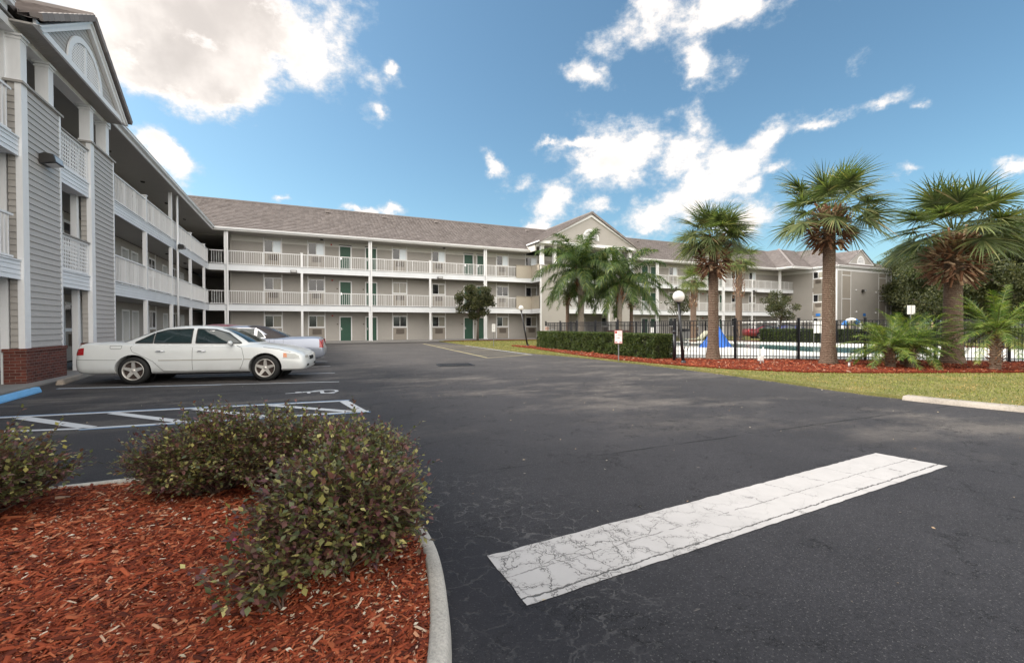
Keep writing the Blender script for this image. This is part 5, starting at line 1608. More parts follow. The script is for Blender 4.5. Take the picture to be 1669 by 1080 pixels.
OAK = [(1440, 92, 13.5, 5.5, 'behind the end wing of the motel, left end of the oaks'), (1478, 70, 11.0, 6.0, 'with its crown dipping behind the double white sign'), (1525, 60, 12.5, 6.0, 'rising behind the skirted fan palm'),
       (1580, 52, 12.0, 5.5, 'right of the skirted fan palm trunk'), (1640, 40, 11.5, 5.5, 'above the single date palm at the edge of the view'), (1690, 34, 9.5, 4.5, 'cut by the edge of the view, nearest oak'), (1610, 70, 12.5, 7, 'farthest back between the two right-hand oaks')]
for i, (x, dpt, h, rad, lb) in enumerate(OAK):
    p = sc_at(x, dpt)
    tree((p[0], p[1], -.03), 'dense dull green oak ' + lb, 100 + i, h, rad, .3, 1.4, name='oak_tree', nclump=95, leaves=42000, size=.26 if dpt > 45 else .20, group='oaks beyond the pool', limbs=10, gap=.75)

def box_hedge(loc, size, rz, label, seed, n, ls=.035, name='clipped_hedge', group=None):
    """loc = middle of its base; size = (length, depth, height)"""
    r = np.random.RandomState(seed); L, D, H = size
    t = empty(name, loc, rz, label=label, cat='hedge', group=group)
    pts = []
    area = np.array([L * D, L * H, L * H, D * H, D * H]); k = r.choice(5, n, p=area / area.sum())
    a, b_ = r.uniform(-.5, .5, n), r.uniform(-.5, .5, n); q = r.uniform(0, 1, n)
    P = np.zeros((n, 3)); O = np.zeros((n, 3))
    P[k == 0] = np.stack([a * L, b_ * D, 0 * a + H], -1)[k == 0]; O[k == 0] = (0, 0, 1)
    P[k == 1] = np.stack([a * L, 0 * a - D / 2, q * H], -1)[k == 1]; O[k == 1] = (0, -1, 0)
    P[k == 2] = np.stack([a * L, 0 * a + D / 2, q * H], -1)[k == 2]; O[k == 2] = (0, 1, 0)
    P[k == 3] = np.stack([0 * a - L / 2, b_ * D, q * H], -1)[k == 3]; O[k == 3] = (-1, 0, 0)
    P[k == 4] = np.stack([0 * a + L / 2, b_ * D, q * H], -1)[k == 4]; O[k == 4] = (1, 0, 0)
    # lumpy clipped surface with hollows
    wob = np.array([mnoise.noise(Vector(p) * 2.2 + Vector((seed, 0, 0))) + .6 * mnoise.noise(Vector(p) * 6.5) for p in P])
    rough = np.where(k == 0, .35, 1.0)
    P += O * ((wob * .085 - .05) * rough - r.rand(n) ** 2 * .07)[:, None]
    P[:, 2] = np.clip(P[:, 2], .03, H + .05)
    hole = (wob < -.38) & (k != 0) & (r.rand(n) < .7)
    P, O = P[~hole], O[~hole]; n = len(P)
    v, f = cards(P, ls * r.uniform(.7, 1.4, n), r, O * .9)
    np_mesh('foliage', v, f, M['hedge'], t)
    b = MB(); b.box(-L / 2 + .14, L / 2 - .14, -D / 2 + .14, D / 2 - .14, .02, H - .12); b.build('branches', M['hedgecore'], t)
    return t
M['hedgecore'] = pmat('hedge_twigs', (.018, .02, .010), .95, .3, 5)
# long hedge along the left side of the pool fence
ha, hb = Vector((12.82, 13.75)), Vector((13.25, 24.3))
dd_ = (hb - ha)
hc = (ha + hb) / 2
box_hedge((hc.x + .02, hc.y, .10), (dd_.length, 1.05, .95), math.atan2(dd_.y, dd_.x), 'long clipped hedge before the black fence, with a small red and white sign in front', 7, 90000, .05)
box_hedge((33.4, 20.5, .13), (7.4, .9, .95), math.atan2(-7.6, 3.3), 'clipped hedge behind the pool between the blue lift cover and the white sign', 8, 26000, .07)
box_hedge((35.0, 15.3, .13), (2.6, .9, .95), math.atan2(-2.6, .4), 'short clipped hedge behind the life ring', 9, 9000, .07)
box_hedge((23.4, 5.05, .10), (1.9, 1.5, 1.05), .3, 'rounded dark green hedge bush at the right edge of the front bed', 10, 16000, .05)

def shrub(loc, label, seed, rx, ry, h, ntw, leaf=.034, spread=.5, twl=.18, z0=.10):
    """loropetalum-like shrub: stems fan out from the root, leafy twigs at their ends"""
    r = np.random.RandomState(seed); t = empty('foreground_shrub', loc, label=label, cat='shrub', group='purple-green shrubs in the foreground island')
    b = MB()
    d = unit(r.normal(0, 1, (ntw, 3)) * np.array([1, 1, .8])); d[:, 2] = np.abs(d[:, 2]) * np.where(r.rand(ntw) < .42, -.45, 1)
    lump = np.array([mnoise.noise(Vector((q[0] * 1.6 + seed, q[1] * 1.6, q[2] * 1.6))) for q in d])
    rr = (r.rand(ntw) ** .38) * (1 + .35 * lump)
    E = np.stack([d[:, 0] * rx, d[:, 1] * ry, d[:, 2] * h * .62], -1) * rr[:, None] + np.array([0, 0, h * .42])
    E[:, 2] = np.maximum(E[:, 2], .03 + .05 * r.rand(ntw))
    roots = np.stack([r.normal(0, rx * .22, 14), r.normal(0, ry * .22, 14), np.zeros(14)], -1)
    nlv = 0; PV = []; XV = []; ZV = []; SZ = []
    for i in range(ntw):
        e = E[i]; outd = unit(np.array([d[i, 0], d[i, 1], max(d[i, 2], 0) * .9 + .35]) + r.normal(0, .45, 3))
        L = twl * r.uniform(.5, 1.5) * (1.9 if r.rand() < .04 else 1)
        s = e - outd * L * .5; tp = e + outd * L * .6
        if i % 5 == 0:
            k = r.randint(14); m_ = (roots[k] + s) / 2 + r.normal(0, .03, 3) + np.array([0, 0, .04])
            b.tube([roots[k], m_, s], [.007, .005, .0025], 4, cap=False)
        b.tube([s, (s + tp) / 2 + r.normal(0, .006, 3), tp], [.0022, .0017, .0008], 3, cap=False)
        m = max(4, int(L / (leaf * .36))); tt = (np.arange(m) + r.rand()) / m
        sd = unit(np.cross(outd, [0.1, 0.2, 1.0])); ud = np.cross(sd, outd)
        ph = np.arange(m) * 2.4 + r.rand() * 6
        ld = sd * np.cos(ph)[:, None] + ud * (np.sin(ph) * .6)[:, None] + outd * .75
        PV.append(s + (tp - s) * tt[:, None]); XV.append(ld); ZV.append(np.repeat((ud * .6 + np.array([0, 0, 1.0]))[None], m, 0) + r.normal(0, .4, (m, 3)))
        SZ.append(leaf * r.uniform(.55, 1.15, m) * (1 - .25 * tt))
    P = np.concatenate(PV); X, Y, Z = frames(np.concatenate(XV), np.concatenate(ZV)); S_ = np.concatenate(SZ)
    S3 = np.stack([S_, S_ * 1.15, S_], -1)
    v, f = scatter(LEAF_V, LEAF_F, P, X, Y, Z, S3)
    np_mesh('foliage', v, f, M['shrub'], t)
    b.build('stems', M['twig'], t)
    # a few magenta flowers
    fb = MB()
    for _ in range(3):
        k = r.randint(len(P)); c = Vector(P[k]) + Vector((0, 0, .01))
        if P[k][2] > h * .45:
            for j in range(9):
                a = j * .7; fb.face([c, c + Vector((math.cos(a) * .014, math.sin(a) * .014, .006)), c + Vector((math.cos(a + .2) * .014, math.sin(a + .2) * .014, .004))])
    if fb.v: fb.build('flowers', M['petal'], t)
    return t
M['twig'] = pmat('shrub_twig', (.10, .06, .045), .8, .2, 10)
shrub((-2.15, 4.22, .12), 'shrub cut by the left edge of the view, with yellow-green leaves at its tip', 201, .64, .45, .56, 1250, leaf=.050)
shrub((-.66, 4.28, .12), 'wide shrub in the back left of the island, before the striped bay', 202, .46, .42, .54, 1500, leaf=.047)
shrub((-.12, 4.18, .12), 'middle shrub along the back kerb, between the wide shrub and the corner shrub', 203, .52, .42, .52, 1500, leaf=.047)
shrub((.34, 3.55, .12), 'shrub at the outer corner of the island, behind the nearest shrub', 204, .38, .46, .52, 1300, leaf=.049)
shrub((.19, 2.72, .12), 'nearest shrub beside the curved kerb, with pale round leaves', 205, .44, .48, .56, 1550, leaf=.053)
shrub((-.15, 2.38, .12), 'low straggling shrub leaning out over the mulch left of the nearest shrub', 206, .20, .20, .34, 80, leaf=.052, twl=.2)
# ------------------------------------------------------------------ cars
def carpaint(name, col, metal=.25, rough=.28):
    m, N, b = newmat(name)
    co = N.n('TexCoord').outputs['Object']
    n = N.noise(co, 2.5, 4, .6); s = N.n('SeparateXYZ', i={0: co})
    dirt = N.m('MULTIPLY', N.step(N.m('ADD', s.outputs[2], N.m('MULTIPLY', N.m('SUBTRACT', n, .5), .25)), .42, .14), .35)
    c = N.vm('SCALE', col, N.m('ADD', .93, N.m('MULTIPLY', n, .14)))
    N.set(b, 'Base Color', N.mix(dirt, c, (.30, .26, .21))); N.set(b, 'Metallic', metal); N.set(b, 'Roughness', N.m('ADD', rough, N.m('MULTIPLY', dirt, .4)))
    N.set(b, 'Coat Weight', .7); N.set(b, 'Coat Roughness', .06)
    return m
M['cp_white'] = carpaint('pearl_white_paint', (.74, .755, .75), .05, .3)
M['cp_silver'] = carpaint('pale_silver_paint', (.36, .39, .47), .45, .3)
M['cp_red'] = carpaint('dark_red_paint', (.22, .012, .02), .2, .3)
M['cp_blue'] = carpaint('dark_blue_paint', (.03, .04, .16), .2, .3)
M['vinyl'] = pmat('charcoal_vinyl_roof', (.055, .045, .045), .6, .1, 30)
M['tail'] = pmat('red_lamp_glass', (.38, .008, .012), .12, .1, coat=1.0)
M['lamp'] = pmat('clear_lamp_glass', (.45, .46, .44), .08, .15, 12, coat=1.0)
M['amber'] = pmat('amber_lamp_glass', (.60, .17, .03), .12, .05, coat=1.0)
M['seam'] = pmat('panel_gap', (.03, .03, .03), .7, .05)
M['rim'] = pmat('alloy_rim', (.62, .59, .55), .35, .08, metal=.5)
def cr(keys, x):
    """smooth interpolation through (x, v...) rows"""
    k = np.array(keys, float); xs = k[:, 0]; i = int(np.clip(np.searchsorted(xs, x) - 1, 0, len(xs) - 2))
    t = (x - xs[i]) / (xs[i + 1] - xs[i]); t = min(max(t, 0), 1)
    p1, p2 = k[i, 1:], k[i + 1, 1:]
    p0 = k[i - 1, 1:] if i > 0 else p1; p3 = k[i + 2, 1:] if i + 2 < len(xs) else p2
    d = xs[i + 1] - xs[i]
    m1 = (p2 - p0) / (xs[i + 1] - (xs[i - 1] if i > 0 else xs[i] - d)) * d; m2 = (p3 - p1) / ((xs[i + 2] if i + 2 < len(xs) else xs[i + 1] + d) - xs[i]) * d
    return (2 * t ** 3 - 3 * t * t + 1) * p1 + (t ** 3 - 2 * t * t + t) * m1 + (-2 * t ** 3 + 3 * t * t) * p2 + (t ** 3 - t * t) * m2
def sedan(name, loc, rz, S, label, group, detail=True):
    root = empty(name, loc, rz, label=label, cat='car', group=group)
    L = S['L']; x0 = 0.0
    paint = S['paint']
    bm_ = MB(); bm_.smooth = True
    xs = np.concatenate([np.linspace(0, .25, 7), np.linspace(.3, L - .3, 54), np.linspace(L - .25, L, 7)])
    rings = []
    for x in xs:
        hw, zb, zs, zc = cr(S['body'], x)
        ze = zs - .015; q_ = lambda z: zb + (ze - .02 - zb) * (z - .235) / (.93 - .235)
        half = [(0, zb), (.70 * hw, zb + .001), (.90 * hw, q_(.262)), (.965 * hw, q_(.32)), (.985 * hw, q_(.42)), (hw, q_(.52)), (hw, q_(.62)), (.992 * hw, q_(.74)), (.975 * hw, q_(.88)), (.95 * hw, ze), (.90 * hw, zs + .012), (.75 * hw, (zs + zc * 2) / 3 + .010), (.40 * hw, max(zc, zs + .02)), (0, max(zc, zs + .02) + .008)]
        half = [(y, max(z, zb)) for y, z in half]
        ring_ = half + [(-y, z) for y, z in half[-2:0:-1]]
        rings.append([(x, y, z) for y, z in ring_])
    n = len(rings[0])
    vs = [p for r_ in rings for p in r_]
    fs = [(i * n + j, i * n + (j + 1) % n, (i + 1) * n + (j + 1) % n, (i + 1) * n + j) for i in range(len(rings) - 1) for j in range(n)]
    fs += [tuple(reversed(range(n))), tuple(range((len(rings) - 1) * n, len(rings) * n))]
    bm_.add(vs, fs)
    body = bm_.build('body', paint, root)
    # wheel arches
    mm = bmesh.new(); mm.from_mesh(body.data); bmesh.ops.recalc_face_normals(mm, faces=mm.faces); mm.to_mesh(body.data); mm.free()
    WR = S['wr']; cut = MB()
    for wx in S['wx']:
        for s in (-1, 1):
            k = []; N_ = 28
            for yy in (s * .48, s * 1.2):
                for j in range(N_): a = 2 * math.pi * j / N_; k.append((wx + (WR + .055) * math.cos(a), yy, WR + .01 + (WR + .045) * math.sin(a)))
            cut.add(k, [tuple(range(N_)), tuple(reversed(range(N_, 2 * N_)))] + [(j, N_ + j, N_ + (j + 1) % N_, (j + 1) % N_) for j in range(N_)])
    co = cut.build('cut', paint, root)
    mm = bmesh.new(); mm.from_mesh(co.data); bmesh.ops.recalc_face_normals(mm, faces=mm.faces); mm.to_mesh(co.data); mm.free()
    md = body.modifiers.new('b', 'BOOLEAN'); md.operation = 'DIFFERENCE'; md.object = co; md.solver = 'EXACT'
    dg = bpy.context.evaluated_depsgraph_get(); dg.update()
    me2 = bpy.data.meshes.new_from_object(body.evaluated_get(dg))
    body.modifiers.clear()
    if len(me2.polygons) > 100: body.data = me2
    bpy.data.objects.remove(co)
    body.data.set_sharp_from_angle(angle=R(38))
    # greenhouse
    gh = MB(); gh.smooth = True; N2 = 40; lay = []
    for (z, xr, xf, w, p) in S['green']:
        ring_ = []
        cx, hx = (xr + xf) / 2, (xf - xr) / 2
        for j in range(N2):
            a = 2 * math.pi * (j + .5) / N2; ca, sa = math.cos(a), math.sin(a)
            ring_.append((cx + hx * math.copysign(abs(ca) ** (2 / p), ca), w * math.copysign(abs(sa) ** (2 / p), sa), z))
        lay.append(ring_)
    vs = [p for r_ in lay for p in r_]; m = len(lay)
    top_c = (sum(p[0] for p in lay[-1]) / N2, 0, lay[-1][0][2] + .012)
    vs.append(top_c)
    gh.add(vs, [(i * N2 + j, i * N2 + (j + 1) % N2, (i + 1) * N2 + (j + 1) % N2, (i + 1) * N2 + j) for i in range(m - 1) for j in range(N2)] + [((m - 1) * N2 + j, (m - 1) * N2 + (j + 1) % N2, m * N2) for j in range(N2)])
    roof = gh.build('cabin', S.get('roofmat', paint), root)
    def tree_of(o):
        bm2 = bmesh.new(); bm2.from_mesh(o.data); t = BVHTree.FromBMesh(bm2); bm2.free(); return t
    TB, TG = tree_of(body), tree_of(roof)
    def side_panel(b, T, cols, s, off, rows=5):
        """cols: list of (x, zlow, zhigh)"""
        k = len(b.v); pts = []
        for (x, zl, zh) in cols:
            for r_ in range(rows + 1):
                z = zl + (zh - zl) * r_ / rows
                h = T.ray_cast(Vector((x, s * 3, z)), Vector((0, -s, 0)))
                if h[0] is None: h = (Vector((x, s * .7, z)), Vector((0, s, 0)))
                nn = h[1] if h[1].y * s > 0 else -h[1]
                pts.append(tuple(h[0] + nn * off))
        q = rows + 1
        b.add(pts, [(i * q + j, (i + 1) * q + j, (i + 1) * q + j + 1, i * q + j + 1) for i in range(len(cols) - 1) for j in range(rows)])
    def seam(b, T, pl, s, w=.007, off=.0035):
        for a, c in zip(pl[:-1], pl[1:]):
            m_ = max(2, int(math.hypot(c[0] - a[0], c[1] - a[1]) / .05)); dx, dz = c[0] - a[0], c[1] - a[1]; l = math.hypot(dx, dz); nx, nz = -dz / l * w / 2, dx / l * w / 2
            pr = []
            for i in range(m_ + 1):
                x, z = a[0] + dx * i / m_, a[1] + dz * i / m_
                row = []
                for q in (-1, 1):
                    h = T.ray_cast(Vector((x + q * nx, s * 3, z + q * nz)), Vector((0, -s, 0)))
                    if h[0] is None: break
                    nn = h[1] if h[1].y * s > 0 else -h[1]; row.append(h[0] + nn * off)
                if len(row) == 2: pr.append(row)
            for u, v in zip(pr[:-1], pr[1:]): b.face([u[0], v[0], v[1], u[1]])
    def cols(poly_low, poly_high, n=14):
        xs_ = np.linspace(poly_low[0][0], poly_low[-1][0], n)
        f = lambda P, x: float(np.interp(x, [p[0] for p in P], [p[1] for p in P]))
        return [(x, f(poly_low, x), f(poly_high, x)) for x in xs_]
    for s in (-1, 1):
        for lo, hi in S['windows']:
            b = MB(); b.smooth = True; side_panel(b, TG, cols(lo, hi), s, .006); b.build('side_window', M['carglass'], root)
        if detail:
            b = MB()
            for lo, hi in S['windows']:
                pl = [(p[0], p[1]) for p in lo] + [(p[0], p[1]) for p in reversed(hi)] + [lo[0]]
                seam(b, TG, pl, s, .022, .008)
            b.build('window_trim', M['seam'] if not S.get('chrome') else M['chrome'], root)
            for d in S['doors']:
                b = MB(); b.smooth = True; lo, hi = d['lo'], d['hi']; side_panel(b, TB, cols(lo, hi, 22), s, .003, 9)
                o = b.build('door', paint, root)
                b = MB(); hx, hz = d['handle']
                h = TB.ray_cast(Vector((hx, s * 3, hz)), Vector((0, -s, 0)))
                y = h[0].y if h[0] else s * .88
                pts = [(hx - .10, y + s * .004, hz - .005), (hx - .06, y + s * .03, hz + .004), (hx + .06, y + s * .03, hz + .004), (hx + .10, y + s * .004, hz - .005)]
                b.tube(pts, [.010, .014, .014, .010], 6); b.build('handle', M['chrome'], o)
            b = MB()
            for pl in S['seams']: seam(b, TB, pl, s)
            b.build('panel_gaps', M['seam'], root)
            b = MB()
            for pl in S['moulding']: seam(b, TB, pl, s, .022, .010)
            b.build('side_moulding', S.get('mould', M['galv']), root)
            b = MB(); side_panel(b, TB, cols([(S['sillx'][0], S['sillz'] - .055), (S['sillx'][1], S['sillz'] - .055)], [(S['sillx'][0], S['sillz'] - .02), (S['sillx'][1], S['sillz'] - .02)], 24), s, .004, 1); b.build('sill', M['wheelwell'], root)
            mx, mz = S['mirror']; b = MB(); b.smooth = True
            b.sphere((mx, s * (S['hw'] + .02), mz), .075, 12, .75); o = b.build('wing_mirror', paint, root)
            for v in o.data.vertices: v.co.x = mx + (v.co.x - mx) * .75; v.co.y = s * (S['hw'] + .05) + (v.co.y - s * (S['hw'] + .02)) * 1.35
            b = MB(); b.bar((mx, s * (S['hw'] - .1), mz - .04), (mx, s * S['hw'] + .02 * s, mz - .02), .06, .03); b.build('mirror_arm', M['wheelwell'], o)
        for (lo, hi, mt, nm) in S['side_lamps']:
            b = MB(); b.smooth = True; side_panel(b, TB, cols(lo, hi, 8), s, .005, 4); b.build(nm, M[mt], root)
    # windscreen, rear window, lamps seen from the ends: cast along x
    def end_panel(T, zr, wfun, fwd, mt, nm, off=.006, yc=0.0, rows=8, cols_=14):
        b = MB(); b.smooth = True; pts = []
        for r_ in range(rows + 1):
            z = zr[0] + (zr[1] - zr[0]) * r_ / rows; w = wfun(r_ / rows)
            for c_ in range(cols_ + 1):
                y = yc - w + 2 * w * c_ / cols_
                h = T.ray_cast(Vector((L + 2 if fwd else -2, y, z)), Vector((-1 if fwd else 1, 0, 0)))
                if h[0] is None: h = (Vector((L / 2, y, z)), Vector((1 if fwd else -1, 0, 0)))
                nn = h[1] if (h[1].x > 0) == fwd else -h[1]; pts.append(tuple(h[0] + nn * off))
        q = cols_ + 1
        b.add(pts, [(i * q + j, i * q + j + 1, (i + 1) * q + j + 1, (i + 1) * q + j) for i in range(rows) for j in range(cols_)])
        return b.build(nm, M[mt], root)
    gz = S['glassz']
    end_panel(TG, gz, lambda t: S['gw'][0] * (1 - t) + S['gw'][1] * t, True, 'carglass', 'windscreen')
    end_panel(TG, gz, lambda t: S['gw'][0] * (1 - t) + S['gw'][1] * t, False, 'carglass', 'rear_window')
    for (z0, z1, yc, hw_, fwd, mt, nm) in S['end_lamps']:
        for s in ((-1, 1) if yc else (1,)): end_panel(TB, (z0, z1), lambda t: hw_, fwd, mt, nm, yc=s * yc, rows=3, cols_=6)
    # wheels
    wheel0 = None
    for wx in S['wx']:
        for s in (-1, 1):
            if wheel0 is None:
                w = bpy.data.objects.new('wheel', None); COL.objects.link(w); w.parent = root; w.empty_display_size = .1
                b = MB(); tw = .105
                b.lathe([(WR * .68, -tw * .9), (WR * .80, -tw), (WR * .95, -tw * .85), (WR, -tw * .5), (WR, tw * .5), (WR * .95, tw * .85), (WR * .80, tw), (WR * .68, tw * .9)], 36, axis='y'); b.build('tyre', M['rubber'], w)
                b = MB(); RR = WR * .70
                b.lathe([(RR, -tw * .9), (RR * 1.0, -tw * .98), (RR * .93, -tw * .95), (RR * .90, -tw * .6), (RR * .88, tw * .5)], 36, axis='y')
                for k in range(S.get('spokes', 5)):
                    a = 2 * math.pi * k / S.get('spokes', 5) + .3
                    ca, sa = math.cos(a), math.sin(a); wv = .034 if S.get('spokes', 5) == 5 else .02
                    P = []
                    for (rr_, ww, yy) in ((RR * .16, wv * 1.25, -tw * .72), (RR * .92, wv * .85, -tw * .88)):
                        for q in (-1, 1):
                            for dy in (0, .025): P.append((rr_ * ca - q * ww * sa, yy + dy, rr_ * sa + q * ww * ca))
                    b.add(P, [(0, 2, 6, 4), (1, 5, 7, 3), (0, 4, 5, 1), (2, 3, 7, 6), (0, 1, 3, 2), (4, 6, 7, 5)])
                b.lathe([(.0001, -tw * .82), (RR * .17, -tw * .80), (RR * .20, -tw * .68)], 18, axis='y')
                b.build('rim', M['rim'], w)
                b = MB(); b.lathe([(.0001, -tw * .45), (RR * .88, -tw * .45)], 24, axis='y'); b.build('brake_disc', M['brake'], w)
                wheel0 = w
            else: w = copy_tree(wheel0, root)
            w.location = (wx, s * S['track'], WR); w.rotation_euler = (0, 0, 0 if s < 0 else math.pi)
            b = MB(); k = []; N_ = 20
            b.lathe([(.05, 0), (WR + .04, 0), (WR + .05, s * .16)], 24, (wx, s * .49, WR + .01), axis='y'); b.build('wheel_arch_liner', M['wheelwell'], root)
    return root, TB
M['brake'] = pmat('rusty_brake_disc', (.04, .025, .02), .7, .2)
def Zs(P): return P
Q = dict(L=5.15, wr=.335, wx=(1.27, 4.20), track=.79, hw=.905, paint=M['cp_white'],
  # x, half width, bottom, shoulder height, centre height
  body=[(0, .60, .40, .66, .67), (.03, .74, .34, .70, .72), (.10, .83, .28, .90, .93), (.22, .87, .25, .975, 1.01), (.55, .895, .235, .985, 1.03), (1.2, .905, .23, .965, 1.02), (2.2, .91, .225, .93, .98), (3.4, .91, .225, .905, .96), (3.95, .905, .225, .885, .945), (4.4, .89, .23, .84, .895), (4.75, .86, .235, .77, .82), (4.98, .83, .24, .70, .735), (5.09, .77, .26, .64, .67), (5.135, .69, .31, .59, .61), (5.15, .58, .37, .55, .57)],
  green=[(.90, .62, 4.02, .815, 5.5), (1.00, .86, 3.86, .80, 5.5), (1.10, 1.08, 3.70, .765, 5.2), (1.20, 1.32, 3.52, .725, 5), (1.30, 1.56, 3.32, .68, 4.8), (1.365, 1.75, 3.14, .635, 4.5), (1.405, 1.98, 2.92, .55, 4.0), (1.425, 2.2, 2.7, .40, 3.5)],
  windows=[([(1.28, 1.005), (1.66, 1.0)], [(1.28, 1.02), (1.66, 1.235)]), ([(1.69, 1.0), (2.50, .99)], [(1.69, 1.25), (1.95, 1.325), (2.50, 1.345)]), ([(2.60, .99), (3.62, .97)], [(2.60, 1.345), (3.0, 1.325), (3.30, 1.23), (3.62, .985)])],
  doors=[dict(lo=[(1.72, .55), (1.95, .32), (2.54, .30)], hi=[(1.72, .93), (2.54, .93)], handle=(1.86, .80)), dict(lo=[(2.57, .30), (3.60, .30)], hi=[(2.57, .93), (3.60, .90)], handle=(2.76, .79))],
  seams=[[(1.28, .955), (1.22, .90), (1.26, .80), (1.45, .70), (1.70, .56), (1.92, .31), (2.55, .29)], [(2.555, .97), (2.555, .29)], [(2.555, .285), (3.60, .285), (3.68, .45), (3.72, .60), (3.66, .86), (3.50, .93)],
         [(.80, .895), (.82, .87), (1.02, .87), (1.04, .895), (1.04, .945), (.80, .945), (.80, .895)], [(.10, .62), (.93, .60)], [(4.62, .58), (5.02, .56)], [(4.15, .87), (4.5, .815), (4.80, .73)]],
  moulding=[[(1.82, .58), (3.68, .575)], [(3.72, .575), (3.88, .575)]], mould=pmat('body_moulding', (.42, .40, .36), .5),
  sillx=(1.70, 3.80), sillz=.26, mirror=(3.42, .99),
  side_lamps=[([(.045, .72), (.26, .73)], [(.045, .86), (.26, .90)], 'tail', 'tail_light'), ([(4.66, .60), (5.0, .58)], [(4.66, .715), (4.90, .69), (5.0, .63)], 'lamp', 'headlight'), ([(4.63, .60), (4.72, .60)], [(4.63, .715), (4.72, .71)], 'amber', 'indicator')],
  end_lamps=[(.565, .63, .52, .14, True, 'lamp', 'headlight'), (.72, .86, .58, .16, False, 'tail', 'tail_light'), (.50, .60, 0, .26, True, 'wheelwell', 'grille'), (.34, .40, .45, .12, True, 'wheelwell', 'fog_light')],
  glassz=(.99, 1.36), gw=(.66, .50))
ux, uy = 2.90, -.59; ul = math.hypot(ux, uy); rzq = math.atan2(uy, ux)
dq, nq = Vector((ux / ul, uy / ul)), Vector((-uy / ul, ux / ul))
near0 = Vector((-3.52, 13.86))
orig = near0 - dq * 1.53 + nq * (.79 + .105)
white_car, _ = sedan('parked_car', (orig.x, orig.y, 0), rzq, Q, 'white four-door sedan backed up to the motel, five-spoke alloy wheels, nearest of the parked cars', 'cars parked beside the near wing')
# second car: silver, nose to the building, dark vinyl over its rear window. Built nose towards +x and turned round
T2 = dict(L=5.35, wr=.335, wx=(1.35, 4.35), track=.80, hw=.95, paint=M['cp_silver'], chrome=True, spokes=14,
  body=[(0, .72, .42, .60, .61), (.04, .86, .36, .64, .66), (.10, .91, .31, .90, .93), (.25, .93, .27, .985, 1.02), (.7, .945, .25, .985, 1.04), (1.5, .95, .24, .975, 1.03), (3.0, .95, .235, .955, 1.01), (4.1, .945, .235, .93, 1.0), (4.9, .92, .24, .87, .93), (5.22, .86, .26, .78, .82), (5.32, .78, .32, .60, .62), (5.35, .66, .40, .56, .57)],
  green=[(.92, 1.02, 4.12, .84, 6), (1.02, 1.12, 3.98, .82, 6), (1.12, 1.28, 3.84, .78, 5.5), (1.22, 1.46, 3.68, .74, 5.2), (1.31, 1.66, 3.50, .69, 5), (1.375, 1.86, 3.30, .63, 4.5), (1.41, 2.1, 3.05, .54, 4.0), (1.43, 2.3, 2.8, .40, 3.5)],
  windows=[([(1.86, 1.015), (2.12, 1.01)], [(1.86, 1.03), (1.98, 1.20), (2.12, 1.31)]), ([(2.18, 1.01), (2.85, 1.0)], [(2.18, 1.33), (2.85, 1.35)]), ([(2.98, 1.0), (3.85, .985)], [(2.98, 1.345), (3.30, 1.33), (3.52, 1.22), (3.85, 1.0)])],
  doors=[dict(lo=[(1.85, .34), (2.90, .31)], hi=[(1.85, .95), (2.90, .95)], handle=(2.05, .82)), dict(lo=[(2.94, .31), (3.98, .32)], hi=[(2.94, .95), (3.98, .94)], handle=(3.12, .82))],
  seams=[[(1.72, .99), (1.72, .60), (1.85, .32), (2.92, .30)], [(2.92, .98), (2.92, .30)], [(2.93, .30), (4.02, .31), (4.06, .9)], [(.1, .66), (1.0, .66)], [(1.3, .96), (1.3, .82), (1.58, .82), (1.58, .96)]],
  moulding=[[(.10, .60), (.98, .60)], [(1.72, .58), (3.95, .58)]], mould=M['chrome'],
  sillx=(1.8, 3.9), sillz=.27, mirror=(3.75, 1.02),
  side_lamps=[([(.05, .66), (.17, .66)], [(.05, .92), (.17, .95)], 'tail', 'tail_light'), ([(5.0, .62), (5.24, .60)], [(5.0, .80), (5.24, .74)], 'lamp', 'headlight')],
  end_lamps=[(.66, .92, .78, .09, False, 'tail', 'tail_light'), (.62, .76, .64, .16, True, 'lamp', 'headlight'), (.52, .76, 0, .32, True, 'chrome', 'grille')],
  glassz=(1.01, 1.37), gw=(.68, .52))
ang2 = math.pi + R(-5)
silver, TS = sedan('parked_car', (.76, 18.15, 0), ang2, T2, 'pale silver sedan with dark vinyl rear roof, parked nose-in behind the white sedan', 'cars parked beside the near wing')
# vinyl half-roof and chrome pillars
def cabin_patch(car, test, mat, name, off=.005):
    cab = [c for c in car.children if c.name.startswith('cabin')][0]
    b = MB(); b.smooth = True
    me = cab.data
    for p in me.polygons:
        c = p.center
        if test(c): b.face([Vector(me.vertices[i].co) + p.normal * off for i in p.vertices])
    return b.build(name, mat, car)
cabin_patch(silver, lambda c: c.x < 2.35 and not (c.x < 1.7 and abs(c.y) < .55 and 1.0 < c.z < 1.36) and not (1.95 < c.x < 2.2 and c.z < 1.33 and abs(c.y) > .6), M['vinyl'], 'vinyl_roof', .004)
b = MB()
for s in (-1, 1):
    b.face([(2.87, s * .842, .99), (2.97, s * .838, .99), (2.97, s * .70, 1.355), (2.87, s * .70, 1.355)])
    b.face([(2.13, s * .842, .99), (2.17, s * .842, .99), (2.17, s * .70, 1.35), (2.13, s * .70, 1.35)])
b.build('chrome_pillars', M['chrome'], silver)
T3 = dict(Q); T3['paint'] = M['cp_red']
T3['green'] = [(z + (.06 if z > 1.0 else 0), a, b_, w, p) for z, a, b_, w, p in Q['green']]
T3['glassz'] = (1.05, 1.40)
red, _ = sedan('parked_car', (-.35, 20.55, 0), math.pi + R(-4), T3, 'dark red car behind the silver sedan, only its roof showing', 'cars parked beside the near wing', detail=False)
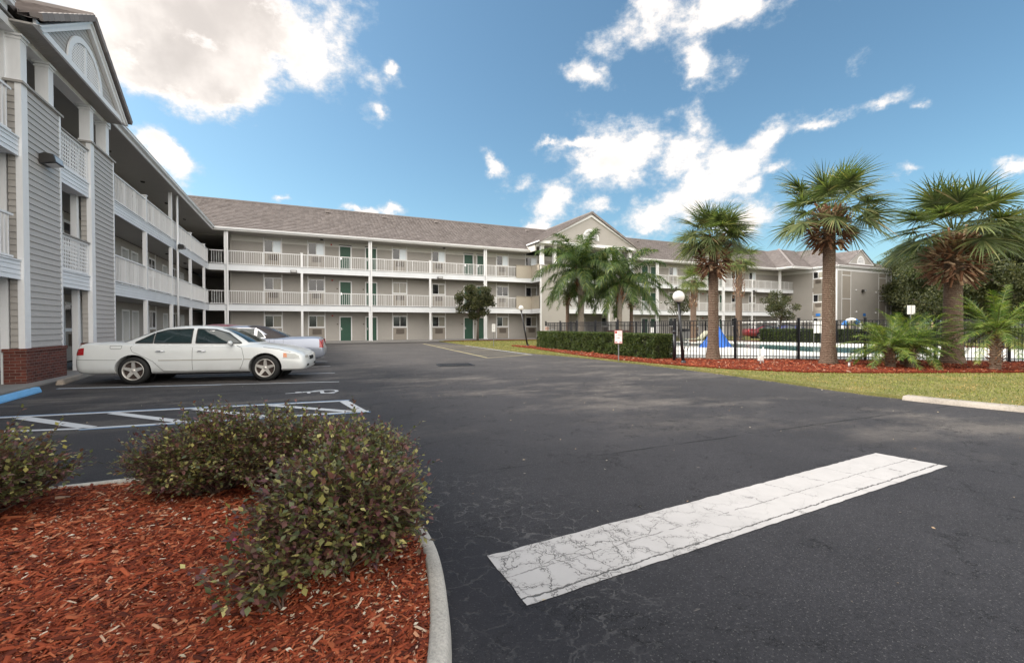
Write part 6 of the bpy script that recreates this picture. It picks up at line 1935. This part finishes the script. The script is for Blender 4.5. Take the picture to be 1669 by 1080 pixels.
# cars in the further lot, seen through the pool fence
T4 = dict(T2); T4['paint'] = M['cp_blue']; T4['chrome'] = False
p = sc_at(1292, 44)
c4, _ = sedan('parked_car', (p[0] - 1.6, p[1] + 2.2, 0), R(-30), T4, 'dark blue car parked beyond the pool fence, above the far clipped hedge', 'cars parked in the far lot', detail=False)
T5 = dict(Q); T5['paint'] = M['cp_red']
p = sc_at(1262, 46)
c5, _ = sedan('parked_car', (p[0] - 2.4, p[1] + 1.6, 0), R(-30), T5, 'dark red car left of the dark blue one beyond the pool fence', 'cars parked in the far lot', detail=False)
# ------------------------------------------------------------------ pool fence
def fence(name, pts, spacing, h, label, z=.1, post=.036, pick=.009, gap=.115, group='black metal fences round the pool', cap=True):
    t = empty(name, (pts[0][0], pts[0][1], z), label=label, cat='fence', group=group)
    O = Vector((pts[0][0], pts[0][1], 0))
    allp = []
    pk = MB(); rl = MB()
    for a, c in zip(pts[:-1], pts[1:]):
        a, c = Vector((*a, 0)), Vector((*c, 0)); L = (c - a).length; n = max(1, round(L / spacing)); d = (c - a).normalized()
        for i in range(n): allp.append(a + (c - a) * i / n - O)
        for hz in (.12, h - .20, h - .03): rl.bar(a - O + Vector((0, 0, hz)), c - O + Vector((0, 0, hz)), .026, .03)
        m = round(L / gap)
        for i in range(1, m):
            p = a + (c - a) * i / m - O; pk.bar((p.x, p.y, .03), (p.x, p.y, h - .03), pick * 2, pick * 2)
    allp.append(Vector((*pts[-1], 0)) - O)
    rl.build('rails', M['black'], t); pk.build('pickets', M['black'], t)
    p0 = None
    for p in allp:
        if p0 is None:
            b = MB(); b.box(-post, post, -post, post, -.05, h + .05); b.box(-post - .006, post + .006, -post - .006, post + .006, h + .05, h + .075)
            p0 = b.build('post', M['black'], t); o = p0
        else: o = p0.copy(); COL.objects.link(o)
        o.parent = t; o.location = (p.x, p.y, 0)
    return t
FA, FE = (13.42, 13.78), (29.6, 2.05)
fence('pool_fence', [FA, FE], 2.12, 1.5, 'long black picket fence running behind the three big fan palms')
fence('pool_fence', [FA, (13.98, 25.4)], 2.1, 1.5, 'black picket fence along the back of the long clipped hedge')
fence('pool_fence', [(13.98, 25.4), (30.2, 27.6)], 2.1, 1.5, 'black picket fence on the portico side of the pool')
fence('pool_fence', [(30.2, 27.6), (34.1, 17.2), (33.2, 9.0)], 2.1, 1.5, 'black picket fence at the far side of the pool before the end wing')
# notice plate on the corner post of the fence
t = empty('fence_notice', (13.93, 25.25, 1.2), label='small pink and white notice plate on the fence corner beside the long hedge', cat='notice')
b = MB(); b.box(-.13, .2, -.02, -.005, -.14, .16); b.build('plate', M['sign_white'], t)
b = MB(); b.box(-.10, .17, -.024, -.021, -.09, .12); b.build('faded_print', pmat('faded_pink_print', (.60, .38, .30), .6), t)
t = empty('fence_notice', (23.6, 26.55, 1.05), label='white notice plate on the portico-side fence behind the tallest queen palm', cat='notice')
b = MB(); b.box(-.16, .16, -.03, -.015, -.2, .2); b.build('plate', M['sign_white'], t)

# ------------------------------------------------------------------ lamps
def globe_lamp(loc, h, r, lean, label, knob=False):
    t = empty('globe_lamp', loc, label=label, cat='lamp', group='globe lamps on leaning black posts')
    b = MB(); top = (lean[0], lean[1], h - r * 1.0)
    b.tube([(0, 0, -.1), top], [.055, .042], 12); b.lathe([(.09, 0), (.08, .06), (.05, .1)], 12); b.build('pole', M['black'], t)
    b = MB(); b.lathe([(.05, h - r * 1.15), (.085, h - r * 1.05), (.09, h - r * .92), (.05, h - r * .88)], 14, (lean[0], lean[1], 0)); b.build('collar', M['black'], t)
    b = MB(); b.smooth = True; b.sphere((lean[0], lean[1], h), r, 28); b.build('globe', M['globe'], t)
    return t
M['globe'] = pmat('white_globe', (.80, .78, .76), .25, .02)
rgt = Vector((math.cos(YAW), -math.sin(YAW)))
globe_lamp((11.99, 11.92, .1), 2.30, .20, tuple(-rgt * .17), 'nearer globe lamp on a leaning black post at the end of the long hedge')
globe_lamp((13.1, 26.2, .1), 2.42, .165, tuple(-rgt * .42), 'farther globe lamp on a leaning black post before the entrance portico')
# black pipe post with rounded head standing behind the nearer lamp
t = empty('gate_post', (12.62, 13.0, .1), label='short thick black post with a rounded head beside the nearer globe lamp', cat='post')
b = MB(); b.tube([(0, 0, 0), (0, 0, 1.02)], .05, 12); b.build('shaft', M['black'], t)
b = MB(); b.sphere((0, 0, 1.05), .075, 12); b.build('head', M['black'], t)

# ------------------------------------------------------------------ signs
M['faded'] = pmat('faded_red_print', (.42, .20, .19), .6)
M['faded_grey'] = pmat('faded_grey_print', (.45, .45, .43), .6)
t = empty('parking_sign', (10.9, 14.09, .06), -YAW - .62, label='small white sign with faded red print on a grey stake before the long hedge', cat='sign')
b = MB(); b.box(-.02, .02, -.01, .01, 0, 1.1); b.build('stake', M['galv'], t)
b = MB(); b.box(-.155, .155, -.022, -.012, .66, 1.16); b.build('plate', M['sign_white'], t)
b = MB()
b.box(-.155, .155, -.024, -.0225, 1.145, 1.16); b.box(-.155, .155, -.024, -.0225, .66, .675); b.box(-.155, -.145, -.024, -.0225, .675, 1.145); b.box(.145, .155, -.024, -.0225, .675, 1.145)
b.box(-.13, -.05, -.024, -.0225, 1.04, 1.13); b.box(-.13, -.04, -.024, -.0225, .695, .725); b.box(.04, .13, -.024, -.0225, .695, .725); b.build('border', M['red_sign'], t)
b = MB()
for (x0, x1, z0, z1) in ((-.02, .13, 1.075, 1.095), (-.02, .12, 1.02, 1.032), (-.075, -.045, .955, .985), (-.01, .12, .955, .98), (-.09, -.07, .86, .885), (-.04, .055, .86, .89)): b.box(x0, x1, -.024, -.0225, z0, z1)
b.build('faded_print', M['faded'], t)
t = empty('garden_sign', (10.9, 26.6, .06), R(-25), label='narrow white sign with faded grey print on a stake before the small dark tree', cat='sign')
b = MB(); b.box(-.02, .02, -.01, .01, 0, 1.45); b.build('stake', M['galv'], t)
b = MB(); b.box(-.11, .11, -.022, -.012, .95, 1.45); b.build('plate', M['sign_white'], t)
b = MB()
for z in (1.36, 1.29, 1.22, 1.12, 1.05): b.box(-.04, .05, -.024, -.0225, z, z + .035)
b.build('faded_print', M['faded_grey'], t)
p = Vector(sc_at(1484, 31)); t = empty('double_sign', (p.x, p.y, .06), R(-25), label='white sign of two narrow panels on a post, seen above the low date palms', cat='sign')
b = MB(); b.box(-.03, .03, -.02, .02, 0, 2.6); b.build('post', M['galv'], t)
for s in (-1, 1):
    b = MB(); b.box(s * .14 - .12, s * .14 + .12, -.05, -.03, 2.05, 2.65); b.build('panel', M['sign_white'], t)
# small blue signs by the end wing
for (x, y, w, lb, rz) in ((68.0, EY - .06, 0, 'small blue plate low on the windowless end wall', 0), (EX - .06, 38.1, 0, 'small blue plate below the end wing windows', R(-90))):
    t = empty('blue_plate', (x, y, 2.55), rz, label=lb, cat='sign', group='small blue plates on the end wing')
    b = MB(); b.box(-.28, .28, -.01, .01, 0, .34); b.build('plate', M['blue_sign'], t)
    pass
# ------------------------------------------------------------------ things round the pool
# covered pool lift
p = Vector(sc_at(1167, 26.2)); t = empty('covered_pool_lift', (p.x, p.y, .135), -YAW, label='peaked bright blue cover on the pool deck behind the smallest big fan palm', cat='cover')
b = MB(); b.smooth = True; n = 40; lay = []
for i in range(13):
    u = i / 12; z = 1.30 * u
    w = (.86 - .80 * u ** .95)
    ring_ = []
    for j in range(n):
        a = 2 * math.pi * j / n
        pl = 1 + (.10 * (1 - u) + .03) * math.sin(a * 9 + 1.3 * math.sin(a * 2) + u)
        ring_.append((w * pl * math.cos(a) + .06 * u, w * .62 * pl * math.sin(a), z + .02 * math.sin(a * 5)))
    lay.append(ring_)
b.add([q for r_ in lay for q in r_], [(i * n + j, i * n + (j + 1) % n, (i + 1) * n + (j + 1) % n, (i + 1) * n + j) for i in range(12) for j in range(n)] + [tuple(range(12 * n, 13 * n))])
b.build('cover', M['tarp'], t)
# life ring on a stand
p = Vector(sc_at(1388, 33.5)); t = empty('life_ring', (p.x, p.y, .13), -YAW, label='large white life ring with blue bands on a stand behind the pool', cat='life ring')
b = MB(); b.smooth = True; ns, nt = 36, 10; vs = []; R0, r0 = .62, .16
for i in range(ns):
    a = 2 * math.pi * i / ns
    for j in range(nt): q = 2 * math.pi * j / nt; vs.append(((R0 + r0 * math.cos(q)) * math.cos(a), r0 * .8 * math.sin(q), 1.0 + (R0 + r0 * math.cos(q)) * math.sin(a)))
fs = []
b.add(vs, [(i * nt + j, ((i + 1) % ns) * nt + j, ((i + 1) % ns) * nt + (j + 1) % nt, i * nt + (j + 1) % nt) for i in range(ns) for j in range(nt)])
b.build('ring', M['sign_white'], t)
r0b = r0 + .012
for c0 in (4, 13, 22, 31):
    vs = []
    for i in range(4):
        a = 2 * math.pi * (c0 + i) / ns
        for j in range(nt): q = 2 * math.pi * j / nt; vs.append(((R0 + r0b * math.cos(q)) * math.cos(a), r0b * .8 * math.sin(q), 1.0 + (R0 + r0b * math.cos(q)) * math.sin(a)))
    b = MB(); b.smooth = True; b.add(vs, [(i * nt + j, (i + 1) * nt + j, (i + 1) * nt + (j + 1) % nt, i * nt + (j + 1) % nt) for i in range(3) for j in range(nt)]); b.build('band', M['blue_sign'], t)
b = MB(); b.tube([(0, .18, 0), (0, .18, 1.7)], .04, 8); b.bar((0, .18, 1.5), (0, 0, 1.5), .03, .03); b.build('stand', M['wood'], t)
# white board on the far hedge
p = Vector(sc_at(1333, 31.0)); t = empty('notice_board', (p.x, p.y, .13), -YAW, label='plain white notice board on the far pool fence, left of the tall fan palm trunk', cat='sign')
b = MB(); b.box(-.30, .30, -.02, .02, .72, 1.55); b.build('board', M['sign_white'], t)
b = MB(); b.box(-.28, -.24, .02, .05, 0, 1.5); b.box(.24, .28, .02, .05, 0, 1.5); b.build('legs', M['galv'], t)
# pool ladder rails
p = Vector(sc_at(1504, 29.0)); t = empty('pool_ladder', (p.x, p.y, .13), .5, label='bent chrome pool ladder rails at the pool edge right of the low date palms', cat='ladder')
for s in (-1, 1):
    b = MB(); b.tube([(s * .25, .35, -.02), (s * .25, .35, .55), (s * .25, .22, .85), (s * .25, -.05, .88), (s * .25, -.28, .6), (s * .25, -.30, .1)], .022, 8); b.build('handrail', M['chrome'], t)
# tall yellow wooden posts
for x, d, lb in ((1496, 35, 'left one of the two pale wooden posts behind the pool ladder'), (1519, 35.5, 'right one of the two pale wooden posts behind the pool ladder')):
    p = Vector(sc_at(x, d)); t = empty('wooden_post', (p.x, p.y, .0), label=lb, cat='post', group='pale wooden posts behind the pool')
    b = MB(); b.box(-.07, .07, -.07, .07, 0, 1.6); b.build('shaft', M['wood'], t); b = MB(); b.box(-.085, .085, -.085, .085, 1.6, 1.64); b.build('cap', M['wood'], t)
# dark timber screen
p = Vector(sc_at(1598, 33)); t = empty('timber_screen', (p.x, p.y, .0), -YAW - .25, label='dark timber screen of upright boards behind the right end of the pool', cat='screen')
b = MB()
for i in range(14): b.box(-1.7 + i * .25, -1.7 + i * .25 + .19, -.02, .02, .05, 1.75)
b.build('boards', M['darkwood'], t)
b = MB(); b.box(-1.75, 1.8, .02, .07, 1.35, 1.45); b.box(-1.75, 1.8, .02, .07, .3, .4)
b.build('rails', M['darkwood'], t)
# trash can
p = Vector(sc_at(1117, 36)); t = empty('trash_can', (p.x, p.y, .135), label='grey square trash can with a dark lid at the far side of the pool deck', cat='trash can')
b = MB(); b.box(-.3, .3, -.3, .3, 0, .78); 
for i in range(7): b.box(-.29 + i * .085, -.25 + i * .085, -.32, -.301, .05, .74)
b.build('bin', M['galv'], t)
b = MB(); b.box(-.34, .34, -.34, .34, .78, .98); b.box(-.22, .22, -.36, -.34, .82, .94); b.build('lid', M['black'], t)
# chaise longue by the water
p = Vector(sc_at(1137, 31)); t = empty('sun_lounger', (p.x, p.y, .135), -YAW + .2, label='pale beige sun lounger with raised back, left of the blue cover', cat='sun lounger')
b = MB(); b.add([(-1.0, -.3, .32), (.15, -.3, .32), (.15, .3, .32), (-1.0, .3, .32), (-1.0, -.3, .36), (.15, -.3, .36), (.15, .3, .36), (-1.0, .3, .36)], [(0, 3, 2, 1), (4, 5, 6, 7), (0, 1, 5, 4), (1, 2, 6, 5), (2, 3, 7, 6), (3, 0, 4, 7)])
b.build('seat', M['canvas'], t)
b = MB(); b.bar((.15, 0, .34), (.72, 0, .86), .6, .04); b.build('backrest', M['canvas'], t)
for x in (-.9, .5):
    for y in (-.27, .27):
        b = MB(); b.box(x - .02, x + .02, y - .02, y + .02, 0, .34); b.build('leg', M['sign_white'], t)
# low metal table frame near the fence
p = Vector(sc_at(1108, 22.5)); t = empty('patio_table', (p.x, p.y, .135), -YAW, label='low black metal table frame on the deck just inside the fence corner', cat='table')
b = MB(); b.box(-.45, .45, -.25, .25, .40, .425); b.build('tabletop', M['black'], t)
for s in (-1, 1):
    for yy in (-.22, .22):
        b = MB(); b.bar((s * .42, yy, .4), (s * .28, yy, 0), .02, .02); b.build('leg', M['black'], t)
# more loungers/chairs: black patio chairs beyond
for x, d, lb in ((905, 29.5, 'white framed patio chair whose back shows above the long hedge'), (1205, 33.5, 'dark patio chair beyond the pool, right of the blue cover')):
    p = Vector(sc_at(x, d)); t = empty('patio_chair', (p.x, p.y, .135), -YAW + .4, label=lb, cat='chair')
    mt = M['sign_white'] if x < 1000 else M['black']
    b = MB(); b.box(-.27, .27, -.25, .25, .40, .44); b.build('seat', mt, t)
    b = MB(); b.tube([(-.26, .25, .42), (-.24, .34, .95), (0, .36, 1.05), (.24, .34, .95), (.26, .25, .42)], .018, 8)
    for i in range(5): b.bar((-.16 + i * .08, .27, .45), (-.16 + i * .08, .35, .98), .015, .015)
    b.build('backrest', mt, t)
    for sx in (-1, 1):
        for sy in (-1, 1):
            b = MB(); b.tube([(sx * .25, sy * .23, .41), (sx * .27, sy * .27, 0)], .016, 6); b.build('leg', mt, t)
# white low-voltage box and riser pipe in the mulch
t = empty('irrigation_box', (14.15, 10.57, .1), -YAW, label='white utility box with tall riser pipe in mulch left of the tall fan palm', cat='utility box')
b = MB(); b.box(-.10, .04, -.05, .05, .10, .26); b.box(-.09, -.03, -.07, -.05, .15, .22); b.build('box', M['sign_white'], t)
b = MB(); b.tube([(.06, 0, 0), (.06, 0, .56)], .022, 8); b.tube([(-.03, 0, 0), (-.03, 0, .12)], .02, 8); b.build('riser_pipe', M['sign_white'], t)
t = empty('sprinkler_riser', (15.55, 8.6, .1), label='short grey capped pipe in the mulch at the left of the low date palms', cat='pipe')
b = MB(); b.tube([(0, 0, 0), (0, 0, .16)], .03, 8); b.build('pipe', M['sign_white'], t); b = MB(); b.lathe([(.001, .30), (.06, .29), (.075, .16), (.03, .15)], 12); b.build('cap', M['galv'], t)
# low white rail in front of the far walkway
p0, p1 = Vector(sc_at(1197, 47)), Vector(sc_at(1343, 43)); t = empty('white_rail', (p0.x, p0.y, 0), label='long low white rail running before the far ground floor beyond the pool', cat='rail')
d = p1 - p0
b = MB(); b.bar((0, 0, 1.62), (d.x, d.y, 1.78), .1, .14); b.build('rail', M['white'], t)
for i in range(5):
    b = MB(); q = d * (i / 4); b.box(q.x - .05, q.x + .05, q.y - .05, q.y + .05, -.02, 1.56 + .04 * i); b.build('post', M['white'], t)

# bird-like white plates / pipes: wall vents on the end wall
for x, z, q in ((66.1, 5.95, 'upper left of the floodlight'), (70.6, 5.75, 'upper right of the floodlight'), (66.2, 3.1, 'low down, left of the blue plate'), (70.6, 3.0, 'low down, right of the blue plate')):
    t = empty('wall_vent', (x, EY - .03, z), label='round white vent cap on the end wall, ' + q, cat='vent', group='round vent caps on the end wall')
    b = MB(); b.lathe([(.001, -.12), (.08, -.11), (.09, 0)], 12, axis='y'); b.build('cap', M['white'], t)

# ------------------------------------------------------------------ the person by the far side of the pool
def skin_chain(verts, edges, radii, root, name, mat, parent, sub=2):
    me = bpy.data.meshes.new(name); me.from_pydata(verts, edges, []); me.update()
    o = bpy.data.objects.new(name, me); COL.objects.link(o)
    sk = o.modifiers.new('s', 'SKIN'); 
    if not me.skin_vertices:
        bm2 = bmesh.new(); bm2.from_mesh(me); bm2.verts.layers.skin.verify(); bm2.to_mesh(me); bm2.free()
    for i, v in enumerate(me.skin_vertices[0].data):
        r_ = radii[i]; v.radius = r_ if isinstance(r_, tuple) else (r_, r_); v.use_root = (i == root)
    ss = o.modifiers.new('u', 'SUBSURF'); ss.levels = sub; ss.render_levels = sub
    dg = bpy.context.evaluated_depsgraph_get(); dg.update()
    m2 = bpy.data.meshes.new_from_object(o.evaluated_get(dg)); bpy.data.objects.remove(o)
    m2.materials.clear(); m2.materials.append(mat); m2.polygons.foreach_set('use_smooth', [True] * len(m2.polygons))
    q = bpy.data.objects.new(name, m2); COL.objects.link(q); q.parent = parent
    return q
p = Vector(sc_at(1133, 38.5))
per = empty('person', (p.x, p.y, .10), R(-60), label='person in dark red top and dark trousers walking beyond the pool', cat='person')
V = [(0, 0, .92), (0, 0, 1.12), (0, 0, 1.34), (0, 0, 1.46), (.01, 0, 1.53), (.02, 0, 1.63), (.02, 0, 1.72),
     (.0, .10, .88), (.12, .10, .50), (.02, .10, .09), (.16, .10, .04),
     (.0, -.10, .88), (-.02, -.10, .48), (-.20, -.10, .12), (-.09, -.10, .04),
     (0, .19, 1.40), (-.06, .23, 1.13), (.06, .22, .90), (0, -.19, 1.40), (.07, -.23, 1.13), (.24, -.21, .97),
     (.09, .215, .84), (.10, .20, .79), (.30, -.205, .94), (.34, -.19, .91)]
E_ = [(0, 1), (1, 2), (2, 3), (3, 4), (4, 5), (5, 6), (0, 7), (7, 8), (8, 9), (9, 10), (0, 11), (11, 12), (12, 13), (13, 14), (2, 15), (15, 16), (16, 17), (2, 18), (18, 19), (19, 20), (17, 21), (21, 22), (20, 23), (23, 24)]
Rr = [(.13, .16), (.11, .14), (.12, .17), .07, .055, (.10, .08), (.07, .06), .085, .058, .04, (.035, .03), .085, .058, .04, (.035, .03), .055, .042, .03, .055, .042, .03, .032, .018, .032, .018]
skin_chain(V, E_, Rr, 0, 'body', M['skin'], per)
skin_chain([(0, 0, .90), (0, 0, 1.12), (0, 0, 1.34), (0, 0, 1.44), (0, .20, 1.40), (-.055, .235, 1.16), (0, -.20, 1.40), (.06, -.235, 1.16)], [(0, 1), (1, 2), (2, 3), (2, 4), (4, 5), (2, 6), (6, 7)], [(.145, .175), (.125, .155), (.135, .18), .075, .068, .055, .068, .055], 0, 'shirt', M['shirt'], per)
skin_chain([(0, 0, .92), (0, .10, .86), (.12, .10, .50), (.03, .10, .13), (0, -.10, .86), (-.02, -.10, .48), (-.19, -.10, .16)], [(0, 1), (1, 2), (2, 3), (0, 4), (4, 5), (5, 6)], [(.14, .165), .098, .07, .055, .098, .07, .055], 0, 'trousers', M['jeans'], per)
b = MB(); b.smooth = True; b.sphere((0.0, 0, 1.67), .112, 14); b.build('hair', M['hair'], per)
